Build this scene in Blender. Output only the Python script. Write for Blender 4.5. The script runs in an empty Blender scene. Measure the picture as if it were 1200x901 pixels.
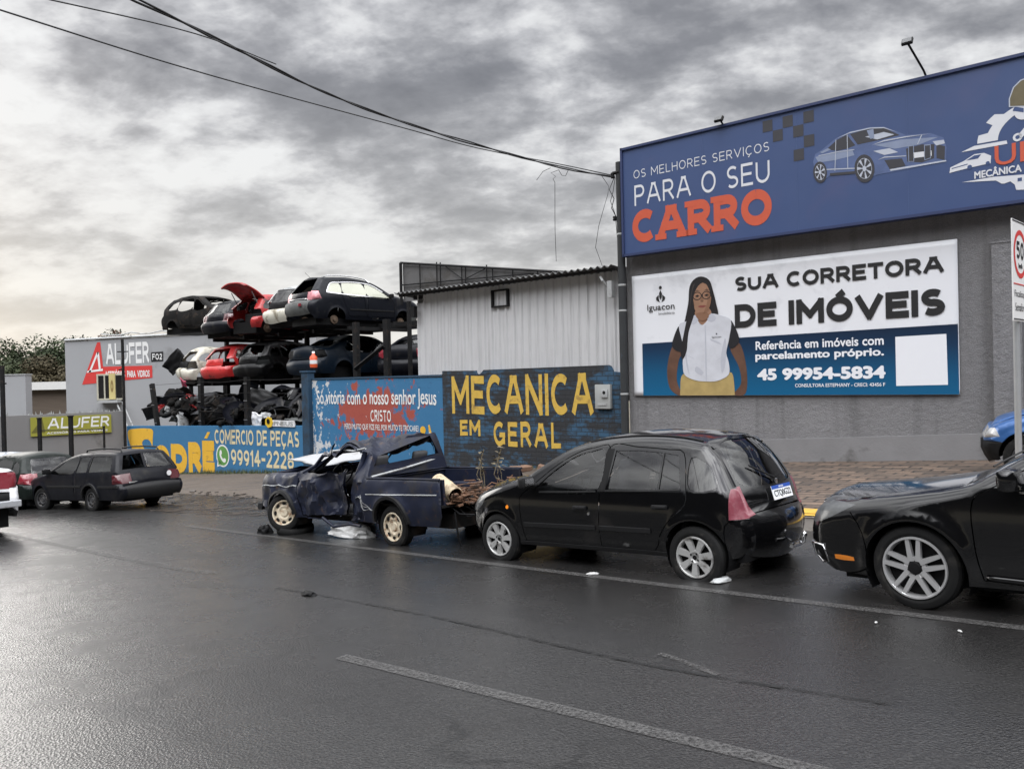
import bpy, bmesh, math, random
import numpy as np
from mathutils import Vector, Matrix
from mathutils.geometry import delaunay_2d_cdt, tessellate_polygon
from mathutils import noise as mnoise
R = math.radians
random.seed(7)
SC = bpy.context.scene
COL = SC.collection
# ------------------------------------------------------------------ camera
EYE = 1.62
FPX = 950.0
pitch, roll = math.atan(8.5 / FPX), R(1.37)
cam_d = bpy.data.cameras.new('camera')
cam = bpy.data.objects.new('camera', cam_d)
COL.objects.link(cam)
cam_d.sensor_width = 36.0
cam_d.lens = 36.0 * FPX / 1200.0
cam_d.clip_start, cam_d.clip_end = 0.05, 3000
cam.matrix_world = Matrix.Translation((0, 0, EYE)) @ (Matrix.Rotation(R(90) - pitch, 4, 'X') @ Matrix.Rotation(-roll, 4, 'Z'))
SC.camera = cam
# ------------------------------------------------------------------ exposure
SC.view_settings.view_transform = 'Standard'
SC.view_settings.look = 'None'
SC.view_settings.exposure = 0.0
SC.view_settings.gamma = 1.0
SC.view_settings.use_curve_mapping = False
SC.render.engine = 'CYCLES'
SC.cycles.max_bounces = 6
SC.cycles.transparent_max_bounces = 12
SC.cycles.use_denoising = True
# ------------------------------------------------------------------ world: broken overcast over a Nishita sky
SUN_EL, SUN_AZ = R(14), R(-45)      # azimuth of the sun measured from +Y towards +X
W = bpy.data.worlds.new('World')
SC.world = W
W.use_nodes = True
nt = W.node_tree
nt.nodes.clear()
def nd(tree, typ, **kw):
    n = tree.nodes.new(typ)
    for k, v in kw.items():
        if k in n.bl_rna.properties and not k.startswith('i_'):
            setattr(n, k, v)
        else:
            n.inputs[k[2:] if k.startswith('i_') else k].default_value = v
    return n
def mth(tree, op, a, b=None, clamp=False):
    n = tree.nodes.new('ShaderNodeMath'); n.operation = op; n.use_clamp = clamp
    for i, v in enumerate((a, b)):
        if v is None: continue
        if hasattr(v, 'is_output'): tree.links.new(v, n.inputs[i])
        else: n.inputs[i].default_value = v
    return n.outputs[0]
def mixc(tree, f, a, b, mode='MIX'):
    n = tree.nodes.new('ShaderNodeMix'); n.data_type = 'RGBA'; n.blend_type = mode
    for i, v in ((0, f), (6, a), (7, b)):
        if hasattr(v, 'is_output'): tree.links.new(v, n.inputs[i])
        elif isinstance(v, (int, float)): n.inputs[i].default_value = v
        else: n.inputs[i].default_value = (*v[:3], 1)
    return n.outputs[2]
def ramp(tree, fac, stops, interp='LINEAR'):
    n = tree.nodes.new('ShaderNodeValToRGB'); n.color_ramp.interpolation = interp
    cr = n.color_ramp
    while len(cr.elements) < len(stops): cr.elements.new(0.5)
    for e, (p, c) in zip(cr.elements, stops):
        e.position = p
        e.color = (c, c, c, 1) if isinstance(c, (int, float)) else (*c[:3], 1)
    tree.links.new(fac, n.inputs[0])
    return n.outputs[0]
def noise_n(tree, vec, scale, detail=4, rough=.55, dist=0.0):
    n = tree.nodes.new('ShaderNodeTexNoise')
    n.inputs['Scale'].default_value = scale; n.inputs['Detail'].default_value = detail
    n.inputs['Roughness'].default_value = rough; n.inputs['Distortion'].default_value = dist
    if vec is not None: tree.links.new(vec, n.inputs['Vector'])
    return n.outputs['Fac']
def build_world(t):
    tc = t.nodes.new('ShaderNodeTexCoord')
    sep = t.nodes.new('ShaderNodeSeparateXYZ'); t.links.new(tc.outputs['Generated'], sep.inputs[0])
    x, y, z = sep.outputs
    den = mth(t, 'ADD', mth(t, 'MAXIMUM', z, 0.0), 0.34)
    cx, cy = mth(t, 'DIVIDE', x, den), mth(t, 'DIVIDE', y, den)
    cmb = t.nodes.new('ShaderNodeCombineXYZ'); t.links.new(cx, cmb.inputs[0]); t.links.new(cy, cmb.inputs[1])
    mp = t.nodes.new('ShaderNodeMapping'); mp.inputs['Location'].default_value = (CLOUD_OFF[0], CLOUD_OFF[1], 0)
    mp.inputs['Rotation'].default_value = (0, 0, R(20)); mp.inputs['Scale'].default_value = (1.0, 1.25, 1)
    t.links.new(cmb.outputs[0], mp.inputs['Vector'])
    p = mp.outputs[0]
    big = noise_n(t, p, 1.45, 2, .5, .1)
    mid = noise_n(t, p, 4.4, 5, .55, .12)
    fin = noise_n(t, p, 13, 7, .62, .1)
    v = mth(t, 'ADD', mth(t, 'ADD', mth(t, 'MULTIPLY', big, .62), mth(t, 'MULTIPLY', mid, .80)), mth(t, 'MULTIPLY', fin, .28))
    v = mth(t, 'SUBTRACT', v, .375)
    cloud = ramp(t, v, [(.335, (.90, .91, .92)), (.41, (.76, .765, .78)), (.465, (.57, .575, .60)), (.53, (.395, .40, .425)), (.61, (.275, .28, .305)), (.80, (.17, .174, .195))])
    # thin bright band low over the horizon, brightest to the left of the view
    az = mth(t, 'ADD', mth(t, 'MULTIPLY', x, -0.62), mth(t, 'MULTIPLY', y, 0.78))
    low = mth(t, 'SUBTRACT', 1.0, mth(t, 'DIVIDE', mth(t, 'ABSOLUTE', mth(t, 'SUBTRACT', z, 0.02)), 0.34), True)
    glow = mth(t, 'MULTIPLY', mth(t, 'POWER', low, 1.25), mth(t, 'MULTIPLY', mth(t, 'SUBTRACT', az, 0.25, True), 1.25), True)
    cloud = mixc(t, mth(t, 'MULTIPLY', glow, .92), cloud, mixc(t, mid, (.90, .87, .81), (.72, .71, .69)))
    # cloud brightness raised overhead and behind the viewer to light the frontage
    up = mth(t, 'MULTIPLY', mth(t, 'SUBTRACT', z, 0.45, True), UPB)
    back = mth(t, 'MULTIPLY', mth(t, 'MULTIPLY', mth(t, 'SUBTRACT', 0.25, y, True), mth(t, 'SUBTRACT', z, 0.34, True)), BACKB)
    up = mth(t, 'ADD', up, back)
    sky = nd(t, 'ShaderNodeTexSky', sky_type='NISHITA', sun_disc=False, sun_elevation=SUN_EL, sun_rotation=SUN_AZ)
    skyc = mixc(t, 1.0, sky.outputs[0], (.10, .10, .10), 'MULTIPLY')
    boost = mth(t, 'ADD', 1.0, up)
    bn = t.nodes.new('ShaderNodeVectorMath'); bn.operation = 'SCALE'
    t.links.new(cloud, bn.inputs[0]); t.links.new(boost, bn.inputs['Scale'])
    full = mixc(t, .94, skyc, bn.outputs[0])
    # unseen dark band added behind and beside the viewer to darken car reflections
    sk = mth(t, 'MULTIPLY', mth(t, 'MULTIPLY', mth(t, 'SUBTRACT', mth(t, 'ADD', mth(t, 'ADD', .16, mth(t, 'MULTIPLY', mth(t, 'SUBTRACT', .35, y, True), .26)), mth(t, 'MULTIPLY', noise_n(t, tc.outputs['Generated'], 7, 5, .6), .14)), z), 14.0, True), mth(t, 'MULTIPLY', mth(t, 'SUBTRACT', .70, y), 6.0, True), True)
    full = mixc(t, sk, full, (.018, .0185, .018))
    below = mth(t, 'MULTIPLY', mth(t, 'SUBTRACT', 0.0, z, True), 12.0, True)
    full = mixc(t, below, full, (.06, .06, .06))
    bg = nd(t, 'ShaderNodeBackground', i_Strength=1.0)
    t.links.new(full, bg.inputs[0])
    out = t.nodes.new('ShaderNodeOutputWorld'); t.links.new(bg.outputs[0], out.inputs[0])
CLOUD_OFF = (21.7, 4.4)
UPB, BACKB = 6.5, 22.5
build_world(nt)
sun_d = bpy.data.lights.new('sun', 'SUN')
sun_d.energy, sun_d.angle, sun_d.color = .75, R(28), (1.0, .965, .92)
sun = bpy.data.objects.new('sun', sun_d); COL.objects.link(sun)
sv = Vector((math.sin(SUN_AZ) * math.cos(SUN_EL), math.cos(SUN_AZ) * math.cos(SUN_EL), math.sin(SUN_EL)))
sun.rotation_euler = (-sv).to_track_quat('-Z', 'Y').to_euler()

# ------------------------------------------------------------------ helpers
def tag(o, label=None, cat=None, group=None, kind=None):
    if label: o['label'] = label
    if cat: o['category'] = cat
    if group: o['group'] = group
    if kind: o['kind'] = kind
    return o
def empty(name, mat=None, label=None, cat=None, group=None):
    o = bpy.data.objects.new(name, None); COL.objects.link(o); o.empty_display_size = .2
    if mat is not None: o.matrix_world = mat
    return tag(o, label, cat, group)
def mesh(name, vs, fs, mats, parent=None, smooth=False, fm=None, mat=None):
    me = bpy.data.meshes.new(name)
    me.from_pydata([tuple(v) for v in vs], [], [tuple(f) for f in fs])
    for m in (mats if isinstance(mats, (list, tuple)) else [mats]): me.materials.append(m)
    if fm is not None: me.polygons.foreach_set('material_index', fm)
    if smooth: me.polygons.foreach_set('use_smooth', [True] * len(me.polygons))
    me.update()
    o = bpy.data.objects.new(name, me); COL.objects.link(o)
    if parent is not None: o.parent = parent
    if mat is not None: o.matrix_world = mat
    return o
class MB:
    """collects shapes for ONE mesh object"""
    def __init__(s): s.v, s.f, s.m = [], [], []
    def add(s, vs, fs, mi=0):
        b = len(s.v); s.v += [Vector(v) for v in vs]
        for f in fs: s.f.append([b + i for i in f]); s.m.append(mi)
        return s
    def box(s, c, d, mi=0, rot=None, bev=0.0):
        hx, hy, hz = d[0] / 2, d[1] / 2, d[2] / 2
        if bev:
            bm = bmesh.new(); bmesh.ops.create_cube(bm, size=1)
            bmesh.ops.scale(bm, vec=d, verts=bm.verts)
            bmesh.ops.bevel(bm, geom=bm.edges[:], offset=bev, segments=2, profile=.6, affect='EDGES')
            bm.verts.index_update()
            vs = [v.co.copy() for v in bm.verts]; fs = [[v.index for v in f.verts] for f in bm.faces]; bm.free()
        else:
            vs = [Vector((a * hx, b * hy, e * hz)) for a in (-1, 1) for b in (-1, 1) for e in (-1, 1)]
            fs = [(0, 1, 3, 2), (4, 6, 7, 5), (0, 4, 5, 1), (2, 3, 7, 6), (0, 2, 6, 4), (1, 5, 7, 3)]
        if rot is not None: vs = [rot @ v for v in vs]
        return s.add([v + Vector(c) for v in vs], fs, mi)
    def tube(s, pts, r, n=8, mi=0, cap=True, r2=None):
        pts = [Vector(p) for p in pts]; rings = []; up = Vector((0, 0, 1)); b = len(s.v)
        for i, p in enumerate(pts):
            t = (pts[min(i + 1, len(pts) - 1)] - pts[max(i - 1, 0)])
            t = t.normalized() if t.length > 1e-9 else Vector((0, 0, 1))
            a = t.cross(up) if abs(t.dot(up)) < .95 else t.cross(Vector((1, 0, 0)))
            a.normalize(); c = a.cross(t)
            rr = r if r2 is None else r + (r2 - r) * i / max(1, len(pts) - 1)
            s.v += [p + (a * math.cos(q) + c * math.sin(q)) * rr for q in [2 * math.pi * k / n for k in range(n)]]
        for i in range(len(pts) - 1):
            for k in range(n):
                s.f.append([b + i * n + k, b + i * n + (k + 1) % n, b + (i + 1) * n + (k + 1) % n, b + (i + 1) * n + k]); s.m.append(mi)
        if cap:
            s.f.append([b + k for k in range(n)]); s.m.append(mi)
            s.f.append([b + (len(pts) - 1) * n + k for k in reversed(range(n))]); s.m.append(mi)
        return s
    def lathe(s, prof, n=32, axis='y', c=(0, 0, 0), mi=0):
        b = len(s.v)
        for r, h in prof:
            for k in range(n):
                q = 2 * math.pi * k / n; a, d = r * math.cos(q), r * math.sin(q)
                s.v.append(Vector(c) + (Vector((a, h, d)) if axis == 'y' else Vector((a, d, h))))
        for i in range(len(prof) - 1):
            for k in range(n):
                s.f.append([b + i * n + k, b + i * n + (k + 1) % n, b + (i + 1) * n + (k + 1) % n, b + (i + 1) * n + k]); s.m.append(mi)
        return s
    def poly(s, pts, mi=0):
        pts = [Vector(p) for p in pts]
        return s.add(pts, tessellate_polygon([pts]), mi)
    def grid(s, f, nu, nv, mi=0):
        vs = [f(i / nu, j / nv) for i in range(nu + 1) for j in range(nv + 1)]
        fs = [(i * (nv + 1) + j, (i + 1) * (nv + 1) + j, (i + 1) * (nv + 1) + j + 1, i * (nv + 1) + j + 1) for i in range(nu) for j in range(nv)]
        return s.add(vs, fs, mi)
    def build(s, name, mats, parent=None, smooth=False, mat=None):
        return mesh(name, s.v, s.f, mats, parent, smooth, s.m, mat)
def autosmooth(o, ang=40):
    me = o.data
    me.polygons.foreach_set('use_smooth', [True] * len(me.polygons))
    try: me.set_sharp_from_angle(angle=R(ang))
    except Exception: pass
    return o
# materials ----------------------------------------------------------------
MATS = {}
def pbr(name, base, rough=.5, metal=0.0, var=.12, vscale=6.0, bump=0.0, bscale=60.0, coat=0.0, dirt=None, wear=None, spec=.5, rvar=0.0, stretch=None, alpha_wear=None):
    if name in MATS: return MATS[name]
    m = bpy.data.materials.new(name); m.use_nodes = True; t = m.node_tree; t.nodes.clear()
    out = t.nodes.new('ShaderNodeOutputMaterial'); b = t.nodes.new('ShaderNodeBsdfPrincipled')
    t.links.new(b.outputs[0], out.inputs[0])
    tc = t.nodes.new('ShaderNodeTexCoord'); vec = tc.outputs['Object']
    if stretch:
        mp = t.nodes.new('ShaderNodeMapping'); mp.inputs['Scale'].default_value = stretch; t.links.new(vec, mp.inputs[0]); vec = mp.outputs[0]
    base = tuple(base)
    col = mixc(t, noise_n(t, vec, vscale, 5, .6), tuple(c * (1 - var) for c in base), tuple(min(1, c * (1 + var)) for c in base))
    for q in (dirt, wear):
        if q:   # (colour, amount 0..1, scale)
            f = ramp(t, noise_n(t, vec, q[2], 7, .62, .3), [(max(0, .66 - q[1] * .45), 0.0), (min(1, .76 - q[1] * .30), 1.0)])
            col = mixc(t, f, col, q[0])
    t.links.new(col, b.inputs['Base Color'])
    b.inputs['Metallic'].default_value = metal
    b.inputs['Roughness'].default_value = rough
    if rvar:
        rr = mth(t, 'ADD', mth(t, 'MULTIPLY', noise_n(t, vec, vscale * 1.7, 5, .6), 2 * rvar), rough - rvar, True)
        t.links.new(rr, b.inputs['Roughness'])
    b.inputs['Specular IOR Level'].default_value = spec
    b.inputs['Coat Weight'].default_value = coat; b.inputs['Coat Roughness'].default_value = .06
    if bump:
        bn = t.nodes.new('ShaderNodeBump'); bn.inputs['Strength'].default_value = bump; bn.inputs['Distance'].default_value = .02
        t.links.new(noise_n(t, vec, bscale, 5, .65), bn.inputs['Height']); t.links.new(bn.outputs[0], b.inputs['Normal'])
    if alpha_wear:
        f = ramp(t, noise_n(t, vec, alpha_wear[1], 6, .65), [(alpha_wear[0] - (alpha_wear[2] if len(alpha_wear) > 2 else .03), 0.0), (alpha_wear[0] + (alpha_wear[2] if len(alpha_wear) > 2 else .03), 1.0)])
        t.links.new(f, b.inputs['Alpha'])
    MATS[name] = m
    return m
def glass(name, tint=(.25, .27, .28), refl=.9, rough=.02):
    if name in MATS: return MATS[name]
    m = bpy.data.materials.new(name); m.use_nodes = True; t = m.node_tree; t.nodes.clear()
    out = t.nodes.new('ShaderNodeOutputMaterial')
    tr = t.nodes.new('ShaderNodeBsdfTransparent'); tr.inputs[0].default_value = (*tint, 1)
    gl = t.nodes.new('ShaderNodeBsdfGlossy'); gl.inputs['Roughness'].default_value = rough
    gl.inputs[0].default_value = (refl, refl, refl, 1)
    fr = t.nodes.new('ShaderNodeFresnel'); fr.inputs[0].default_value = 1.5
    mx = t.nodes.new('ShaderNodeMixShader')
    t.links.new(mth(t, 'ADD', fr.outputs[0], .03, True), mx.inputs[0]); t.links.new(tr.outputs[0], mx.inputs[1]); t.links.new(gl.outputs[0], mx.inputs[2])
    t.links.new(mx.outputs[0], out.inputs[0]); MATS[name] = m
    return m
# the street: everything descends 6 % to the far left
SL = .06
def along(x, y): return -.70711 * x + .70711 * y
def across(x, y): return .70711 * x + .70711 * y
def flat_a(a):
    if a > 46: a = 46 + 6 * math.tanh((a - 46) / 6)
    if a < -40: a = -40 - 6 * math.tanh((-40 - a) / 6)
    return a
def ground(x, y): return -SL * flat_a(along(x, y))
def an(a, n): return (-.70711 * a + .70711 * n, .70711 * a + .70711 * n)
# frontage line
TH = R(40.7)
WPX, WPY = 5.3749, 15.248
WALLM = Matrix.Translation((WPX, WPY, 0)) @ Matrix.Rotation(-TH, 4, 'Z')
def wl(t, y, z=0.0): return WALLM @ Vector((t, y, z))
def wallm(t, y=0.0, z=0.0): return WALLM @ Matrix.Translation((t, y, z))
def gz(t, y=0.0):
    p = wl(t, y); return ground(p.x, p.y)
def base_rise(t):   # the forecourt rises a little to the frontage
    return float(np.interp(t, [-40, -28, -15, -9.5, -2, 3, 20], [.10, .10, .15, .19, .33, .33, .33]))
def wbase(t): return gz(t) + base_rise(t)
# lettering ----------------------------------------------------------------
_tmp = {}
def text_geo(s, bold=0.0, shear=0.0, res=3, space=1.0):
    cu = bpy.data.curves.new('t', 'FONT'); cu.body = s; cu.size = 1.0; cu.offset = bold; cu.shear = shear; cu.resolution_u = res
    cu.space_character = space; cu.fill_mode = 'FRONT'
    o = bpy.data.objects.new('t', cu); COL.objects.link(o)
    dg = bpy.context.evaluated_depsgraph_get(); dg.update()
    me = bpy.data.meshes.new_from_object(o.evaluated_get(dg))
    vs = [v.co.copy() for v in me.vertices]; fs = [list(p.vertices) for p in me.polygons]
    bpy.data.objects.remove(o); bpy.data.curves.remove(cu); bpy.data.meshes.remove(me)
    return vs, fs
def text_into(mb, s, x0, x1, z0, z1, y=-.004, bold=0.0, mi=0, shear=0.0, res=3, space=1.0, warp=None):
    vs, fs = text_geo(s, bold, shear, res, space)
    ax, bx = min(v.x for v in vs), max(v.x for v in vs); ay, by = min(v.y for v in vs), max(v.y for v in vs)
    out = []
    for v in vs:
        p = Vector((x0 + (v.x - ax) / (bx - ax) * (x1 - x0), y, z0 + (v.y - ay) / (by - ay) * (z1 - z0)))
        if warp: p = warp(p)
        out.append(p)
    mb.add(out, fs, mi)
def flat(mb, pts, y, mi=0): mb.poly([(p[0], y, p[1]) for p in pts], mi)
def disc(mb, cx, cz, r, y, mi=0, n=24, rz=None): flat(mb, [(cx + r * math.cos(2 * math.pi * k / n), cz + (rz or r) * math.sin(2 * math.pi * k / n)) for k in range(n)], y, mi)
def catmull(pts, step=.05, closed=False):
    P = [np.array(p, float) for p in pts]; out = []; n = len(P)
    rng = range(n if closed else n - 1)
    for i in rng:
        p1, p2 = P[i], P[(i + 1) % n]
        if np.linalg.norm(p2 - p1) < 1e-6: continue
        p0 = P[(i - 1) % n] if (closed or i > 0) else p1 - (p2 - p1)
        p3 = P[(i + 2) % n] if (closed or i + 2 < n) else p2 + (p2 - p1)
        d1 = np.linalg.norm(p2 - p1)
        if np.linalg.norm(p1 - p0) < 1e-6: p0 = p1 - (p2 - p1)
        if np.linalg.norm(p3 - p2) < 1e-6: p3 = p2 + (p2 - p1)
        t1 = (p2 - p0) / (np.linalg.norm(p1 - p0) ** .5 + d1 ** .5) * d1 ** .5
        t2 = (p3 - p1) / (np.linalg.norm(p3 - p2) ** .5 + d1 ** .5) * d1 ** .5
        k = max(1, int(round(d1 / step)))
        for j in range(k):
            u = j / k
            out.append((2 * u**3 - 3 * u**2 + 1) * p1 + (u**3 - 2 * u**2 + u) * t1 + (-2 * u**3 + 3 * u**2) * p2 + (u**3 - u**2) * t2)
    if not closed: out.append(P[-1])
    return np.array(out)
# heavy lettering: plain text is thickened with shifted copies, sign capitals are drawn as brush strokes -------------
def text_into(mb, s, x0, x1, z0, z1, y=-.004, bold=0.0, mi=0, shear=0.0, res=3, space=1.0, warp=None):
    vs, fs = text_geo(s, 0.0, shear, res, space)
    ax, bx = min(v.x for v in vs), max(v.x for v in vs); ay, by = min(v.y for v in vs), max(v.y for v in vs)
    d = bold * 1.1; sx = (x1 - x0) / (bx - ax + 2 * d); sz = (z1 - z0) / (by - ay + 2 * d)
    sh = [(0, 0)] + ([(d * math.cos(a), d * math.sin(a)) for a in np.linspace(0, 2 * math.pi, 9)[:-1]] if bold else [])
    for k, (ex, ez) in enumerate(sh):
        out = []
        for v in vs:
            p = Vector((x0 + (v.x - ax + d + ex) * sx, y - .0003 * k, z0 + (v.y - ay + d + ez) * sz))
            out.append(warp(p) if warp else p)
        mb.add(out, fs, mi)
def _arc(cx, cy, rx, ry, a0, a1, n=14): return [(cx + rx * math.cos(R(a)), cy + ry * math.sin(R(a))) for a in np.linspace(a0, a1, n)]
GL = {
 'A': (.95, [[(0, 0), (.40, 1)], [(.55, 1), (.95, 0)], [(.36, .985), (.59, .985)], [(.17, .34), (.78, .34)]]),
 'C': (.80, [_arc(.45, .5, .45, .5, 48, 312, 22)]),
 'D': (.80, [[(0, 0), (0, 1)], [(0, 1), (.3, 1)] + _arc(.35, .5, .45, .5, 90, -90, 18) + [(.3, 0), (0, 0)]]),
 'E': (.66, [[(0, 0), (0, 1)], [(0, 1), (.66, 1)], [(0, .52), (.58, .52)], [(0, 0), (.66, 0)]]),
 'F': (.64, [[(0, 0), (0, 1)], [(0, 1), (.64, 1)], [(0, .50), (.55, .50)]]),
 'G': (.85, [_arc(.45, .5, .45, .5, 50, 330, 22), [(.86, .10), (.86, .45)], [(.55, .45), (.88, .45)]]),
 'H': (.78, [[(0, 0), (0, 1)], [(.78, 0), (.78, 1)], [(0, .52), (.78, .52)]]), 'B': (.7, [[(0, 0), (0, 1)], [(0, 1), (.38, 1)] + _arc(.4, .75, .26, .25, 90, -90, 10) + [(0, .5)], [(.38, .5)] + _arc(.4, .25, .3, .25, 90, -90, 10) + [(0, 0)]]),
 'I': (.0, [[(0, 0), (0, 1)]]), 'L': (.6, [[(0, 0), (0, 1)], [(0, 0), (.6, 0)]]),
 'M': (1.0, [[(0, 0), (0, 1)], [(0.02, 1), (.5, .30)], [(.5, .30), (.98, 1)], [(1, 0), (1, 1)]]),
 'N': (.80, [[(0, 0), (0, 1)], [(0.02, 1), (.78, 0)], [(.80, 0), (.80, 1)]]),
 'O': (.90, [_arc(.45, .5, .45, .5, 90, 450, 30)]),
 'P': (.68, [[(0, 0), (0, 1)], [(0, 1), (.38, 1)] + _arc(.40, .73, .28, .27, 90, -90, 12) + [(.38, .46), (0, .46)]]),
 'R': (.72, [[(0, 0), (0, 1)], [(0, 1), (.38, 1)] + _arc(.40, .73, .28, .27, 90, -90, 12) + [(.38, .46), (0, .46)], [(.36, .46), (.72, 0)]]),
 'S': (.66, [_arc(.33, .745, .31, .255, 38, 262, 14) + _arc(.33, .255, .33, .245, 84, -140, 14)]),
 'T': (.74, [[(.37, 0), (.37, 1)], [(0, 1), (.74, 1)]]), 'U': (.78, [[(0, 1), (0, .38)] + _arc(.39, .38, .39, .38, 180, 360, 14) + [(.78, .38), (.78, 1)]]),
 'V': (.90, [[(0, 1), (.45, 0)], [(.45, 0), (.90, 1)]]), '-': (.34, [[(0, .45), (.34, .45)]]),
 '0': (.62, [_arc(.31, .5, .31, .5, 90, 450, 26)]), '1': (.22, [[(.22, 0), (.22, 1)], [(.22, 1), (.0, .80)]]),
 '2': (.60, [_arc(.30, .72, .29, .28, 165, -30, 14) + [(.02, .0)], [(.0, 0), (.6, 0)]]), '4': (.66, [[(.46, 0), (.46, 1)], [(.46, 1), (0, .30)], [(0, .28), (.66, .28)]]),
 '8': (.60, [_arc(.30, .75, .26, .25, -90, 270, 18), _arc(.30, .25, .30, .25, 90, 450, 18)]), '9': (.62, [_arc(.31, .68, .31, .32, 0, 360, 20), [(.62, .68), (.60, .40), (.46, .12), (.20, .0)]]),
 '3': (.6, [_arc(.28, .75, .28, .25, 150, -80, 12) + _arc(.28, .26, .32, .26, 80, -150, 12)]), '5': (.6, [[(.56, 1), (.08, 1)], [(.08, 1), (.05, .55)] + _arc(.28, .32, .32, .30, 120, -150, 14)]),
}
GL['Ç'] = (GL['C'][0], GL['C'][1] + [[(.45, 0), (.47, -.12), (.38, -.24), (.26, -.24)]]); GL['Ó'] = (GL['O'][0], GL['O'][1] + [[(.42, 1.20), (.58, 1.36)]]); GL['É'] = (GL['E'][0], GL['E'][1] + [[(.28, 1.18), (.46, 1.36)]])
def signs(mb, s, x0, x1, z0, z1, y=-.004, w=.16, mi=0, gap=.20, warp=None, jitter=0.0, slab=0.0, seed=0, fat=1.0):
    """capitals between x0..x1 on a line z0..z1 (accents stick out); w is the stroke width in letter heights, gap the space between letters"""
    rnd = random.Random(seed + len(s)); H = 1 - w; pos = 0; L = []
    for ch in s:
        if ch == ' ': pos += .38 + gap; continue
        wd, st = GL[ch]; wd *= fat; L.append((pos + w / 2, ch, fat)); pos += wd + w + gap
    tot = pos - gap; kx = (x1 - x0) / tot; kz = z1 - z0; k = 0
    for px, ch, ft in L:
        dy = rnd.uniform(-jitter, jitter); sc = 1 + rnd.uniform(-jitter, jitter)
        for stt in GL[ch][1]:
            P = np.array([(px + a * ft, (w / 2 + b * H) * sc + dy) for a, b in stt])
            straight = len(P) == 2
            if straight:
                d = P[1] - P[0]; d /= np.linalg.norm(d)
                P = np.array([P[0] - d * w * (.5 if abs(d[0]) < .05 or abs(d[1]) < .05 else .34), P[1] + d * w * (.5 if abs(d[0]) < .05 or abs(d[1]) < .05 else .34)])
            Q = buf(P, w * (1.0 if straight or True else 1)); n = len(P)
            vs = []
            for q in Q:
                v = Vector((x0 + q[0] * kx, y - .0003 * (k % 9), z0 + min(max(q[1], -.6), 1.6) * kz)); vs.append(warp(v) if warp else v)
            mb.add(vs, [(i, i + 1, 2 * n - 2 - i, 2 * n - 1 - i) for i in range(n - 1)], mi); k += 1
            if slab:
                for e in (0, -1):
                    a, b = stt[e]
                    if abs(stt[0][1] - stt[-1][1]) > .6 and straight and not (ch == 'A' and b > .5) and (b < .02 or b > .98):
                        c = px + a * ft; zz = (w * .32 if b < .5 else 1 - w * .32)
                        vs = [Vector((x0 + (c + i * slab) * kx, y - .003, z0 + (zz + j * w * .32) * kz)) for i, j in ((-1, -1), (1, -1), (1, 1), (-1, 1))]
                        mb.add([warp(v) if warp else v for v in vs], [(0, 1, 2, 3)], mi)
def buf(line, w):
    line = [np.array(p, float) for p in line]; L, Rr = [], []
    for i, p in enumerate(line):
        t = line[min(i + 1, len(line) - 1)] - line[max(i - 1, 0)]; t /= np.linalg.norm(t) + 1e-9
        n = np.array([-t[1], t[0]]) * w / 2; L.append(p + n); Rr.append(p - n)
    return np.array(L + Rr[::-1])
# ------------------------------------------------------------------ vehicles: a body is drawn in side view and lofted over a half-width surface
def pip(P, poly):
    x, y = P[:, 0], P[:, 1]; ins = np.zeros(len(P), bool); n = len(poly)
    for i in range(n):
        x1, y1 = poly[i]; x2, y2 = poly[(i + 1) % n]
        if y1 == y2: continue
        c = ((y1 > y) != (y2 > y)) & (x < (x2 - x1) * (y - y1) / (y2 - y1) + x1)
        ins ^= c
    return ins
def dist_poly(P, line):
    best = np.full(len(P), 1e9)
    for i in range(len(line) - 1):
        a, b = line[i], line[i + 1]; d = b - a; L = d @ d
        t = np.clip(((P - a) @ d) / (L + 1e-12), 0, 1)
        best = np.minimum(best, np.linalg.norm(P - a - t[:, None] * d, axis=1))
    return best
def cdt_regions(outline, regions, steiner, default):
    V, E = [], []
    segs = []
    for loop in [outline] + [np.array(r[1], float) for r in regions]:
        b = len(V); k = len(loop)
        V += [Vector((float(p[0]), float(p[1]))) for p in loop]
        E += [(b + i, b + (i + 1) % k) for i in range(k)]
        segs.append(np.vstack([loop, loop[:1]]))
    S = steiner[pip(steiner, outline)]
    d = np.full(len(S), 1e9)
    for s in segs: d = np.minimum(d, dist_poly(S, s))
    S = S[d > .008]
    V += [Vector((float(p[0]), float(p[1]))) for p in S]
    vo, eo, fo, _, _, _ = delaunay_2d_cdt(V, E, [], 0, 1e-6)
    P = np.array([(v.x, v.y) for v in vo]); F = np.array([list(f) for f in fo])
    Cn = P[F].mean(axis=1)
    keys = np.array([default] * len(F), dtype=object)
    done = np.zeros(len(F), bool)
    inside = pip(Cn, outline)
    for k, poly in regions:
        m = pip(Cn, np.array(poly, float)) & ~done
        keys[m] = k; done |= m
    res = {}
    for k in set(keys[inside]):
        if k == '': continue
        res[k] = F[inside & (keys == k)]
    return P, res
def buf(line, w):
    line = [np.array(p, float) for p in line]; L, Rr = [], []
    for i, p in enumerate(line):
        t = line[min(i + 1, len(line) - 1)] - line[max(i - 1, 0)]; t /= np.linalg.norm(t) + 1e-9
        n = np.array([-t[1], t[0]]) * w / 2; L.append(p + n); Rr.append(p - n)
    return np.array(L + Rr[::-1])
def circ(cx, cz, r, n=28, fl=1.0): return np.array([(cx + r * math.cos(2 * math.pi * k / n), cz + r * fl * math.sin(2 * math.pi * k / n)) for k in range(n)])
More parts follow.
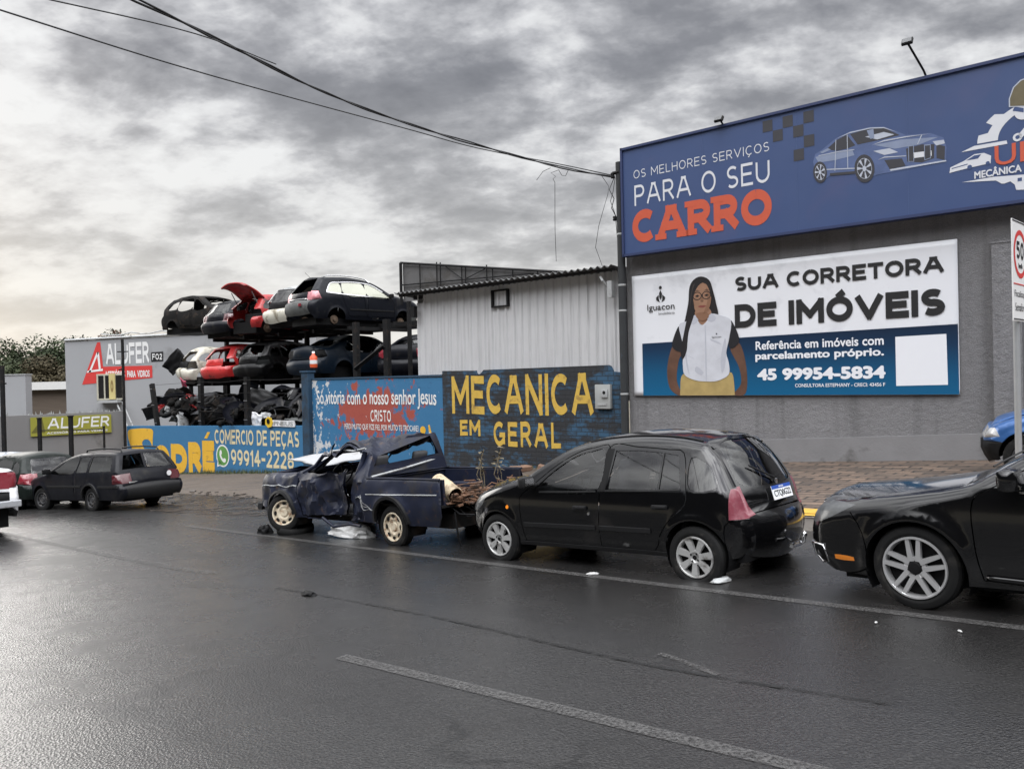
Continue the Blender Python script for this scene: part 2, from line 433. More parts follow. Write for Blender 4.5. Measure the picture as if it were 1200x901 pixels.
class Shape:
    def __init__(s, prof, W, zs, zm, zb, th=.38, tuck=.07, tf=(.55, .16), tr=(.5, .10), rr=((-9, .1), (9, .1)), crown=((-9, .03), (9, .03)), step=.05, flare=(), fl=.018):
        s.prof = catmull(prof, step); s.W, s.zs, s.zm, s.zb, s.th, s.tuck, s.tf, s.tr, s.flare, s.fl = W, zs, zm, zb, th, tuck, tf, tr, flare, fl
        s.rr, s.crown = np.array(rr), np.array(crown)
        s.x0, s.x1 = s.prof[:, 0].min(), s.prof[:, 0].max()
        s.s = np.r_[0, np.cumsum(np.linalg.norm(np.diff(s.prof, axis=0), axis=1))]
        s.L = s.s[-1]; s.step = step
        t = np.gradient(s.prof, axis=0); t /= np.linalg.norm(t, axis=1)[:, None]; s.N = np.c_[t[:, 1], -t[:, 0]]
    def belt(s, x): return np.interp(x, [s.x0, s.x1], s.zb)
    def half(s, P, edge=False):
        P = np.asarray(P, float).reshape(-1, 2); x, z = P[:, 0], P[:, 1]
        zb = s.belt(x); w = np.full(len(P), s.W)
        lo = z < s.zm
        w -= np.where(lo, s.tuck * (np.clip((s.zm - z) / (s.zm - s.zs), 0, 1.4)) ** 2, 0)
        w -= np.where(~lo, .028 * np.clip((z - s.zm) / (zb - s.zm), 0, 1) ** 2, 0)
        up = np.clip(z - zb, 0, None); w -= s.th * up + .12 * up * up
        fx = s.x1 - s.tf[0]; w -= s.tf[1] * np.clip((x - fx) / s.tf[0], 0, 1) ** 2.2
        rx = s.x0 + s.tr[0]; w -= s.tr[1] * np.clip((rx - x) / s.tr[0], 0, 1) ** 2.2
        for cx, cz, r in s.flare:
            d = np.hypot(x - cx, z - cz); w += s.fl * np.exp(-((d - r) / .06) ** 2) * (z < zb)
        r = np.interp(x, s.rr[:, 0], s.rr[:, 1])
        d = np.zeros(len(P)) if edge else dist_poly(P, s.prof)
        q = np.clip(1 - d / r, 0, 1); w -= r * (1 - np.sqrt(np.clip(1 - q * q, 0, 1)))
        return w
    def side(s, P, off=0.0, sg=1):
        w = s.half(P) + off; P = np.asarray(P, float).reshape(-1, 2)
        return np.c_[P[:, 0], sg * w, P[:, 1]]
    def top(s, U, off=0.0):
        """U: columns s (arc length) and u (-1..1 across)"""
        U = np.asarray(U, float).reshape(-1, 2); ss, u = U[:, 0], U[:, 1] / .8
        x = np.interp(ss, s.s, s.prof[:, 0]); z = np.interp(ss, s.s, s.prof[:, 1])
        nx = np.interp(ss, s.s, s.N[:, 0]); nz = np.interp(ss, s.s, s.N[:, 1])
        w = s.half(np.c_[x, z], edge=True)
        c = np.interp(x, s.crown[:, 0], s.crown[:, 1]) * (1 - u * u) + off
        return np.c_[x + nx * c, u * w, z + nz * c]
    def side_n(s, P, sg=1):
        P = np.asarray(P, float).reshape(-1, 2); e = .006; ex, ez = np.array([e, 0]), np.array([0, e])
        gx = (s.half(P + ex) - s.half(P - ex)) / (2 * e); gz_ = (s.half(P + ez) - s.half(P - ez)) / (2 * e)
        n = np.c_[-gx, np.full(len(P), sg * 1.0), -gz_]
        d2 = ((P[:, None, :] - s.prof[None, :, :]) ** 2).sum(2); i = d2.argmin(1); near = np.sqrt(d2.min(1)) < .009
        n[near] = np.c_[s.N[i][:, 0], np.zeros(len(P)) + sg * .08, s.N[i][:, 1]][near]
        return n / np.linalg.norm(n, axis=1)[:, None]
    def top_n(s, U):
        U = np.asarray(U, float).reshape(-1, 2); e = .012; A = U.copy(); B = U.copy(); A[:, 0] -= e; B[:, 0] += e; C = U.copy(); D = U.copy(); C[:, 1] -= e; D[:, 1] += e
        t = s.top(B) - s.top(A); w = s.top(D) - s.top(C); n = np.cross(w, t)
        return n / (np.linalg.norm(n, axis=1)[:, None] + 1e-12)
    def sx(s, x):   # arc length where the upper profile passes x
        zmid = .5 * (s.prof[:, 1].min() + s.prof[:, 1].max())
        i = [k for k in range(len(s.s) - 1) if (s.prof[k, 0] - x) * (s.prof[k + 1, 0] - x) <= 0 and s.prof[k, 1] > s.zs + .25]
        k = max(i, key=lambda k: s.prof[k, 1]); a, b = s.prof[k, 0], s.prof[k + 1, 0]
        return s.s[k] + (s.s[k + 1] - s.s[k]) * ((x - a) / (b - a) if abs(b - a) > 1e-9 else 0)
    def fz(s, z, rear=False):
        n = len(s.s); half = range(0, n // 2) if not rear else range(n - 2, n // 2, -1)
        for k in half:
            a, b = s.prof[k, 1], s.prof[k + 1, 1]
            if (a - z) * (b - z) <= 0 and abs(a - b) > 1e-9: return s.s[k] + (s.s[k + 1] - s.s[k]) * (z - a) / (b - a)
        return s.s[0] if not rear else s.L
    def rz(s, z): return s.fz(z, True)
def rect(u0, u1, s0, s1): return [(s0, u0 * .8), (s0, u1 * .8), (s1, u1 * .8), (s1, u0 * .8)]
def upoly(*pts): return [(b, a * .8) for a, b in pts]
def car_panels(root, sh, side_regions, top_regions, mats, zbot, arches, grid=.06, deform=None, thick=.022, default='body', glass_in=.010, far_side=None, skip=(), crisp=False):
    """cuts the lofted shell into named parts; keys look like 'front_door#l' (the part after # only keeps left and right apart)"""
    parts = {}
    def put(key, V, F, flip, NN=None):
        nm = key.split('#')[0]
        if nm in skip: return
        pv, pf, ix, pn = parts.setdefault(key, ([], [], {}, []))
        for f in F:
            g = []
            for i in f:
                c = V[i]; q = (round(c[0], 4), round(c[1], 4), round(c[2], 4))
                if q not in ix:
                    ix[q] = len(pv); pv.append(c)
                    if NN is not None: pn.append(NN[i])
                g.append(ix[q])
            if len(set(g)) == 3: pf.append(g[::-1] if flip else g)
    prof = sh.prof
    bot = catmull([(prof[-1][0], prof[-1][1]), (prof[-1][0] + .08, zbot), (prof[-1][0] + .08, zbot), (prof[0][0] - .08, zbot), (prof[0][0] - .08, zbot), (prof[0][0], prof[0][1])], .1)
    outline = np.vstack([prof, bot[1:-1]])
    x0, x1 = prof[:, 0].min(), prof[:, 0].max(); z1 = prof[:, 1].max()
    gx, gy = np.meshgrid(np.arange(x0, x1, grid), np.arange(zbot, z1, grid))
    st = [np.c_[gx.ravel() + (gy.ravel() / grid).astype(int) % 2 * grid * .5, gy.ravel()]]
    r = np.interp(prof[:, 0], sh.rr[:, 0], sh.rr[:, 1])
    for q in (.06, .2, .42, .7, 1.0): st.append(prof - sh.N * (r * q)[:, None])
    for cx, cz, ra in arches:
        for q in (.012, .032, .055, .08, .11, .145): st.append(circ(cx, cz, ra + q, 44))
    st = np.vstack(st)
    ar = [('', circ(cx, cz, ra, 36)) for cx, cz, ra in arches]
    for sg, suf in ((1, 'l'), (-1, 'r')):
        regs = side_regions if sg == 1 or far_side is None else far_side
        P, res = cdt_regions(outline, ar + regs, st, default)
        NS = sh.side_n(P, sg) if crisp else None
        for k, F in res.items():
            nm = k.split('#')[0]
            gl = 'window' in nm or 'windscreen' in nm
            V = sh.side(P, -glass_in if gl else 0.0, sg)
            put((k[:-1] + suf) if k.endswith('s') and '#' in k else k, V, F, sg == 1, NS)
    # the strip over the top
    tu = np.arange(-.8, .8001, .8 / 10); ts = sh.s
    outl = np.array([(a, -.8) for a in ts] + [(ts[-1], b) for b in tu[1:-1]] + [(a, .8) for a in ts[::-1]] + [(ts[0], b) for b in tu[::-1][1:-1]])
    gx, gy = np.meshgrid(ts[1:-1], tu[1:-1]); st = np.c_[gx.ravel(), gy.ravel()]
    if top_regions is not None:
        P, res = cdt_regions(outl, top_regions, st, default)
        NT = sh.top_n(P) if crisp else None
        for k, F in res.items():
            gl = 'window' in k or 'windscreen' in k
            V = sh.top(P, -glass_in * .6 if gl else 0.0)
            put(k, V, F, True, NT)
    objs = {}
    for k, (pv, pf, ix, pn) in sorted(parts.items()):
        if not pf: continue
        nm = k.split('#')[0]
        vs = [deform(Vector(v)) for v in pv] if deform else pv
        o = mesh(nm, vs, pf, mats.get(k, mats.get(nm, mats['body'])), root, True)
        if crisp: o.data.normals_split_custom_set_from_vertices([tuple(n) for n in pn])
        elif thick and not ('window' in nm or 'windscreen' in nm or 'light' in nm or 'plate' in nm):
            md = o.modifiers.new('thickness', 'SOLIDIFY'); md.thickness = thick; md.offset = -1; md.use_rim = False
        objs[k] = o
    return objs
def side_strip(mb, sh, line, w, out=.012, sg=1, step=.06, mi=0, deform=None):
    L = catmull(line, step); k = len(L)
    t = np.gradient(L, axis=0); t /= np.linalg.norm(t, axis=1)[:, None]; n = np.c_[-t[:, 1], t[:, 0]] * w / 2
    rows = [sh.side(L + n, -.004, sg), sh.side(L + n * .8, out, sg), sh.side(L - n * .8, out, sg), sh.side(L - n, -.004, sg)]
    vs = [Vector(p) for r_ in rows for p in r_]
    if deform: vs = [deform(v) for v in vs]
    fs = []
    for j in range(3):
        for i in range(k - 1): fs.append((j * k + i, j * k + i + 1, (j + 1) * k + i + 1, (j + 1) * k + i))
    fs += [(0, k, 2 * k, 3 * k), (k - 1, 4 * k - 1, 3 * k - 1, 2 * k - 1)]
    mb.add(vs, fs, mi)
def wheel(root, loc, Rt, w, rr, kind, sg=1, steer=0.0, flat=0.0, tyre_m=None, rim_m=None, dark=None, camber=0.0, name='wheel', n=40):
    M = Matrix.Translation(loc) @ Matrix.Rotation(steer, 4, 'Z') @ Matrix.Rotation(camber, 4, 'X')
    if sg < 0: M = M @ Matrix.Rotation(math.pi, 4, 'Z')
    mb = MB(); h = w / 2
    mb.lathe([(rr - .01, -h * .8), (rr, -h * .95), (Rt - .05, -h), (Rt - .015, -h * .86), (Rt, -h * .6), (Rt - .004, -h * .3), (Rt, -h * .28), (Rt, h * .28), (Rt - .004, h * .3), (Rt, h * .6), (Rt - .015, h * .86), (Rt - .05, h), (rr + .012, h * .97), (rr, h * .86), (rr - .012, h * .6)], n)
    mb.lathe([(rr - .006, h * .25), (.001, h * .25)], n, mi=1)
    vs = []
    for v in mb.v:
        p = v.copy()
        lim = -Rt + flat
        if flat and p.z < lim + .03:
            q = min(1, (lim + .03 - p.z) / .06); p.y *= 1 + .10 * q; p.z = max(p.z, lim)
        vs.append(M @ p)
    t = mesh(name, vs, mb.f, [tyre_m, dark or tyre_m], root, True, mb.m)
    t.data.polygons.foreach_set('use_smooth', [True] * len(t.data.polygons))
    try: t.data.set_sharp_from_angle(angle=R(35))
    except Exception: pass
    rb = MB()
    if kind == 'steel':
        rb.lathe([(rr, h * .88), (rr - .006, h * .97), (rr - .02, h * .92), (rr - .03, h * .6), (rr * .78, h * .5), (rr * .70, h * .62), (rr * .52, h * .70), (rr * .42, h * .55), (rr * .3, h * .5), (.06, h * .52), (.05, h * .7), (.001, h * .72)], n)
        for k in range(8):
            a = 2 * math.pi * k / 8; c, s_ = math.cos(a), math.sin(a)
            pts = []
            for q in range(12):
                e = 2 * math.pi * q / 12; px, pz = rr * .745 + .022 * math.cos(e), .034 * math.sin(e)
                pts.append((px * c - pz * s_, h * .615 + (.745 * rr - px) * 0 + .012, px * s_ + pz * c))
            rb.poly(pts, 1)
    elif kind == 'plain':
        rb.lathe([(rr, h * .88), (rr - .006, h * .97), (rr - .02, h * .9), (rr - .035, h * .5), (rr * .6, h * .45), (rr * .4, h * .7), (.001, h * .72)], 24)
    else:
        rb.lathe([(rr, h * .88), (rr - .005, h * 1.0), (rr - .016, h * 1.0), (rr - .022, h * .9), (rr - .026, h * .3)], n)
        y0, y1, th = h * .86, h * .95, .03
        def spoke(a0, r0, w0, a1, r1, w1, rid=.012):
            c0, s0, c1, s1 = math.cos(a0), math.sin(a0), math.cos(a1), math.sin(a1)
            A = Vector((r0 * c0, 0, r0 * s0)); B = Vector((r1 * c1, 0, r1 * s1)); d = (B - A).normalized(); nn = Vector((-d.z, 0, d.x))
            vs = []
            for P_, wd, yy in ((A, w0, y0), (B, w1, y1)):
                for k_, dy in ((-1, -th), (-.86, 0), (.86, 0), (1, -th)): vs.append(P_ + nn * (wd / 2 * k_) + Vector((0, yy + dy, 0)))
            rb.add(vs, [(0, 1, 5, 4), (1, 2, 6, 5), (2, 3, 7, 6)])
        if kind == 'seven':
            for k in range(7):
                a = 2 * math.pi * k / 7 + .3; spoke(a, .05, .05, a, rr - .012, .078)
            rb.lathe([(.070, y0 - .02), (.066, y0 + .001), (.05, y0 + .002)], 28)
            for k in range(4):
                a = 2 * math.pi * k / 4 + .6; rb.lathe([(.011, y0 + .006), (.001, y0 + .006)], 8, c=(.042 * math.cos(a), 0, .042 * math.sin(a)), mi=1)
            rb.lathe([(.05, y0 + .001), (.03, y0 - .012), (.001, y0 - .012)], 20, mi=0); rb.lathe([(.022, y0 + .002), (.001, y0 + .002)], 16, mi=1)
        elif kind == 'twin':
            for k in range(5):
                a = 2 * math.pi * k / 5 + math.pi / 2
                for e in (-1, 1): spoke(a + e * .50, .052, .044, a + e * .185, rr - .010, .031)
            rb.lathe([(.082, y0 - .03), (.078, y0 - .002), (.05, y0 - .006)], 30); rb.lathe([(.045, y0 + .006), (.04, y0 + .01), (.001, y0 + .012)], 20, mi=1)
            for k in range(5):
                a = 2 * math.pi * k / 5 + math.pi / 2 + .63; rb.lathe([(.012, y0 - .001), (.001, y0 - .001)], 8, c=(.06 * math.cos(a), 0, .06 * math.sin(a)), mi=1)
        elif kind == 'five':
            for k in range(5):
                a = 2 * math.pi * k / 5 + .2; spoke(a, .03, .06, a, rr - .012, .06)
            rb.lathe([(.06, y0 - .02), (.055, y0 + .002), (.001, y0 + .004)], 20)
    r_ = mesh('rim', [M @ v for v in rb.v], rb.f, [rim_m, dark or tyre_m], t, False, rb.m)
    autosmooth(r_, 30)
    return t
def seat(root, x, y, z, m, lean=.25):
    mb = MB()
    mb.box((x, y, z), (.48, .48, .16), bev=.05); 
    rot = Matrix.Rotation(-lean, 3, 'Y')
    mb.box((x - .28, y, z + .32), (.13, .46, .56), rot=rot, bev=.05)
    mb.box((x - .37, y, z + .68), (.09, .25, .17), rot=rot, bev=.04)
    o = mb.build('seat', m, root, True)
def steering(root, x, y, z, m):
    mb = MB(); rot = Matrix.Rotation(R(62), 3, 'Y')
    ring = [Vector((.18 * math.cos(a), .18 * math.sin(a), 0)) for a in [2 * math.pi * k / 28 for k in range(29)]]
    mb.tube([rot @ p + Vector((x, y, z)) for p in ring], .014, 8, cap=False)
    for a in (.3, 2.84, 4.7): mb.tube([Vector((x, y, z)) + rot @ Vector((0, 0, -.03)), Vector((x, y, z)) + rot @ Vector((.18 * math.cos(a), .18 * math.sin(a), 0))], .016, 6)
    mb.lathe([(.05, -.02), (.05, .01), (.001, .015)], 12, 'z', (x, y, z))
    mb.build('steering_wheel', m, root, True)
def car_matrix(cx, cy, heading, lift=0.0, slope=True, pitch=0.0, rolla=0.0):
    h = R(heading); d = Vector((math.cos(h), math.sin(h), 0))
    up = Vector((-SL * .70711, SL * .70711, 1)).normalized() if slope else Vector((0, 0, 1))
    d = (d - up * d.dot(up)).normalized(); left = up.cross(d)
    m = Matrix((d, left, up)).transposed().to_4x4()
    return Matrix.Translation((cx, cy, (ground(cx, cy) if slope else 0) + lift)) @ m @ Matrix.Rotation(pitch, 4, 'Y') @ Matrix.Rotation(rolla, 4, 'X')
def arch_liner(mb, cx, cz, r, yo, yi, sg, n=20):
    vs = []; fs = []
    for k in range(n + 1):
        a = math.pi * (k / n * 1.3 - .15)
        for yy in (yo, yi): vs.append((cx + r * math.cos(a), sg * yy, cz + r * math.sin(a)))
    for k in range(n): fs.append((2 * k, 2 * k + 2, 2 * k + 3, 2 * k + 1))
    mb.add(vs, fs)
def under(root, sh, xf, xr, zlo, zhi, arches, m, w=None):
    mb = MB(); w = w or sh.W - .2
    mb.box(((xf + xr) / 2, 0, (zlo + zhi) / 2), (xf - xr, 2 * w, zhi - zlo))
    for cx, cz, r in arches:
        for sg in (1, -1): arch_liner(mb, cx, cz, r + .012, sh.W - .05, sh.W - .30, sg); mb.box((cx, sg * (sh.W - .31), cz + .12), (2 * r, .01, r * 1.3))
    return mb.build('underbody', m, root)
# ------------------------------------------------------------------ materials
RUBBER = pbr('rubber', (.008, .008, .008), .8, spec=.2, var=.3, vscale=14, dirt=((.03, .028, .025), .22, 6))
DARK = pbr('dark_plastic', (.0045, .0045, .005), .65, spec=.2, var=.3, vscale=9)
TRIM = pbr('trim_plastic', (.010, .010, .0105), .5, spec=.3, var=.25, vscale=12)
CABIN = pbr('cabin_trim', (.02, .02, .021), .8, var=.3, vscale=10)
SEATM = pbr('seat_cloth', (.055, .055, .058), .9, var=.25, vscale=18)
BLACKP = pbr('black_paint', (.0028, .0028, .0032), .12, var=.3, vscale=3, coat=.5, spec=.35, dirt=((.012, .011, .0105), .12, 2.2), rvar=.05)
BLACKP2 = pbr('black_car_paint', (.003, .003, .0034), .14, var=.3, vscale=3, coat=.6, spec=.35, dirt=((.012, .012, .012), .10, 3.0), rvar=.05)
NAVYW = pbr('faded_navy_paint', (.010, .013, .027), .45, var=.4, vscale=5, dirt=((.022, .021, .022), .28, 3.0), wear=((.060, .038, .028), .12, 9), rvar=.12, spec=.3)
DUSTY = pbr('dusty_dark_paint', (.0055, .006, .009), .34, var=.35, vscale=4, dirt=((.018, .017, .017), .22, 3.0), rvar=.1, spec=.2)
SILV = pbr('silver_paint', (.42, .43, .45), .35, metal=.35, var=.1, vscale=4, dirt=((.2, .19, .18), .2, 3))
WHITEP = pbr('white_paint', (.72, .72, .73), .3, var=.06, vscale=3, dirt=((.4, .38, .35), .15, 2), coat=.4)
BLUEP = pbr('blue_metal_paint', (.035, .11, .30), .28, metal=.3, var=.15, vscale=4, coat=.5)
REDP = pbr('faded_red_paint', (.36, .022, .022), .4, var=.25, vscale=4, dirt=((.09, .02, .018), .28, 4), coat=.15)
GREYP = pbr('grey_plate_paint', (.36, .37, .37), .45, var=.15, vscale=4, dirt=((.16, .15, .14), .3, 4))
CREAMP = pbr('cream_car_paint', (.55, .53, .45), .5, var=.15, vscale=4, dirt=((.2, .17, .12), .3, 3))
RUSTB = pbr('burnt_metal', (.008, .0075, .007), .8, spec=.2, var=.5, vscale=6, wear=((.036, .026, .02), .3, 4), bump=.2, bscale=30)
OLIVE = pbr('unpainted_bumper', (.075, .08, .078), .6, var=.2, vscale=5, dirt=((.03, .03, .03), .25, 3))
ALLOY = pbr('alloy_rim', (.50, .50, .49), .38, metal=.55, var=.15, vscale=12, dirt=((.16, .15, .14), .22, 9))
ALLOYB = pbr('polished_rim', (.62, .62, .62), .28, metal=.7, var=.08, vscale=12)
STEELR = pbr('rusty_steel_rim', (.55, .48, .36), .6, var=.25, vscale=14, wear=((.22, .11, .05), .35, 12))
STEELD = pbr('dark_steel_rim', (.03, .03, .032), .6, var=.3, vscale=14, dirt=((.10, .09, .08), .25, 10))
CHROME = pbr('chrome', (.75, .75, .76), .15, metal=1.0, var=.05)
GLASSW = glass('window_glass', (.60, .62, .63))
GLASSD = glass('car_glass', (.30, .32, .33))
GLASSB = glass('dark_tint_glass', (.07, .075, .08))
GLASSC = glass('clear_dusty_glass', (.55, .58, .58), rough=.06)
GLASSG = glass('pale_inner_glass', (.62, .68, .60), rough=.08)
LENSC = pbr('clear_lens', (.055, .058, .06), .3, var=.8, vscale=26, coat=.35)
LENSR = pbr('red_lens', (.20, .02, .03), .18, var=.2, vscale=20, coat=.7)
LENSRF = pbr('faded_red_lens', (.17, .035, .05), .3, var=.3, vscale=16, coat=.4, wear=((.24, .085, .10), .25, 22), bump=.15, bscale=45)
LENSO = pbr('amber_lens', (.80, .24, .02), .2, var=.15, vscale=20, coat=.6)
PLATEW = pbr('plate_white', (.75, .76, .77), .4, var=.05)
PLATEB = pbr('plate_blue', (.02, .07, .33), .4, var=.05)
INKB = pbr('black_ink', (.012, .012, .013), .5, var=.1)
STEELK = pbr('black_steel', (.008, .008, .0085), .65, var=.4, vscale=8, spec=.25, wear=((.04, .027, .02), .2, 8))
def lamp_pts(sh): pass
# ------------------------------------------------------------------ ground, road, forecourt
def asphalt():
    m = bpy.data.materials.new('wet_asphalt'); m.use_nodes = True; t = m.node_tree; b = t.nodes['Principled BSDF']
    tc = t.nodes.new('ShaderNodeTexCoord'); v = tc.outputs['Object']
    mp = t.nodes.new('ShaderNodeMapping'); mp.inputs['Rotation'].default_value = (0, 0, R(-45)); t.links.new(v, mp.inputs[0])
    mp2 = t.nodes.new('ShaderNodeMapping'); mp2.inputs['Scale'].default_value = (1, .16, 1); t.links.new(mp.outputs[0], mp2.inputs[0])   # streaks along the street
    st = mp2.outputs[0]
    big = noise_n(t, st, .55, 5, .6, .4); grain = noise_n(t, v, 60, 4, .75); med = noise_n(t, v, 2.2, 6, .65)
    col = mixc(t, med, (.007, .0069, .007), (.017, .0163, .016))
    col = mixc(t, ramp(t, grain, [(.46, 0.), (.62, 1.)]), col, (.034, .033, .032))
    col = mixc(t, ramp(t, big, [(.56, 0.), (.68, .55)]), col, (.014, .0138, .0138))
    # stains
    col = mixc(t, ramp(t, noise_n(t, v, 1.1, 4, .6, .8), [(.60, 0.), (.72, .7)]), col, (.008, .0078, .0076))
    # hairline cracks and repaired strips
    ws = t.nodes.new('ShaderNodeVectorMath'); ws.operation = 'ADD'; nz = t.nodes.new('ShaderNodeTexNoise'); nz.inputs['Scale'].default_value = 1.4; nz.inputs['Detail'].default_value = 5; t.links.new(v, nz.inputs['Vector']); t.links.new(v, ws.inputs[0]); t.links.new(nz.outputs['Color'], ws.inputs[1])
    vc = t.nodes.new('ShaderNodeTexVoronoi'); vc.feature = 'DISTANCE_TO_EDGE'; vc.inputs['Scale'].default_value = .42; t.links.new(ws.outputs[0], vc.inputs['Vector'])
    crack = mth(t, 'MULTIPLY', ramp(t, vc.outputs['Distance'], [(.004, 1.0), (.011, 0.0)]), ramp(t, noise_n(t, v, .45, 3, .5), [(.52, 0), (.6, .8)]))
    col = mixc(t, crack, col, (.004, .004, .004))
    patch = ramp(t, noise_n(t, st, .28, 2, .4), [(.50, 0), (.515, .45)])
    col = mixc(t, patch, col, (.011, .0105, .0105))
    t.links.new(col, b.inputs['Base Color'])
    wet = mth(t, 'ADD', mth(t, 'MULTIPLY', big, .80), mth(t, 'MULTIPLY', mth(t, 'SUBTRACT', med, .5), .5))
    ro = ramp(t, wet, [(.30, .20), (.42, .28), (.52, .36), (.66, .50)])
    t.links.new(ro, b.inputs['Roughness']); b.inputs['Coat Weight'].default_value = .8; b.inputs['Coat Roughness'].default_value = .27; b.inputs['Coat IOR'].default_value = 1.4
    b.inputs['Specular IOR Level'].default_value = .42
    bn = t.nodes.new('ShaderNodeBump'); bn.inputs['Strength'].default_value = .5; bn.inputs['Distance'].default_value = .008
    vo = t.nodes.new('ShaderNodeTexVoronoi'); vo.inputs['Scale'].default_value = 70; t.links.new(v, vo.inputs['Vector'])
    hh = mth(t, 'ADD', mth(t, 'MULTIPLY', vo.outputs['Distance'], .6), mth(t, 'MULTIPLY', grain, .5))
    t.links.new(mth(t, 'ADD', hh, mth(t, 'MULTIPLY', med, .5)), bn.inputs['Height']); t.links.new(bn.outputs[0], b.inputs['Normal']); t.links.new(bn.outputs[0], b.inputs['Coat Normal'])
    wetm = ramp(t, wet, [(.32, .8), (.44, .5), (.56, .12)]); t.links.new(wetm, b.inputs['Coat Weight'])
    return m
ASPH = asphalt()
def dirt():
    m = bpy.data.materials.new('wet_dirt'); m.use_nodes = True; t = m.node_tree; b = t.nodes['Principled BSDF']
    tc = t.nodes.new('ShaderNodeTexCoord'); v = tc.outputs['Object']
    a = noise_n(t, v, 1.1, 8, .68, .3); g = noise_n(t, v, 22, 5, .7)
    mp = t.nodes.new('ShaderNodeMapping'); mp.inputs['Rotation'].default_value = (0, 0, R(-20)); mp.inputs['Scale'].default_value = (.25, 1.6, 1); t.links.new(v, mp.inputs[0])
    rut = noise_n(t, mp.outputs[0], 1.4, 5, .6, .5)
    col = mixc(t, a, (.030, .023, .017), (.078, .060, .046)); col = mixc(t, ramp(t, g, [(.40, 0), (.7, .8)]), col, (.115, .092, .072))
    col = mixc(t, ramp(t, rut, [(.55, 0), (.66, .9)]), col, (.034, .029, .026))
    t.links.new(col, b.inputs['Base Color'])
    ro = ramp(t, mth(t, 'ADD', mth(t, 'MULTIPLY', a, .5), mth(t, 'MULTIPLY', rut, .5)), [(.38, .95), (.50, .85), (.60, .45), (.66, .22)])
    t.links.new(ro, b.inputs['Roughness'])
    bn = t.nodes.new('ShaderNodeBump'); bn.inputs['Strength'].default_value = .6; bn.inputs['Distance'].default_value = .04
    t.links.new(mth(t, 'ADD', mth(t, 'MULTIPLY', g, .35), mth(t, 'SUBTRACT', a, rut)), bn.inputs['Height']); t.links.new(bn.outputs[0], b.inputs['Normal'])
    return m
DIRT = dirt()
def pavers():
    m = bpy.data.materials.new('brick_paving'); m.use_nodes = True; t = m.node_tree; b = t.nodes['Principled BSDF']
    tc = t.nodes.new('ShaderNodeTexCoord'); v = tc.outputs['Object']
    mp = t.nodes.new('ShaderNodeMapping'); mp.inputs['Rotation'].default_value = (0, 0, R(41)); t.links.new(v, mp.inputs[0])
    br = t.nodes.new('ShaderNodeTexBrick'); t.links.new(mp.outputs[0], br.inputs['Vector'])
    br.inputs['Scale'].default_value = 1.0; br.inputs['Brick Width'].default_value = .42; br.inputs['Row Height'].default_value = .21; br.inputs['Mortar Size'].default_value = .022
    br.inputs['Color1'].default_value = (.16, .11, .078, 1); br.inputs['Color2'].default_value = (.062, .044, .033, 1); br.inputs['Mortar'].default_value = (.016, .013, .011, 1); br.inputs['Bias'].default_value = .1
    a = noise_n(t, v, 1.3, 7, .65)
    col = mixc(t, ramp(t, a, [(.45, 0), (.68, .8)]), br.outputs['Color'], (.065, .052, .042)); col = mixc(t, ramp(t, noise_n(t, v, 9, 5, .7), [(.55, 0), (.75, .5)]), col, (.18, .14, .105))
    t.links.new(col, b.inputs['Base Color']); t.links.new(ramp(t, a, [(.35, .85), (.65, .5)]), b.inputs['Roughness'])
    bn = t.nodes.new('ShaderNodeBump'); bn.inputs['Strength'].default_value = .6; bn.inputs['Distance'].default_value = .02
    t.links.new(mth(t, 'ADD', mth(t, 'MULTIPLY', br.outputs['Fac'], -1.0), mth(t, 'MULTIPLY', noise_n(t, v, 14, 4, .6), .5)), bn.inputs['Height']); t.links.new(bn.outputs[0], b.inputs['Normal'])
    return m
PAVE = pavers()
KERBM = pbr('kerb_concrete', (.22, .20, .18), .8, var=.3, vscale=5, bump=.4, bscale=40, dirt=((.07, .055, .045), .3, 3))
KYEL = pbr('kerb_yellow_paint', (.50, .30, .035), .7, var=.25, vscale=6, dirt=((.16, .11, .06), .25, 4), bump=.2)
EARTH = pbr('earth', (.13, .105, .08), .95, var=.3, vscale=.6, bump=.4, bscale=8, dirt=((.05, .07, .03), .4, .3))
KN = 9.1      # distance of the kerb from the viewer, measured across the street
LOT_A = 8.6   # where the raised forecourt ends and the dirt lot begins
def sheet(name, f, na, nb, m, kind='structure', smooth=True):
    mb = MB(); mb.grid(f, na, nb); o = mb.build(name, m, None, smooth); o['kind'] = kind; return o
def terr(u, v):
    q = lambda s: 900 * (abs(s) ** 2.2) * (1 if s > 0 else -1)
    x, y = q(2 * u - 1), q(2 * v - 1)
    return Vector((x, y, ground(x, y) - .06))
sheet('terrain', terr, 120, 120, EARTH)
def road(u, v):
    a = -60 + 190 * u; n = -11 + (KN + 11) * v; x, y = an(a, n)
    return Vector((x, y, ground(x, y) + .004))
sheet('road', road, 190, 8, ASPH)
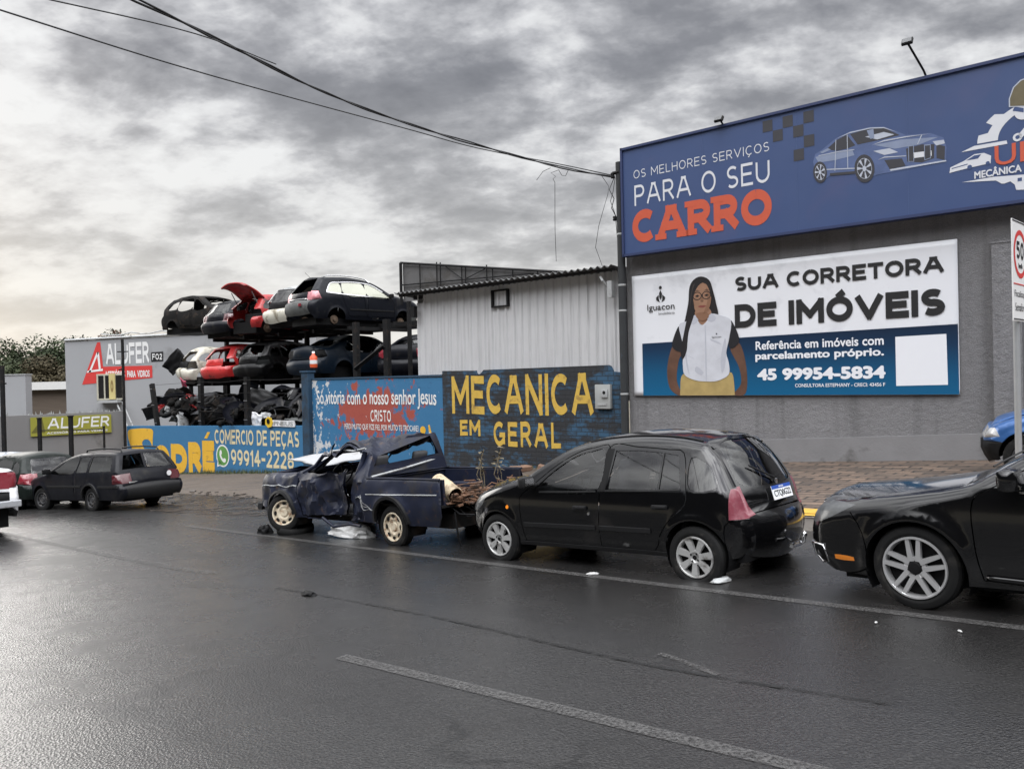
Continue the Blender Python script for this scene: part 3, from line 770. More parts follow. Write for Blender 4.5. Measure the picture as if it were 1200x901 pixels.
# wall point at the same distance along the street
WA0, WAD = along(WPX, WPY), along(math.cos(TH), -math.sin(TH))
def wall_t(a): return (a - WA0) / WAD
def fore(a, v):
    kx, ky = an(a, KN); w = wl(wall_t(a), .35); t = wall_t(a)
    x, y = kx + (w.x - kx) * v, ky + (w.y - ky) * v
    lot = 1 / (1 + math.exp(-(a - LOT_A) * 3.2))
    z0 = .155 * (1 - lot) + .008 * lot
    k = v if lot < .5 else v
    bump = lot * .035 * (mnoise.noise(Vector((x * .5, y * .5, 2))) + .5 * mnoise.noise(Vector((x * 1.6, y * 1.6, 5)))) * math.sin(math.pi * min(1, v * 1.02)) 
    return Vector((x, y, ground(x, y) + z0 + (base_rise(t) - z0) * k + bump))
sheet('sidewalk', lambda u, v: fore(-32 + (LOT_A + 32) * u, v), 60, 10, PAVE)
sheet('lot', lambda u, v: fore(LOT_A + (62 - LOT_A) * u, v * 1.0) + Vector((0, 0, 0)), 160, 24, DIRT)
# kerb: stone edge with a yellow painted stretch
mb = MB()
for a0 in np.arange(-32, LOT_A - .6, 1.0):
    L = .985; vs = []
    for a in (a0, a0 + L):
        for n, z in ((KN - .01, .0), (KN + .012, .165), (KN + .15, .172), (KN + .15, .0)):
            x, y = an(a, n); vs.append((x, y, ground(x, y) + z))
    mb.add(vs, [(0, 1, 5, 4), (1, 2, 6, 5), (2, 3, 7, 6), (0, 3, 2, 1), (4, 5, 6, 7)], 0)
o = mb.build('kerb', [KERBM], None); o['kind'] = 'structure'
mb = MB()
def ystrip(a0, a1, n0, n1, h=.176):
    vs = [(*an(a, n), 0) for a, n in ((a0, n0), (a1, n0), (a1, n1), (a0, n1))]
    mb.add([Vector((x, y, ground(x, y) + h)) for x, y, _ in vs], [(0, 1, 2, 3)])
for k in range(7): ystrip(1.6 + .62 * k, 1.6 + .62 * k + .59, KN + .02, KN + .145, .178); ystrip(1.6 + .62 * k, 1.6 + .62 * k + .59, KN + .165, KN + .55 + .03 * (k % 2), .182)
o = mb.build('yellow_kerb_marking', KYEL, None); o['kind'] = 'structure'
# worn road markings
LINEM = pbr('worn_road_paint', (.082, .08, .078), .4, var=.4, vscale=9, alpha_wear=(.48, 55, .14), bump=.2)
LINEF = pbr('faint_road_paint', (.075, .073, .071), .4, var=.3, vscale=9, alpha_wear=(.52, 45, .16))
def marking(pts, w, m):
    mb = MB(); pts = catmull(pts, .3); 
    t = np.gradient(pts, axis=0); t /= np.linalg.norm(t, axis=1)[:, None]; n = np.c_[-t[:, 1], t[:, 0]] * w / 2
    vs = [Vector((q[0], q[1], ground(q[0], q[1]) + .009)) for r_ in (pts - n, pts + n) for q in r_]; k = len(pts)
    o = mesh('road_marking', vs, [(i, i + 1, k + i + 1, k + i) for i in range(k - 1)], m); o['kind'] = 'structure'
sc = .953
marking([(9 * sc, 0 * sc), (3.43 * sc, 5.47 * sc), (1.57 * sc, 7.28 * sc), (-3 * sc, 11.8 * sc), (-6 * sc, 14.8 * sc)], .11, LINEM)
marking([(-1.29 * sc, 5.87 * sc), (0, 4.53), (1.27 * sc, 3.65 * sc), (3.0, 2.0)], .105, LINEM)
marking([(-16, 21.5), (-9 * sc, 14.74 * sc), (-4.41 * sc, 10.33 * sc), (-3.4, 9.2)], .12, LINEF)
# tar seam and a scar in the asphalt
TAR = pbr('tar_seam', (.006, .006, .006), .6, var=.3, vscale=10, alpha_wear=(.50, 9, .16))
marking([(-2.55 * sc, 8.55 * sc), (-2.13 * sc, 8.2 * sc), (-.6 * sc, 6.75 * sc), (.84 * sc, 5.23 * sc), (1.9, 4.1)], .045, TAR)
marking([(.95 * sc, 5.45 * sc), (1.02, 5.0), (1.16, 4.72)], .05, LINEF)

# mud dragged from the lot over the road edge
MUD = pbr('mud_film', (.050, .039, .030), .35, var=.35, vscale=5, alpha_wear=(.53, 2.2, .10), bump=.4, bscale=25, rvar=.2)
def mud(u, v):
    a = 9.5 + 17 * u; n = KN - (2.3 * (.4 + .6 * math.sin(math.pi * u))) * (1 - v); x, y = an(a, n)
    return Vector((x, y, ground(x, y) + .013))
sheet('mud_film', mud, 60, 10, MUD)
rv = random.Random(77); mb = MB()
for k in range(260):
    a, n = rv.uniform(9, 22), KN - abs(rv.gauss(0, 1.0)) + .4; x, y = an(a, n); s_ = rv.uniform(.012, .06) * (1.6 if rv.random() < .1 else 1)
    z = ground(x, y) + .01 + (.02 if n > KN else 0); c = Vector((x, y, z)); R3 = Matrix.Rotation(rv.uniform(0, 6), 3, 'Z') @ Matrix.Rotation(rv.uniform(-.4, .4), 3, 'X')
    mb.box(c, (s_ * rv.uniform(1, 2.2), s_, s_ * rv.uniform(.3, .8)), rot=R3)
o = mb.build('gravel', pbr('wet_stones', (.06, .05, .042), .5, var=.5, vscale=3)); o['kind'] = 'stuff'; tag(o, 'wet clods and stones scattered along the muddy road edge', 'gravel')
# ------------------------------------------------------------------ frontage: workshop, hoarding, banner, shed, painted walls
def stucco(name, base, grain=85, bump=.9):
    m = bpy.data.materials.new(name); m.use_nodes = True; t = m.node_tree; b = t.nodes['Principled BSDF']
    tc = t.nodes.new('ShaderNodeTexCoord'); v = tc.outputs['Object']
    g = noise_n(t, v, grain * .55, 4, .8); k = noise_n(t, v, 9, 6, .65); big = noise_n(t, v, .8, 5, .6)
    col = mixc(t, g, tuple(c * .45 for c in base), tuple(c * 1.55 for c in base)); col = mixc(t, ramp(t, k, [(.35, .0), (.75, .35)]), col, tuple(c * .6 for c in base))
    col = mixc(t, ramp(t, big, [(.45, 0), (.7, .35)]), col, tuple(c * 1.3 for c in base))
    mp = t.nodes.new('ShaderNodeMapping'); mp.inputs['Scale'].default_value = (3.0, 3.0, .15); t.links.new(v, mp.inputs[0])
    col = mixc(t, ramp(t, noise_n(t, mp.outputs[0], 1.3, 5, .6), [(.50, 0), (.72, .55)]), col, tuple(c * .5 for c in base))
    t.links.new(col, b.inputs['Base Color']); b.inputs['Roughness'].default_value = .93
    bn = t.nodes.new('ShaderNodeBump'); bn.inputs['Strength'].default_value = bump; bn.inputs['Distance'].default_value = .03
    t.links.new(mth(t, 'ADD', g, mth(t, 'MULTIPLY', k, 1.5)), bn.inputs['Height']); t.links.new(bn.outputs[0], b.inputs['Normal'])
    return m
STUCCO = stucco('rough_grey_render', (.215, .212, .217))
SMOOTHR = pbr('smooth_grey_render', (.19, .187, .19), .85, var=.18, vscale=2.5, bump=.25, bscale=30, dirt=((.08, .075, .07), .25, 1.2))
CONC = pbr('concrete', (.24, .235, .23), .9, var=.2, vscale=2, bump=.3, bscale=25, dirt=((.10, .095, .09), .3, 1.5))
SLATE = pbr('roof_sheet', (.10, .10, .10), .85, var=.25, vscale=3, dirt=((.05, .048, .045), .3, 4), bump=.2)
# grey workshop
wb = empty('workshop_building', wallm(-3.72, 0), 'grey rough rendered workshop building behind the banner, under the blue hoarding', 'building')
t0 = -3.72
zb0 = -1.6
mb = MB(); mb.box((6.9, 4.5, 3.05 + zb0 / 2 - .2), (13.8, 9.0, 5.7 - zb0)); mb.build('wall', STUCCO, wb)
mb = MB()
N_ = 24
for k in range(N_):   # smooth plinth following the falling forecourt
    a, b = k / N_ * 13.75 + .02, (k + 1) / N_ * 13.75 + .02
    za, zb_ = wbase(t0 + a), wbase(t0 + b)
    mb.add([(a, -.014, za - .3), (b, -.014, zb_ - .3), (b, -.014, zb_ + .42), (a, -.014, za + .42), (b, 0.01, zb_ + .425), (a, 0.01, za + .425)], [(0, 1, 2, 3), (3, 2, 4, 5)])
mb.build('plinth', SMOOTHR, wb)
mb = MB(); mb.box((6.98 + .19, -.09, 1.55), (.40, .18, 4.05)); mb.box((6.98 + .19, -.09, 3.585), (.44, .2, .03)); mb.build('pilaster', STUCCO, wb)
mb = MB(); mb.box((6.9, 4.5, 5.80), (13.7, 8.9, .12)); mb.build('roof', SLATE, wb)
# blue hoarding
BLUES = pbr('hoarding_blue_vinyl', (.044, .073, .172), .42, var=.07, vscale=1.3, dirt=((.055, .075, .17), .25, .7), rvar=.08)
BLUEC = pbr('hoarding_blue_cooler', (.046, .085, .195), .42, var=.06, vscale=1.3)
LETW = pbr('hoarding_white_print', (.60, .61, .64), .45, var=.04)
LETR = pbr('hoarding_red_print', (.50, .085, .04), .5, var=.08)
PK = pbr('hoarding_black_print', (.035, .035, .042), .5, var=.15)
PG = pbr('hoarding_grey_print', (.20, .24, .34), .45, var=.2, vscale=4)
PGL = pbr('hoarding_light_grey_print', (.42, .45, .52), .45, var=.1)
PBL = pbr('hoarding_car_blue_print', (.085, .12, .24), .4, var=.45, vscale=4)
PBR_ = pbr('hoarding_brown_print', (.12, .10, .055), .5, var=.25, vscale=6)
STEELP = pbr('grey_steel', (.16, .16, .165), .5, metal=.4, var=.2, vscale=6)
hb = empty('hoarding', wallm(-3.582, -.32, 4.14) @ Matrix.Scale(.9805, 4), 'long blue advertising hoarding with lettering and a printed car along the workshop roof edge', 'hoarding')
LH, HH = 11.5, 2.34
mb = MB(); mb.box((LH / 2, .10, HH / 2), (LH, .14, HH)); hp = mb.build('panel', BLUES, hb)
mb = MB()
for z in (.02, HH - .02): mb.box((LH / 2, .09, z), (LH + .06, .20, .05))
for x in (-.01, LH): mb.box((x, .09, HH / 2), (.05, .2, HH + .02))
mb.build('frame', pbr('hoarding_frame_blue', (.022, .035, .10), .5, var=.1), hb)
for x in np.arange(.4, LH, 3.0):
    mb = MB(); mb.box((x, .27, 1.0), (.06, .22, 1.8)); mb.build('bracket', STEELP, hb)
X = lambda t: t + 3.77
Zh = lambda z: z - 4.19
def seams():
    for x in np.arange(1.92, LH, 1.92): mb = MB(); mb.box((x, .0285, HH / 2), (.008, .004, HH - .08)); mb.build('panel_seam', pbr('hoarding_seam', (.055, .09, .20), .5), hb)
seams()
Y0 = .026
mb = MB()
signs(mb, 'OS MELHORES SERVIÇOS', X(-3.49), X(-.46), Zh(5.825), Zh(6.005), Y0, w=.105, gap=.26)
signs(mb, 'PARA O SEU', X(-3.48), X(-.46), Zh(5.24), Zh(5.68), Y0, w=.125, gap=.2)
mb.build('white_lettering', LETW, hb)
def slab_text(mb, s, x0, x1, z0, z1, y):   # heavy letters with slab feet, drawn as strokes of the print
    text_into(mb, s, x0, x1, z0, z1, y, bold=.055)
mb = MB(); signs(mb, 'CARRO', X(-3.55), X(-.43), Zh(4.44), Zh(5.14), Y0, w=.27, gap=.10, slab=.25)
mb.build('red_lettering', LETR, hb)
mb = MB()
for (x, z) in ((-.57, 6.22), (-.17, 6.21), (.21, 6.20), (-.37, 5.99), (.02, 5.98), (-.0, 5.98), (-.18, 5.76 - .0), (.13, 5.76), (-.10, 5.54)):
    pass
for r_, cols in enumerate(((0, 2, 4), (1, 3), (4, ), (3,))):
    for c in cols:
        x = -.58 + .197 * c - .012 * r_ * 0; z = 6.42 - .222 * (r_ + 1) + (0.0)
        flat(mb, [(X(x), Zh(z)), (X(x + .195), Zh(z)), (X(x + .195), Zh(z + .215)), (X(x), Zh(z + .215))], Y0)
mb.build('chequer', PK, hb)
# printed blue car
def printed_car():
    c = lambda x, y: (X(.36 + (x - 580) * .0057), Zh(5.40 + (360 - y) * .0059 - (x - 580) * .00108))
    root = hb
    mb = MB()
    def F(pts, mi, d): flat(mb, [c(*p) for p in pts], Y0 - .0015 * d, mi)
    F([(582, 350), (590, 325), (612, 312), (655, 278), (700, 258), (760, 246), (800, 246), (840, 262), (862, 272), (930, 268), (965, 282), (972, 310), (970, 345), (925, 358), (880, 368), (780, 388), (745, 400), (715, 395), (712, 385), (635, 392), (612, 410), (590, 395)], 0, 0)
    F([(625, 312), (660, 282), (690, 268), (715, 300), (690, 310), (660, 316)], 1, 1); F([(700, 266), (755, 252), (800, 250), (845, 272), (790, 285), (722, 298)], 1, 1)
    F([(745, 275), (800, 262), (830, 270), (780, 284)], 3, 2)
    F([(590, 335), (640, 322), (705, 312), (712, 330), (650, 345), (600, 352)], 4, 1)
    F([(770, 300), (850, 285), (950, 280), (900, 300), (830, 312)], 4, 1)
    F([(862, 312), (905, 300), (940, 300), (938, 340), (905, 352), (865, 350)], 1, 1); F([(945, 300), (968, 306), (966, 345), (945, 340)], 1, 1); F([(800, 345), (850, 340), (860, 362), (815, 372)], 1, 1)
    F([(768, 318), (815, 310), (840, 322), (800, 330)], 3, 2); F([(935, 292), (965, 288), (968, 298), (945, 304)], 3, 2)
    F([(872, 325), (932, 318), (932, 333), (872, 341)], 2, 2); F([(815, 372), (970, 345), (971, 349), (817, 377)], 3, 2)
    for L_ in ([(655, 280), (700, 260), (760, 248), (800, 248), (838, 263), (800, 251), (760, 251), (700, 263)], [(600, 330), (660, 318), (712, 312), (712, 314), (660, 320), (600, 332)], [(690, 268), (690, 372), (692, 372), (692, 268)], [(655, 282), (650, 378), (652, 378), (657, 282)], [(625, 372), (712, 368), (712, 371), (625, 375)], [(765, 300), (800, 286), (862, 276), (930, 270), (862, 279), (800, 290)], [(905, 272), (893, 300), (895, 300), (908, 272)], [(780, 345), (800, 335), (862, 332), (862, 334), (800, 338)]): F(L_, 3, 3)
    F([(868, 303), (884, 301), (884, 350), (868, 350)], 4, 2); F([(912, 301), (930, 300), (930, 340), (912, 346)], 4, 2); F([(870, 306), (882, 304), (882, 348), (870, 348)], 1, 3); F([(914, 304), (928, 303), (928, 338), (914, 343)], 1, 3)
    F([(635, 385), (712, 378), (712, 386), (635, 393)], 1, 2); F([(750, 256), (770, 252), (772, 280), (760, 282)], 4, 3); F([(605, 320), (630, 308), (640, 312), (612, 324)], 4, 2)
    for (x, y, rx, ry) in ((604, 382, 22, 33), (741, 370, 30, 42)):
        F([(x + rx * math.cos(a), y + ry * math.sin(a)) for a in np.linspace(0, 2 * math.pi, 25)[:-1]], 1, 3)
        F([(x + rx * .74 * math.cos(a), y + ry * .74 * math.sin(a)) for a in np.linspace(0, 2 * math.pi, 25)[:-1]], 3, 4)
        for k in range(7):
            a = 2 * math.pi * k / 7; F([(x + .2 * rx * math.cos(a - .3), y + .2 * ry * math.sin(a - .3)), (x + .72 * rx * math.cos(a - .28), y + .72 * ry * math.sin(a - .28)), (x + .72 * rx * math.cos(a + .28), y + .72 * ry * math.sin(a + .28)), (x + .2 * rx * math.cos(a + .3), y + .2 * ry * math.sin(a + .3))], 1, 5)
    mb.build('printed_car', [PBL, PK, LETW, PGL, PG], root)
printed_car()
def emblem():
    mb = MB(); D = lambda p: (X(p[0]), Zh(p[1]))
    def F(pts, mi=0, d=0): flat(mb, [D(p) for p in pts], Y0 - .0015 * d, mi)
    # gear arc
    cx, cz = 4.18, 5.22; pts = []
    for k, a in enumerate(np.linspace(math.pi, math.pi * .55, 30)):
        r = .98 + (.10 if (k // 5) % 2 == 0 else -.02); pts.append((cx + r * math.cos(a) * 1.05, cz + .02 + r * .62 * math.sin(a)))
    for a in np.linspace(math.pi * .55, math.pi, 30): pts.append((cx + .84 * math.cos(a), cz + .02 + .50 * math.sin(a)))
    F(pts, 0, 0)
    F([(2.81, 5.15), (3.47, 5.155), (3.46, 5.21), (3.0, 5.215)], 0, 1)
    F([(2.63, 4.84), (2.645, 4.93), (2.85, 5.00), (3.0, 5.08), (3.14, 5.075), (3.24, 5.01), (3.23, 4.89), (3.1, 4.885), (2.9, 4.87), (2.7, 4.85)], 0, 1)
    F([(2.88, 5.00), (3.0, 5.06), (3.1, 5.06), (3.05, 5.0)], 1, 2); F([(2.66, 4.90), (2.9, 4.93), (2.9, 4.945), (2.67, 4.915)], 1, 2); disc(mb, X(2.93), Zh(4.885), .035, Y0 - .003, 1); disc(mb, X(3.19), Zh(4.90), .03, Y0 - .003, 1)
    F([(2.81, 4.655), (3.26, 4.665), (3.75, 4.62), (5.0, 4.60), (5.0, 4.40), (3.75, 4.38), (3.58, 4.40), (3.56, 4.49), (3.5, 4.55), (3.42, 4.53), (3.38, 4.535), (3.3, 4.60)], 0, 1)
    for k in range(4): F([(3.60 + .09 * k, 4.53), (3.66 + .09 * k, 4.53), (3.66 + .09 * k, 4.585), (3.60 + .09 * k, 4.585)], 1, 2)
    # wrench
    F([(3.58, 5.22), (3.66, 5.20), (3.95, 5.50), (3.88, 5.56)], 0, 2); disc(mb, X(3.61), Zh(5.23), .065, Y0 - .003, 0); disc(mb, X(3.61), Zh(5.23), .03, Y0 - .0045, 1)
    disc(mb, X(3.70), Zh(5.62), .13, Y0 - .003, 0); F([(3.55, 5.66), (3.70, 5.60), (3.70, 5.67), (3.58, 5.72)], 1, 3)
    mb.build('emblem', [LETW, BLUES], hb)
    mb = MB(); F2 = [(3.50, 5.73), (3.50, 5.86), (3.56, 6.03), (3.66, 6.12), (3.85, 6.16), (4.1, 6.05), (4.15, 5.80), (3.9, 5.72), (3.7, 5.69)]
    flat(mb, [D(p) for p in F2], Y0 - .0045, 1); flat(mb, [D((3.85 + (p[0] - 3.85) * .95, 5.9 + (p[1] - 5.9) * .93)) for p in F2], Y0 - .006, 0)
    mb.build('printed_cap', [PBR_, PGL], hb)
    mb = MB(); text_into(mb, 'UP', X(3.29), X(3.86), Zh(4.83), Zh(5.15), Y0 - .004, bold=.008); mb.build('red_emblem_lettering', LETR, hb)
    mb = MB(); text_into(mb, 'MECÂNICA', X(2.995), X(3.66), Zh(4.675), Zh(4.825), Y0 - .004, bold=.03); mb.build('emblem_lettering', LETW, hb)
emblem()
# floodlights on the hoarding
def floodlight(t, z, arm, label, big):
    r = empty('floodlight', wallm(t, -.25, z), label, 'floodlight', 'floodlights on the blue hoarding')
    r.scale = (1, 1, 1)
    mb = MB(); mb.tube([(0, 0, 0), (-.02, -.10, .10), (-.12 * arm, -.62 * arm, .42 * arm)], .018, 8); mb.box((0, .02, -.02), (.10, .08, .05)); mb.build('arm', STEELK, r)
    e = Vector((-.12 * arm, -.62 * arm, .42 * arm)); rot = Matrix.Rotation(-.55, 3, 'X')
    mb = MB(); mb.box(e + Vector((0, -.03, .02)), (.17, .05, .12), rot=rot, bev=.012)
    for k in range(4): mb.box(e + Vector((-.06 + .04 * k, .025, .035)), (.012, .04, .10), rot=rot)
    mb.build('lamp_head', STEELK, r)
    mb = MB(); mb.box(e + rot @ Vector((0, -.033, 0)) + Vector((0, -.03, .02)), (.14, .006, .09), rot=rot); mb.build('lamp_glass', LENSC, r)
floodlight(2.37, 6.425, 1.0, 'black floodlight reaching out on a long arm above the printed car on the blue hoarding', True)
floodlight(-1.255, 6.41, .22, 'small black floodlight on the hoarding top edge above the white lettering', False)
# estate agent banner
VIN = pbr('banner_white_vinyl', (.72, .73, .76), .38, var=.03, vscale=1.2, bump=.12, bscale=2.2, dirt=((.58, .59, .62), .2, 1.1))
def teal_print():
    m = bpy.data.materials.new('banner_teal_print'); m.use_nodes = True; t = m.node_tree; b = t.nodes['Principled BSDF']
    tc = t.nodes.new('ShaderNodeTexCoord'); s = t.nodes.new('ShaderNodeSeparateXYZ'); t.links.new(tc.outputs['Object'], s.inputs[0])
    f = mth(t, 'ADD', mth(t, 'DIVIDE', s.outputs[2], 1.2), mth(t, 'MULTIPLY', mth(t, 'SUBTRACT', s.outputs[0], 3.3), .02), True)
    col = ramp(t, f, [(0, (.004, .10, .22)), (.35, (.005, .075, .17)), (.75, (.006, .030, .075)), (1, (.006, .018, .045))])
    t.links.new(col, b.inputs['Base Color']); b.inputs['Roughness'].default_value = .35
    return m
TEAL = teal_print()
bn = empty('banner', wallm(-3.565, -.03, 1.155), 'white and teal estate agent banner with a printed woman on the grey workshop wall', 'banner')
bx = lambda t: t + 3.565
bz = lambda z: z - 1.155
def vinyl(u, v):
    x, z = u * 6.30, v * 2.575
    return Vector((x, -.012 - .006 * mnoise.noise(Vector((x * 1.3, z * 1.1, 3))) - .003 * mnoise.noise(Vector((x * 4, z * 2.0 + x, 7))), z))
mb = MB(); mb.grid(vinyl, 60, 26); bo = mb.build('vinyl_sheet', VIN, bn, True); md = bo.modifiers.new('t', 'SOLIDIFY'); md.thickness = .004
B0 = -.024
mb = MB(); mb.grid(lambda u, v: Vector((bx(-3.335) + u * (6.30 - bx(-3.335) - .01), B0, .004 + v * (bz(2.27 + .055 * u) - .004))), 12, 6); mb.build('teal_panel', TEAL, bn)
mb = MB()
signs(mb, 'SUA CORRETORA', bx(-1.19), bx(2.53), bz(3.20), bz(3.48), B0, w=.235, gap=.11); mb.build('black_lettering', INKB, bn); mb = MB()
signs(mb, 'DE IMÓVEIS', bx(-1.21), bx(2.54), bz(2.485), bz(2.94), B0, w=.265, gap=.10)
mb.build('black_lettering', INKB, bn)
mb = MB(); B1 = B0 - .003
text_into(mb, 'Referência em imóveis com', bx(-.79), bx(1.56), bz(2.03), bz(2.20), B1, bold=.02)
text_into(mb, 'parcelamento próprio.', bx(-.80), bx(1.56), bz(1.80), bz(1.99), B1, bold=.03)
text_into(mb, '45 99954-5834', bx(-.77), bx(1.58), bz(1.44), bz(1.67), B1, bold=.045)
text_into(mb, 'CONSULTORA ESTEPHANY - CRECI: 43456 F', bx(-.03), bx(1.57), bz(1.305), bz(1.37), B1, bold=.015)
mb.build('white_lettering', pbr('banner_white_print', (.74, .75, .78), .4, var=.02), bn)
mb = MB(); flat(mb, [(bx(1.75), bz(1.31)), (bx(2.56), bz(1.32)), (bx(2.55), bz(2.17)), (bx(1.75), bz(2.16))], B1); mb.build('white_square', pbr('banner_white_print', (.74, .75, .78)), bn)
mb = MB()   # agency mark: head over two hands
disc(mb, bx(-2.865), bz(3.43), .035, B0, 0); mb.build('agency_mark', INKB, bn); mb = MB()
flat(mb, [(bx(-2.865), bz(3.38)), (bx(-2.90), bz(3.30)), (bx(-2.89), bz(3.22)), (bx(-2.865), bz(3.17)), (bx(-2.84), bz(3.22)), (bx(-2.83), bz(3.30))], B0)
for e in (-1, 1): flat(mb, [(bx(-2.865) + e * .045, bz(3.28)), (bx(-2.865) + e * .11, bz(3.22)), (bx(-2.865) + e * .10, bz(3.17)), (bx(-2.865) + e * .02, bz(3.12)), (bx(-2.865) + e * .04, bz(3.18))], B0)
text_into(mb, 'Iguacon', bx(-3.19), bx(-2.54), bz(2.92), bz(3.09), B0, bold=.004)
text_into(mb, 'Imobiliária', bx(-2.92), bx(-2.54), bz(2.86), bz(2.91), B0)
mb.build('agency_mark', INKB, bn)
# printed portrait (flat print on the banner)
SK = pbr('print_skin', (.29, .16, .10), .45, var=.3, vscale=4); SKD = pbr('print_skin_arm', (.11, .055, .035), .45, var=.55, vscale=3)
HAIR = pbr('print_hair', (.014, .012, .013), .45, var=.3); SHIRT = pbr('print_shirt', (.54, .55, .59), .45, var=.22, vscale=3.2); SHF = pbr('print_shirt_fold', (.44, .45, .50), .45, var=.08)
SLV = pbr('print_sleeve', (.013, .013, .016), .45); KHK = pbr('print_trousers', (.38, .28, .11), .45, var=.35, vscale=5); LIP = pbr('print_lips', (.20, .055, .045), .45)
def portrait():
    def part(name, m, polys, d):
        mb = MB()
        for pts in polys: flat(mb, catmull([(bx(a), bz(b)) for a, b in pts], .06, True), B0 - .002 * d)
        return mb.build(name, m, bn)
    part('printed_arm', SKD, [[(-2.61, 2.18), (-2.74, 1.74), (-2.70, 1.34), (-2.52, 1.17), (-2.42, 1.19), (-2.52, 1.47), (-2.47, 1.87), (-2.37, 2.08), (-2.5, 2.14)]], 1); part('printed_arm', SKD, [[(-1.32, 2.10), (-1.12, 2.18), (-.985, 1.67), (-1.02, 1.19), (-1.27, 1.18), (-1.11, 1.38), (-1.14, 1.70)]], 1)
    part('printed_trousers', KHK, [[(-2.37, 1.60), (-2.45, 1.23), (-2.45, 1.165), (-2.44, 1.16), (-1.25, 1.16), (-1.24, 1.165), (-1.27, 1.55), (-1.35, 1.62), (-1.85, 1.55)]], 2)
    part('printed_hair', HAIR, [[(-1.92, 3.57), (-2.08, 3.52), (-2.18, 3.38), (-2.22, 3.05), (-2.34, 2.55), (-2.42, 2.10), (-2.38, 1.92), (-2.30, 2.1), (-2.2, 2.5), (-2.0, 2.7), (-1.7, 2.7), (-1.56, 2.74), (-1.60, 3.0), (-1.66, 3.25), (-1.74, 3.48)]], 2)
    part('printed_neck', SK, [[(-2.05, 2.90), (-1.74, 2.90), (-1.72, 2.76), (-1.90, 2.58), (-2.06, 2.76)]], 3)
    part('printed_sleeve', SLV, [[(-2.42, 2.60), (-2.50, 2.52), (-2.61, 2.18), (-2.38, 2.07), (-2.33, 2.5)]], 4); part('printed_sleeve', SLV, [[(-1.31, 2.64), (-1.24, 2.58), (-1.12, 2.22), (-1.32, 2.09), (-1.36, 2.48)]], 4)
    part('printed_shirt', SHIRT, [[(-2.08, 2.79), (-2.28, 2.68), (-2.44, 2.61), (-2.36, 2.2), (-2.37, 1.78), (-2.33, 1.58), (-2.1, 1.47), (-1.85, 1.44), (-1.6, 1.45), (-1.36, 1.57), (-1.35, 1.8), (-1.40, 2.0), (-1.33, 2.3), (-1.29, 2.64), (-1.5, 2.75), (-1.70, 2.80), (-1.75, 2.72), (-1.92, 2.58), (-2.03, 2.72)]], 5)
    part('printed_collar', SHF, [[(-2.08, 2.80), (-2.18, 2.64), (-2.10, 2.60), (-1.99, 2.70)], [(-1.70, 2.81), (-1.60, 2.70), (-1.70, 2.63), (-1.80, 2.70)], [(-1.855, 2.58), (-1.835, 2.58), (-1.835, 1.45), (-1.855, 1.45)], [(-2.30, 2.0), (-2.1, 1.9), (-2.12, 1.92)], [(-1.42, 1.95), (-1.62, 1.85), (-1.6, 1.87)]], 6)
    part('printed_hair_lock', HAIR, [[(-2.13, 3.25), (-2.19, 2.95), (-2.30, 2.55), (-2.40, 2.10), (-2.38, 1.90), (-2.28, 2.05), (-2.22, 2.45), (-2.09, 2.80), (-2.08, 3.0)]], 7)
    part('printed_face', SK, [[(-1.93, 3.46), (-2.05, 3.38), (-2.10, 3.20), (-2.09, 2.98), (-2.02, 2.83), (-1.92, 2.78), (-1.81, 2.83), (-1.73, 2.96), (-1.70, 3.18), (-1.76, 3.38), (-1.84, 3.45)]], 7)
    part('printed_fringe', HAIR, [[(-1.92, 3.53), (-2.08, 3.46), (-2.13, 3.22), (-2.11, 3.10), (-2.07, 3.24), (-1.98, 3.38), (-1.88, 3.44), (-1.80, 3.40), (-1.73, 3.26), (-1.69, 3.12), (-1.67, 3.22), (-1.74, 3.46)]], 8)
    part('printed_cheek_tone', pbr('print_skin_shade', (.215, .11, .065), .45, var=.15, vscale=5), [[(-1.80, 3.33), (-1.73, 3.22), (-1.715, 3.05), (-1.78, 2.88), (-1.88, 2.80), (-1.83, 2.92), (-1.78, 3.06), (-1.79, 3.2)], [(-1.915, 3.16), (-1.885, 3.16), (-1.865, 3.06), (-1.90, 3.045), (-1.94, 3.06)], [(-2.03, 2.83), (-1.80, 2.83), (-1.76, 2.74), (-1.90, 2.66), (-2.04, 2.76)]], 8)
    part('printed_fold', SHF, [[(-2.34, 2.3), (-2.28, 1.75), (-2.22, 1.58), (-2.27, 1.9), (-2.31, 2.3)], [(-1.42, 2.3), (-1.52, 1.9), (-1.50, 1.6), (-1.43, 1.75), (-1.40, 2.1)], [(-2.05, 1.75), (-1.9, 1.62), (-1.95, 1.56), (-2.1, 1.66)], [(-1.75, 2.3), (-1.55, 2.22), (-1.50, 2.17), (-1.72, 2.26)]], 6)
    part('printed_hair_shine', pbr('print_hair_shine', (.045, .036, .034), .45, var=.4, vscale=9), [[(-2.05, 3.44), (-2.12, 3.25), (-2.17, 2.9), (-2.15, 3.2), (-2.09, 3.42)], [(-1.70, 3.3), (-1.655, 3.1), (-1.62, 2.85), (-1.66, 3.15)]], 9)
    part('printed_belt', HAIR, [[(-2.33, 1.575), (-1.9, 1.50), (-1.36, 1.585), (-1.36, 1.62), (-1.9, 1.535), (-2.33, 1.61)]], 4)
    part('printed_lips', LIP, [[(-2.0, 2.965), (-1.94, 2.985), (-1.90, 2.98), (-1.86, 2.985), (-1.80, 2.965), (-1.86, 2.94), (-1.90, 2.935), (-1.95, 2.94)]], 8)
    mb = MB()
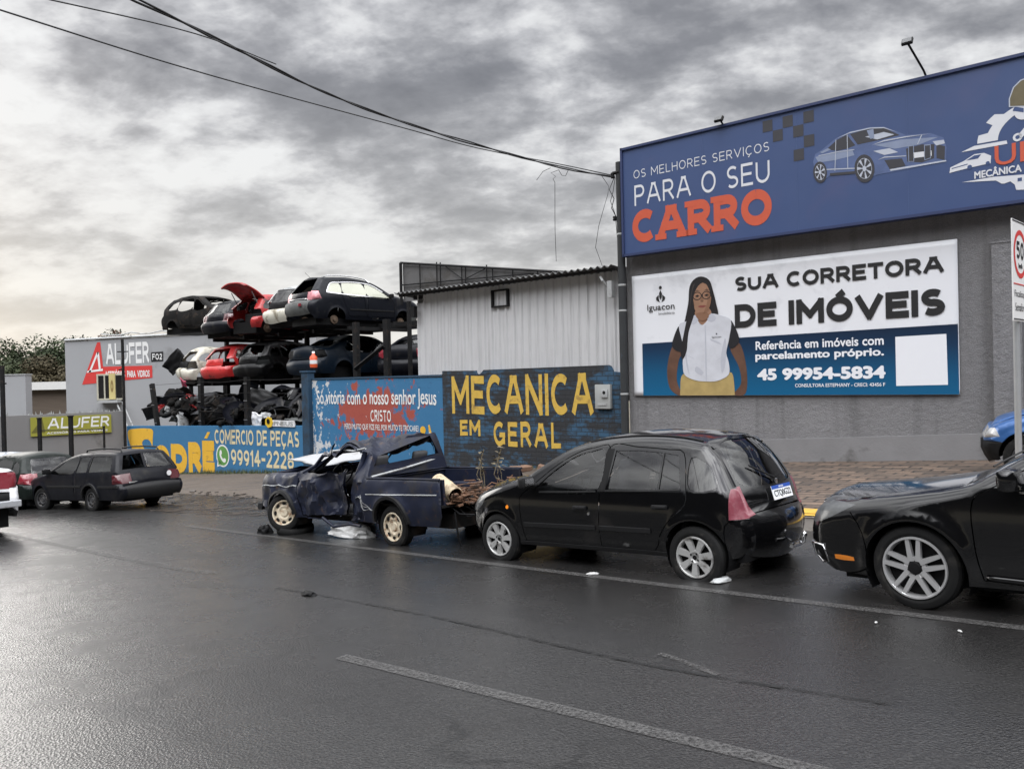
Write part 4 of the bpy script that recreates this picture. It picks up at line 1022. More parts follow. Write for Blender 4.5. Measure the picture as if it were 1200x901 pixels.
    for cx in (-2.005, -1.80):
        for a in range(24):
            a0, a1 = 2 * math.pi * a / 24, 2 * math.pi * (a + 1) / 24
            q = lambda r, t: (bx(cx) + r * math.cos(t) * 1.1, bz(3.18) + r * .9 * math.sin(t))
            flat(mb, [q(.092, a0), q(.092, a1), q(.076, a1), q(.076, a0)], B0 - .018)
        flat(mb, [(bx(cx) - .05, bz(3.18)), (bx(cx), bz(3.205)), (bx(cx) + .05, bz(3.18)), (bx(cx), bz(3.155))], B0 - .017)
        flat(mb, [(bx(cx) - .07, bz(3.265)), (bx(cx), bz(3.30)), (bx(cx) + .07, bz(3.27)), (bx(cx), bz(3.285))], B0 - .017)
    flat(mb, [(bx(-1.915), bz(3.19)), (bx(-1.89), bz(3.19)), (bx(-1.89), bz(3.20)), (bx(-1.915), bz(3.20))], B0 - .018)
    flat(mb, [(bx(-1.93), bz(3.07)), (bx(-1.87), bz(3.07)), (bx(-1.90), bz(3.06))], B0 - .017)
    text_into(mb, 'Iguacon', bx(-1.70), bx(-1.50), bz(2.30), bz(2.345), B0 - .014); disc(mb, bx(-1.60), bz(2.39), .015, B0 - .014)
    mb.build('printed_glasses', HAIR, bn)
portrait()
# service pole and its cables
pl = empty('utility_pole', wallm(-3.735, -.17, gz(-3.83)), 'dark service pole between the white shed and the grey workshop', 'pole')
zp = gz(-3.83)
mb = MB(); mb.tube([(0, 0, -.2), (0, 0, 6.20 - zp)], .085, 12); mb.build('shaft', pbr('weathered_pole', (.022, .024, .026), .75, var=.35, vscale=5, dirt=((.05, .075, .11), .18, 1.5)), pl)
mb = MB(); mb.box((-.05, -.04, 5.98 - zp), (.16, .10, .05)); mb.lathe([(.035, -.06), (.05, -.03), (.03, 0), (.05, .03), (.035, .06)], 10, 'z', (-.14, -.06, 5.93 - zp)); mb.lathe([(.03, -.05), (.045, -.03), (.03, 0), (.045, .03), (.03, .05)], 10, 'z', (-.12, -.05, 5.00 - zp)); mb.build('insulator', STEELK, pl, True)
mb = MB()
for z in (4.65, 3.55, 3.0, 1.2): mb.lathe([(.088, -.02), (.092, 0), (.088, .02)], 12, 'z', (0, 0, z - zp))
mb.build('band', GREYP, pl)
# shed ---------------------------------------------------------------------
def sheeting(name, base, streak=.35):
    m = bpy.data.materials.new(name); m.use_nodes = True; t = m.node_tree; b = t.nodes['Principled BSDF']
    tc = t.nodes.new('ShaderNodeTexCoord'); v = tc.outputs['Object']
    mp = t.nodes.new('ShaderNodeMapping'); mp.inputs['Scale'].default_value = (6, 6, .25); t.links.new(v, mp.inputs[0])
    s = noise_n(t, mp.outputs[0], 1.2, 6, .65); g = noise_n(t, v, 1.5, 5, .6); sp = noise_n(t, v, 22, 4, .6)
    col = mixc(t, g, tuple(c * .88 for c in base), tuple(c * 1.08 for c in base))
    col = mixc(t, ramp(t, s, [(.52, 0), (.72, streak)]), col, tuple(c * .42 for c in base)); col = mixc(t, ramp(t, sp, [(.70, 0), (.76, .5)]), col, (.10, .07, .05))
    t.links.new(col, b.inputs['Base Color']); b.inputs['Roughness'].default_value = .5; b.inputs['Metallic'].default_value = .1
    return m
SHEET = sheeting('white_metal_sheeting', (.56, .56, .565), .6)
sh_ = empty('shed', wallm(-10.52, .12, gz(-8)), 'white corrugated metal shed with a dark wavy roof behind the painted brick wall', 'shed')
zg = gz(-8)
def clad():
    mb = MB(); L = 6.62; n = 27 * 8
    vs = []
    for i in range(n + 1):
        x = L * i / n; ph = (x / (L / 27)) % 1.0
        y = -.045 * (1 if ph < .16 else (1 - (ph - .16) / .06) if ph < .22 else 0 if ph < .94 else (ph - .94) / .06)
        top = (3.70 if x < .26 else 3.98) - zg
        vs += [(x, y, (1.2 if x > 0 else 1.2) - zg), (x, y, top)]
    mb.add(vs, [(2 * i, 2 * i + 2, 2 * i + 3, 2 * i + 1) for i in range(n)])
    return mb.build('cladding', SHEET, sh_)
clad()
mb = MB(); mb.box((.0, 2.5, 2.6 - zg), (.03, 5.0, 2.8)); mb.box((6.62, 2.5, 2.6 - zg), (.03, 5.0, 2.8)); mb.box((3.31, 5.0, 2.3 - zg), (6.6, .03, 2.9)); mb.build('side_wall', SHEET, sh_)
def wavy(u, v):
    x = -.48 + 7.08 * u; y = -.42 + 5.7 * v
    return Vector((x, y, 3.985 - zg + .028 * math.sin(2 * math.pi * x / .177) - .09 * (y + .42)))
mb = MB(); mb.grid(wavy, 320, 4); o = mb.build('roof', SLATE, sh_, True); md = o.modifiers.new('t', 'SOLIDIFY'); md.thickness = .014
mb = MB(); mb.box((3.1, -.30, 3.91 - zg), (7.0, .06, .05)); mb.box((.06, -.2, 3.45 - zg), (.12, .12, .30)); mb.box((3.1, .05, 3.88 - zg), (6.6, .05, .12)); mb.build('eaves_beam', STEELK, sh_)
mb = MB(); fx, fz_ = 2.79, 3.385 - zg
for c, d in (((.25, 0, 0), (.54, .07, .04)), ((.25, 0, .40), (.52, .07, .04)), ((0, 0, .2), (.05, .07, .42)), ((.51, 0, .2), (.05, .07, .42))): mb.box((fx + c[0], -.045, fz_ + c[2]), d)
mb.build('window_frame', STEELK, sh_)
mb = MB(); mb.tube([(6.25, -.33, 3.78 - zg), (6.3, -.33, 3.70 - zg), (6.36, -.2, 3.55 - zg)], .03, 8); mb.box((6.45, -.22, 3.5 - zg), (.12, .14, .36)); mb.build('gutter_pipe', GREYP, sh_)
# hoarding seen from behind over the shed roof
PANB = pbr('hoarding_back_sheet', (.11, .108, .108), .7, var=.2, vscale=1.5, dirt=((.07, .065, .06), .3, 2))
hb2 = empty('hoarding', wallm(-12.75, 1.6, 4.2), 'dark hoarding seen from behind above the left part of the shed roof', 'hoarding')
def hb2_pt(u, z): return Vector((6.6 * u, 1.0 * u, z))
mb = MB(); mb.add([hb2_pt(0, -.2), hb2_pt(1, -.2), hb2_pt(1, .05), hb2_pt(0, .98)], [(0, 1, 2, 3)]); o = mb.build('sheet', PANB, hb2); md = o.modifiers.new('t', 'SOLIDIFY'); md.thickness = .03
mb = MB()
for u in (.0, .11, .205, .225, .34, .36, .47, .5, .6, .72, .85):
    mb.tube([hb2_pt(u, -.3) + Vector((0, -.08, 0)), hb2_pt(u, .98 - .93 * u + (.08 if u in (.205, .225, .47) else 0)) + Vector((0, -.08, 0))], .02 if u else .05, 5)
mb.tube([hb2_pt(0, .98) + Vector((0, -.08, 0)), hb2_pt(1, .05) + Vector((0, -.08, 0))], .035, 5); mb.tube([hb2_pt(0, .30) + Vector((0, -.07, 0)), hb2_pt(.7, .25) + Vector((0, -.07, 0))], .022, 5)
mb.tube([hb2_pt(.25, .72) + Vector((0, -.06, 0)), hb2_pt(.34, .3) + Vector((0, -.06, 0))], .015, 4); mb.tube([hb2_pt(.46, .52) + Vector((0, -.06, 0)), hb2_pt(.36, .3) + Vector((0, -.06, 0))], .015, 4)
for u in (.03, .5): mb.tube([hb2_pt(u, -.2), hb2_pt(u, -5.0)], .07, 8)
mb.build('frame', STEELK, hb2)
# painted brick wall -------------------------------------------------------
def brickpaint():
    m = bpy.data.materials.new('painted_brick'); m.use_nodes = True; t = m.node_tree; b = t.nodes['Principled BSDF']
    tc = t.nodes.new('ShaderNodeTexCoord'); v = tc.outputs['Object']
    s = t.nodes.new('ShaderNodeSeparateXYZ'); t.links.new(v, s.inputs[0]); c = t.nodes.new('ShaderNodeCombineXYZ'); t.links.new(s.outputs[0], c.inputs[0]); t.links.new(s.outputs[2], c.inputs[1])
    br = t.nodes.new('ShaderNodeTexBrick'); t.links.new(c.outputs[0], br.inputs['Vector']); br.inputs['Scale'].default_value = 1; br.inputs['Brick Width'].default_value = .30; br.inputs['Row Height'].default_value = .105; br.inputs['Mortar Size'].default_value = .012
    br.inputs['Color1'].default_value = (.6, .6, .6, 1); br.inputs['Color2'].default_value = (.3, .3, .3, 1); br.inputs['Mortar'].default_value = (0, 0, 0, 1)
    mp = t.nodes.new('ShaderNodeMapping'); mp.inputs['Scale'].default_value = (.8, .8, 2.4); t.links.new(v, mp.inputs[0])
    n1 = noise_n(t, mp.outputs[0], 1.0, 8, .7, .3); n2 = noise_n(t, v, 3.2, 8, .72, .2); n3 = noise_n(t, v, 12, 5, .7)
    blue = mixc(t, n2, (.016, .058, .11), (.036, .10, .175)); dark = mixc(t, n3, (.010, .012, .015), (.032, .033, .036))
    f = mth(t, 'ADD', mth(t, 'ADD', n1, mth(t, 'MULTIPLY', n2, .5)), mth(t, 'MULTIPLY', br.outputs['Color'], .07))
    col = mixc(t, ramp(t, f, [(.755, 0), (.88, .95)]), dark, blue)
    col = mixc(t, ramp(t, n2, [(.64, 0), (.70, .7)]), col, (.09, .05, .035)); col = mixc(t, ramp(t, n3, [(.72, 0), (.78, .6)]), col, (.30, .30, .29))
    col = mixc(t, mth(t, 'MULTIPLY', br.outputs['Fac'], .5), col, (.008, .009, .011))
    t.links.new(col, b.inputs['Base Color']); b.inputs['Roughness'].default_value = .8
    bn = t.nodes.new('ShaderNodeBump'); bn.inputs['Strength'].default_value = .7; bn.inputs['Distance'].default_value = .02
    t.links.new(mth(t, 'ADD', mth(t, 'MULTIPLY', br.outputs['Fac'], -1), mth(t, 'MULTIPLY', n3, .5)), bn.inputs['Height']); t.links.new(bn.outputs[0], b.inputs['Normal'])
    return m
BRICKP = brickpaint()
YEL = pbr('mustard_wall_paint', (.55, .36, .06), .75, var=.14, vscale=3, alpha_wear=(.33, 5), dirt=((.30, .19, .05), .28, 5))
CRM = pbr('cream_wall_paint', (.62, .53, .32), .75, var=.12, vscale=4, alpha_wear=(.33, 6))
YEL2 = pbr('yellow_wall_paint', (.66, .38, .03), .7, var=.12, vscale=3, dirt=((.42, .24, .03), .2, 3))
WHP = pbr('white_wall_paint', (.68, .68, .66), .75, var=.1, vscale=4, alpha_wear=(.27, 9))
def wall_slab(root, t0, t1, top, m, name='wall', thick=.16, drop=.4, n=14, jag=None):
    """free standing wall from t0 to t1, its foot following the ground; local x starts at t0"""
    mb = MB(); vs = []
    for i in range(n + 1):
        u = i / n; t = t0 + (t1 - t0) * u; z = root.matrix_world.translation.z; tp = top(t) - z; bt = wbase(t) - drop - z; x = t - t0
        vs += [(x, 0, bt), (x, 0, tp), (x, thick, tp), (x, thick, bt)]
    fs = []
    for i in range(n):
        for a, b in ((0, 1), (1, 2), (2, 3)): fs.append((4 * i + a, 4 * i + b, 4 * i + 4 + b, 4 * i + 4 + a))
    fs += [(0, 3, 2, 1), (4 * n, 4 * n + 1, 4 * n + 2, 4 * n + 3)]
    mb.add(vs, fs); return mb.build(name, m, root)
mw = empty('brick_wall', wallm(-9.52, 0, gz(-6.7)), 'dark blue and black painted brick wall with large yellow lettering below the shed', 'wall')
wall_slab(mw, -9.52, -3.93, lambda t: float(np.interp(t, [-9.6, -8.34, -8.28, -8.12, -8.06, -4.25, -4.2, -3.9], [1.83, 1.81, 1.72, 1.72, 1.82, 1.84, 1.70, 1.66])), BRICKP, n=90)
mx = lambda t: t + 9.52
mz = lambda z: z - gz(-6.7)
# hand painted letters
def hand(mb, s, t0, t1, z0, z1, bold, y=-.006, rise=0.0, amp=.02, seed=1, fx=mx, fz=mz, stretch_first=1.0):
    w = lambda p: Vector((fx(p.x), p.y, fz(p.z + rise * (p.x - t0) + amp * mnoise.noise(Vector((p.x * 1.7, seed, 0)))) + amp * .6 * mnoise.noise(Vector((p.x * 6, p.z * 6, seed)))))
    text_into(mb, s, t0, t1, z0, z1, y, bold=bold, warp=w, res=4)
def brush(mb, s, t0, t1, z0, z1, w, y=-.006, rise=0.0, amp=.02, seed=1, fx=mx, fz=mz, gap=.2):
    wf_ = lambda p: Vector((fx(p.x), p.y, fz(p.z + rise * (p.x - t0) + amp * mnoise.noise(Vector((p.x * 1.7, seed, 0)))) + amp * .6 * mnoise.noise(Vector((p.x * 6, p.z * 6, seed)))))
    signs(mb, s, t0, t1, z0, z1, y, w=w, gap=gap, warp=wf_, jitter=.018, seed=seed)
mb = MB(); brush(mb, 'MECANICA', -9.17, -4.68, .70, 1.68, .20, amp=.02, gap=.16, seed=2); mb.build('large_lettering', YEL, mw)
mb = MB(); brush(mb, 'EM', -8.90, -8.18, .14, .54, .24, seed=3, gap=.22); brush(mb, 'GERAL', -7.73, -5.62, -.08, .53, .20, seed=5, gap=.30); mb.build('small_lettering', YEL, mw)
mt = empty('meter_box', wallm(-4.57, -.09, .87), 'pale electricity meter box on the dark painted brick wall beside the pole', 'meter box')
mb = MB(); mb.box((.205, .04, .27), (.41, .09, .54), bev=.012); autosmooth(mb.build('case', pbr('meter_grey_plastic', (.33, .34, .33), .5, var=.1), mt))
mb = MB(); mb.box((.27, -.02, .34), (.17, .04, .18), bev=.01); mb.box((.2, -.012, .10), (.24, .012, .05)); autosmooth(mb.build('cover', GREYP, mt)); mb = MB(); mb.lathe([(.04, -.0), (.001, -.0)], 14, 'y', (.27, -.042, .36)); mb.build('dial', DARK, mt)
# blue wall with red scrawl
def bluewall(name, red=True):
    m = bpy.data.materials.new(name); m.use_nodes = True; t = m.node_tree; b = t.nodes['Principled BSDF']
    tc = t.nodes.new('ShaderNodeTexCoord'); v = tc.outputs['Object']
    n1 = noise_n(t, v, 1.2, 6, .65); n2 = noise_n(t, v, 5, 7, .7, .3)
    col = mixc(t, n1, (.024, .125, .26), (.042, .165, .31)); col = mixc(t, ramp(t, n2, [(.58, 0), (.68, .6)]), col, (.018, .075, .15))
    s = t.nodes.new('ShaderNodeSeparateXYZ'); t.links.new(v, s.inputs[0])
    if red:
        mp = t.nodes.new('ShaderNodeMapping'); mp.inputs['Scale'].default_value = (1, 1, .7); t.links.new(v, mp.inputs[0])
        r_ = noise_n(t, mp.outputs[0], 2.6, 7, .68, .5)
        inx = mth(t, 'SUBTRACT', 1.0, mth(t, 'DIVIDE', mth(t, 'ABSOLUTE', mth(t, 'SUBTRACT', s.outputs[0], 2.95)), 2.3), True)
        inz = mth(t, 'SUBTRACT', 1.0, mth(t, 'DIVIDE', mth(t, 'ABSOLUTE', mth(t, 'SUBTRACT', s.outputs[2], 1.85)), 1.15), True)
        f = mth(t, 'ADD', r_, mth(t, 'MULTIPLY', mth(t, 'MULTIPLY', inx, inz), .42))
        col = mixc(t, ramp(t, f, [(.62, 0), (.66, .92)]), col, mixc(t, n2, (.27, .04, .02), (.40, .075, .03)))
        edge = mth(t, 'SUBTRACT', 1.0, mth(t, 'MULTIPLY', s.outputs[0], .55), True)
        low = mth(t, 'SUBTRACT', 1.0, mth(t, 'DIVIDE', s.outputs[2], 1.4), True)
        w = mth(t, 'ADD', mth(t, 'ADD', noise_n(t, v, 3.2, 7, .7, .2), mth(t, 'MULTIPLY', edge, .16)), mth(t, 'MULTIPLY', low, .07))
        col = mixc(t, ramp(t, w, [(.665, 0), (.69, 1)]), col, (.52, .53, .53))
    else:
        low = mth(t, 'SUBTRACT', 1.0, mth(t, 'DIVIDE', s.outputs[2], .5), True)
        col = mixc(t, mth(t, 'MULTIPLY', ramp(t, mth(t, 'ADD', n2, mth(t, 'MULTIPLY', low, .2)), [(.5, 0), (.7, 1)]), low), col, (.05, .045, .035))
    t.links.new(col, b.inputs['Base Color']); b.inputs['Roughness'].default_value = .6
    bn = t.nodes.new('ShaderNodeBump'); bn.inputs['Strength'].default_value = .2; bn.inputs['Distance'].default_value = .01; t.links.new(n2, bn.inputs['Height']); t.links.new(bn.outputs[0], b.inputs['Normal'])
    return m
bw = empty('rendered_wall', wallm(-15.33, .02, gz(-12.4)), 'tall blue wall with red blotches and white lettering left of the brick wall', 'wall')
wall_slab(bw, -15.33, -9.53, lambda t: 1.70 + (t + 15.33) * -.008, bluewall('blue_wall_with_red', True), thick=.13)
mb = MB(); mb.box((2.9, .06, 1.70 - gz(-12.4) + .01), (5.8, .17, .05)); mb.build('coping', pbr('dark_blue_paint', (.018, .05, .09), .7, var=.25), bw)
lx = lambda t: t + 15.33
lz = lambda z: z - gz(-12.4)
mb = MB()
hand(mb, 'Só vitória com o nosso senhor Jesus', -15.08, -9.78, .80, 1.36, .012, fx=lx, fz=lz, amp=.02, seed=7)
brush(mb, 'CRISTO', -12.52, -11.63, .44, .77, .17, fx=lx, fz=lz, seed=8, gap=.2)
hand(mb, 'PERDI MUITO QUE FIZE FIEL POR MUITO TE TROCAREI', -13.74, -10.51, .17, .36, .006, fx=lx, fz=lz, seed=9, amp=.01)
mb.build('white_lettering', WHP, bw)
mb = MB(); disc(mb, lx(-10.33), lz(.24), .11, -.007, 0); flat(mb, [(lx(-10.12), lz(.38)), (lx(-10.06), lz(.40)), (lx(-9.98), lz(.12)), (lx(-10.08), lz(.10))], -.007, 0); flat(mb, [(lx(-10.18), lz(.08)), (lx(-10.06), lz(.2)), (lx(-9.94), lz(.06))], -.0075, 1); mb.build('painted_symbol', [YEL2, WHP], bw)
POSTB = pbr('blue_black_post_paint', (.014, .045, .085), .75, var=.4, vscale=4, dirt=((.012, .013, .015), .4, 2))
for t, h, lab in ((-15.50, 1.93, 'tall blue wall post between the low lettered wall and the red blotched wall'),):
    z = wbase(t); p = empty('wall_post', wallm(t, -.06, z), lab, 'post')
    mb = MB(); mb.box((0, .05, (h - z) / 2 - .2), (.36, .24, h - z + .4), bev=.015); mb.build('shaft', POSTB, p); mb = MB(); mb.box((0, .05, h - z + .02), (.42, .30, .06)); mb.build('cap', POSTB, p)
# low wall of the scrap yard
sw = empty('yard_wall', wallm(-28.25, 0, gz(-22)), 'low blue scrap yard wall with big yellow name and phone number', 'wall')
wall_slab(sw, -28.25, -15.68, lambda t: float(np.interp(t, [-28.25, -15.7], [-.02, .25])), bluewall('blue_wall_plain', False), n=20)
yx = lambda t: t + 28.25
yz = lambda z: z - gz(-22)
mb = MB()
tilt = .0235
def slant(p): return Vector((yx(p.x), p.y, yz(p.z + .05 * mnoise.noise(Vector((p.x * .9, 2, 0))))))
flat(mb, catmull([(yx(a), yz(b)) for a, b in ((-28.10, -.20), (-27.5, -.12), (-26.5, -.08), (-25.95, -.14), (-25.97, -.5), (-26.02, -.78), (-26.15, -.62), (-26.4, -.52), (-26.75, -.55), (-26.9, -.70), (-26.65, -.95), (-26.3, -1.15), (-26.15, -1.4), (-26.35, -1.62), (-26.9, -1.70), (-27.5, -1.6), (-27.3, -1.35), (-27.4, -1.1), (-27.75, -1.0), (-28.0, -.75), (-28.15, -.45))], .1, True), -.006)
def fat(s, t0, t1, za, zb, zc, zd):
    """one fat letter between t0 and t1, feet za..zb, heads zc..zd"""
    def w(p):
        u = (p.x - t0) / (t1 - t0); v = p.z
        lo = za + (zb - za) * u; hi = zc + (zd - zc) * u
        return Vector((yx(p.x), p.y, yz(lo + (hi - lo) * v)))
    text_into(mb, s, t0, t1, 0, 1, -.006, bold=.075, warp=w, res=4)
for q_ in (('O', -25.95, -24.60, -1.78, -.66, .42), ('D', -24.50, -23.25, -1.73, -.60, .42), ('R', -23.15, -22.20, -1.66, -.52, .42), ('E', -22.12, -21.27, -1.60, -.46, .40)):
    signs(mb, q_[0], q_[1], q_[2], q_[3], q_[4], -.006, w=q_[5] - .08, warp=lambda p: Vector((yx(p.x), p.y, yz(p.z + .05 * (p.x + 23.5) * .5))))
flat(mb, [(yx(-21.95), yz(-.34)), (yx(-21.74), yz(-.34)), (yx(-21.52), yz(-.10)), (yx(-21.72), yz(-.10))], -.006); mb.build('name_lettering', YEL2, sw)
mb = MB(); brush(mb, 'COMERCIO DE PEÇAS', -21.22, -16.05, -.49, .02, .19, fx=yx, fz=yz, rise=.008, seed=11, amp=.015, gap=.16); brush(mb, '99914-2228', -20.15, -16.37, -1.22, -.66, .19, fx=yx, fz=yz, rise=.014, seed=12, amp=.02, gap=.16); mb.build('cream_lettering', CRM, sw)
GRN = pbr('green_wall_paint', (.10, .26, .06), .7, var=.15)
mb = MB(); disc(mb, yx(-20.70), yz(-.92), .44, -.006, 1, rz=.40); flat(mb, [(yx(-21.10), yz(-1.33)), (yx(-21.05), yz(-1.05)), (yx(-20.75), yz(-1.25))], -.006, 1)
disc(mb, yx(-20.70), yz(-.92), .38, -.008, 0, rz=.345); flat(mb, [(yx(-21.02), yz(-1.26)), (yx(-20.98), yz(-1.05)), (yx(-20.75), yz(-1.2))], -.008, 0)
flat(mb, catmull([(yx(-20.70 + a * 1.1), yz(-.92 + b)) for a, b in ((-.16, .18), (-.08, .20), (-.04, .08), (-.09, .02), (.02, -.11), (.08, -.08), (.19, -.10), (.17, -.20), (.06, -.23), (-.10, -.12), (-.19, .05))], .05, True), -.010, 1)
mb.build('phone_symbol', [GRN, WHP], sw)
LOGY = pbr('sticker_yellow', (.66, .44, .03), .5)
# black posts and wires over the low wall
YP = []
for k, (ta, za, tb, zb, lab) in enumerate(((-26.03, 1.74, -25.63, .0, 'leaning black fence post at the left end of the scrap yard'), (-22.58, 1.86, -22.60, .05, 'upright black fence post in front of the red scrap car'), (-19.43, 1.85, -19.45, .1, 'upright black fence post nearest the tall blue wall post'))):
    z0 = wbase(tb); p = empty('fence_post', wallm(tb, .25, z0), lab, 'post', 'black fence posts behind the low wall')
    mb = MB(); s = (ta - tb) / (za - zb); H = za - z0
    c = Vector((s * H, 0, H)); rot = Matrix.Rotation(math.atan(s), 3, 'Y')
    mb.box((s * (H) / 2, 0, H / 2), (.20, .14, H), rot=rot); mb.build('shaft', STEELK, p)
    mb = MB()
    for q in (.55, .75, .93): mb.tube([(s * H * q - .11, -.08, H * q), (s * H * q + .11, -.08, H * q)], .012, 5)
    mb.build('wire_tie', STEELP, p)
for k, (za, zb) in enumerate(((1.70, 1.75), (1.25, 1.28), (.72, .80))):
    pts = [wl(-25.98, .17, za - .05), wl(-24.3, .17, za - .02), wl(-22.6, .17, za + .02), wl(-21, .17, za - .02), wl(-19.45, .17, za + .05), wl(-17.4, .17, za + .02), wl(-15.5, .12, zb)]
    o = mesh('fence_wire', *(lambda b: (b.v, b.f))(MB().tube(pts, .006, 5)), STEELK); tag(o, ['top', 'middle', 'bottom'][k] + ' wire strung along the black fence posts above the low wall', 'wire', 'wires over the low wall')
# ------------------------------------------------------------------ the black hatchback in the middle
def base_mats(paint, **kw):
    d = dict(body=paint, front_door=paint, rear_door=paint, bonnet=paint, tailgate=paint, boot_lid=paint, fuel_flap=paint, bumper=paint, rear_bumper=paint,
             side_window=GLASSD, rear_window=GLASSD, quarter_window=GLASSD, windscreen=GLASSD, headlight=LENSC, taillight=LENSR, grille=DARK, intake=DARK, pillar=DARK, trim=TRIM, indicator=LENSO, number_plate=PLATEW, plate_band=PLATEB, fog_light=LENSC)
    d.update(kw); return d
def hatch_black():
    root = empty('hatchback_car', car_matrix(0.786 + .682 * .79 - .085, 7.99 + .731 * .79 + .06, 137.0) @ Matrix.Scale(.965, 4),
                 'black five door hatchback with silver alloy wheels and flat tyres behind the wrecked pickup', 'car')
    prof = [(1.74, .20), (1.835, .30), (1.86, .42), (1.84, .54), (1.79, .655), (1.66, .745), (1.37, .825), (1.08, .885), (.86, .945), (.86, .945), (.62, 1.085), (.36, 1.215), (.12, 1.285), (-.2, 1.325), (-.6, 1.335), (-1.0, 1.31), (-1.33, 1.25), (-1.33, 1.25), (-1.47, 1.10), (-1.585, .90), (-1.655, .76), (-1.68, .62), (-1.68, .62), (-1.715, .58), (-1.74, .51), (-1.75, .40), (-1.73, .29), (-1.68, .21)]
    sh = Shape(prof, .80, .19, .52, (.80, .86), th=.40, tuck=.07, tf=(.75, .14), tr=(.55, .13),
               rr=((-1.9, .17), (-1.5, .10), (-1.3, .07), (.8, .07), (1.2, .10), (1.6, .15), (1.85, .19)), crown=((-1.8, .13), (-1.5, .09), (-1.3, .05), (0, .04), (.8, .07), (1.3, .05), (1.8, .14)), flare=((1.263, .26, .30), (-1.263, .26, .30)))
    zb = .205
    A = [(1.263, .24, .315), (-1.263, .24, .315)]
    fw = [(.60, .792), (.655, .83), (.50, .97), (.30, 1.10), (.13, 1.175), (.0, 1.200), (-.175, 1.207), (-.145, .81)]
    rw = [(-.285, .818), (-.32, 1.207), (-.6, 1.203), (-.88, 1.178), (-.88, .832)]
    rw2 = [(-.905, .833), (-.905, 1.175), (-1.07, 1.148), (-1.135, .845)]
    qw = [(-1.235, .842), (-1.205, 1.128), (-1.33, 1.098), (-1.43, 1.02), (-1.50, .86)]
    def dr(*l): return buf(catmull(l, .06), .009)
    fdoor = [(.87, .235), (.90, .50), (.905, .72), (.80, .80), (.66, .90), (.48, 1.03), (.30, 1.135), (.12, 1.21), (-.02, 1.238), (-.235, 1.243), (-.20, .80), (-.165, .235)]
    rdoor = [(-.165, .235), (-.20, .80), (-.235, 1.243), (-.6, 1.236), (-.95, 1.205), (-1.12, 1.172), (-1.195, .86), (-1.19, .70), (-1.02, .55), (-.90, .40), (-.86, .30), (-.80, .235)]
    side = [('side_window#as', catmull(fw, .06, True)), ('side_window#bs', rw), ('side_window#cs', rw2), ('quarter_window#s', catmull(qw, .06, True)),
            ('', dr(*[tuple(p) for p in fdoor])), ('', dr(*[tuple(p) for p in rdoor])), ('', dr((-.165, .235), (.87, .235))), ('', dr((-.165, .235), (-.80, .235))),
            ('', dr((1.05, .895), (1.30, .82), (1.62, .72))), 
            ('fuel_flap#s', circ(-1.31, .70, .075)),
            ('taillight#s', catmull([(-1.60, .835), (-1.60, .835), (-1.665, .83), (-1.70, .75), (-1.78, .60), (-1.78, .56), (-1.78, .56), (-1.605, .565), (-1.605, .56)], .05, True)),
            ('headlight#s', catmull([(1.52, .765), (1.50, .66), (1.64, .56), (1.80, .545), (1.86, .60), (1.72, .75)], .05, True)),
            ('indicator#s', circ(1.10, .61, .022, 12)),
            ('', dr((1.575, .20), (1.56, .42), (1.60, .53), (1.78, .53))), ('', dr((-1.575, .21), (-1.56, .45), (-1.60, .545), (-1.86, .545))),
            ('front_door#s', fdoor), ('rear_door#s', rdoor)]
    # window frame rubber: narrow black pillar between the glasses
    side.insert(4, ('pillar#s', [(-.17, .80), (-.21, 1.225), (-.30, 1.225), (-.265, .805)]))
    S, Z, Q = sh.sx, sh.fz, sh.rz
    top = [('windscreen', upoly((-.93, S(.84)), (0, S(.86)), (.93, S(.84)), (.90, S(.30)), (.86, S(.20)), (0, S(.17)), (-.86, S(.20)), (-.90, S(.30)))),
           ('rear_window', catmull(upoly((-.80, S(-1.37)), (0, S(-1.36)), (.80, S(-1.37)), (.93, Q(1.02)), (.90, Q(.86)), (.5, Q(.80)), (0, Q(.785)), (-.5, Q(.80)), (-.90, Q(.86)), (-.93, Q(1.02))), .06, True)),
           ('taillight#l', upoly((.93, Q(.845)), (1.02, Q(.845)), (1.02, Q(.57)), (.86, Q(.575)), (.895, Q(.66)), (.94, Q(.78)))),
           ('taillight#r', upoly((-.93, Q(.845)), (-1.02, Q(.845)), (-1.02, Q(.57)), (-.86, Q(.575)), (-.895, Q(.66)), (-.94, Q(.78)))),
           ('', rect(-1.02, 1.02, Q(.592), Q(.582))), ('', rect(-1.02, 1.02, Z(.50), Z(.51))),
           ('', rect(-.95, .95, S(.905), S(.893))),
           ('headlight#l', upoly((.55, Z(.56)), (1.02, Z(.56)), (1.02, S(1.52)), (.62, Z(.67)))), ('headlight#r', upoly((-.55, Z(.56)), (-1.02, Z(.56)), (-1.02, S(1.52)), (-.62, Z(.67)))),
           ('grille', rect(-.5, .5, Z(.57), Z(.63))), ('intake', rect(-.6, .6, Z(.24), Z(.36))),
           ('rear_bumper', rect(-1.02, 1.02, Q(.582), sh.L)), ('tailgate', rect(-.98, .98, S(-1.345), Q(.592))),
           ('bonnet', rect(-.96, .96, Z(.66), S(.905)))]
    M = base_mats(BLACKP, taillight=LENSRF, quarter_window=GLASSB, side_window=GLASSW, rear_window=GLASSD)
    car_panels(root, sh, side, top, M, zb, A, grid=.045, crisp=True)
    under(root, sh, 1.62, -1.68, .16, .40, A, DARK)
    for x, sg in ((1.263, 1), (1.263, -1), (-1.263, 1), (-1.263, -1)):
        fl = .07 if x < 0 else .045
        wheel(root, (x, sg * .715, .285 - fl), .285, .18, .195, 'seven', sg, flat=fl, tyre_m=RUBBER, rim_m=ALLOY, dark=DARK)
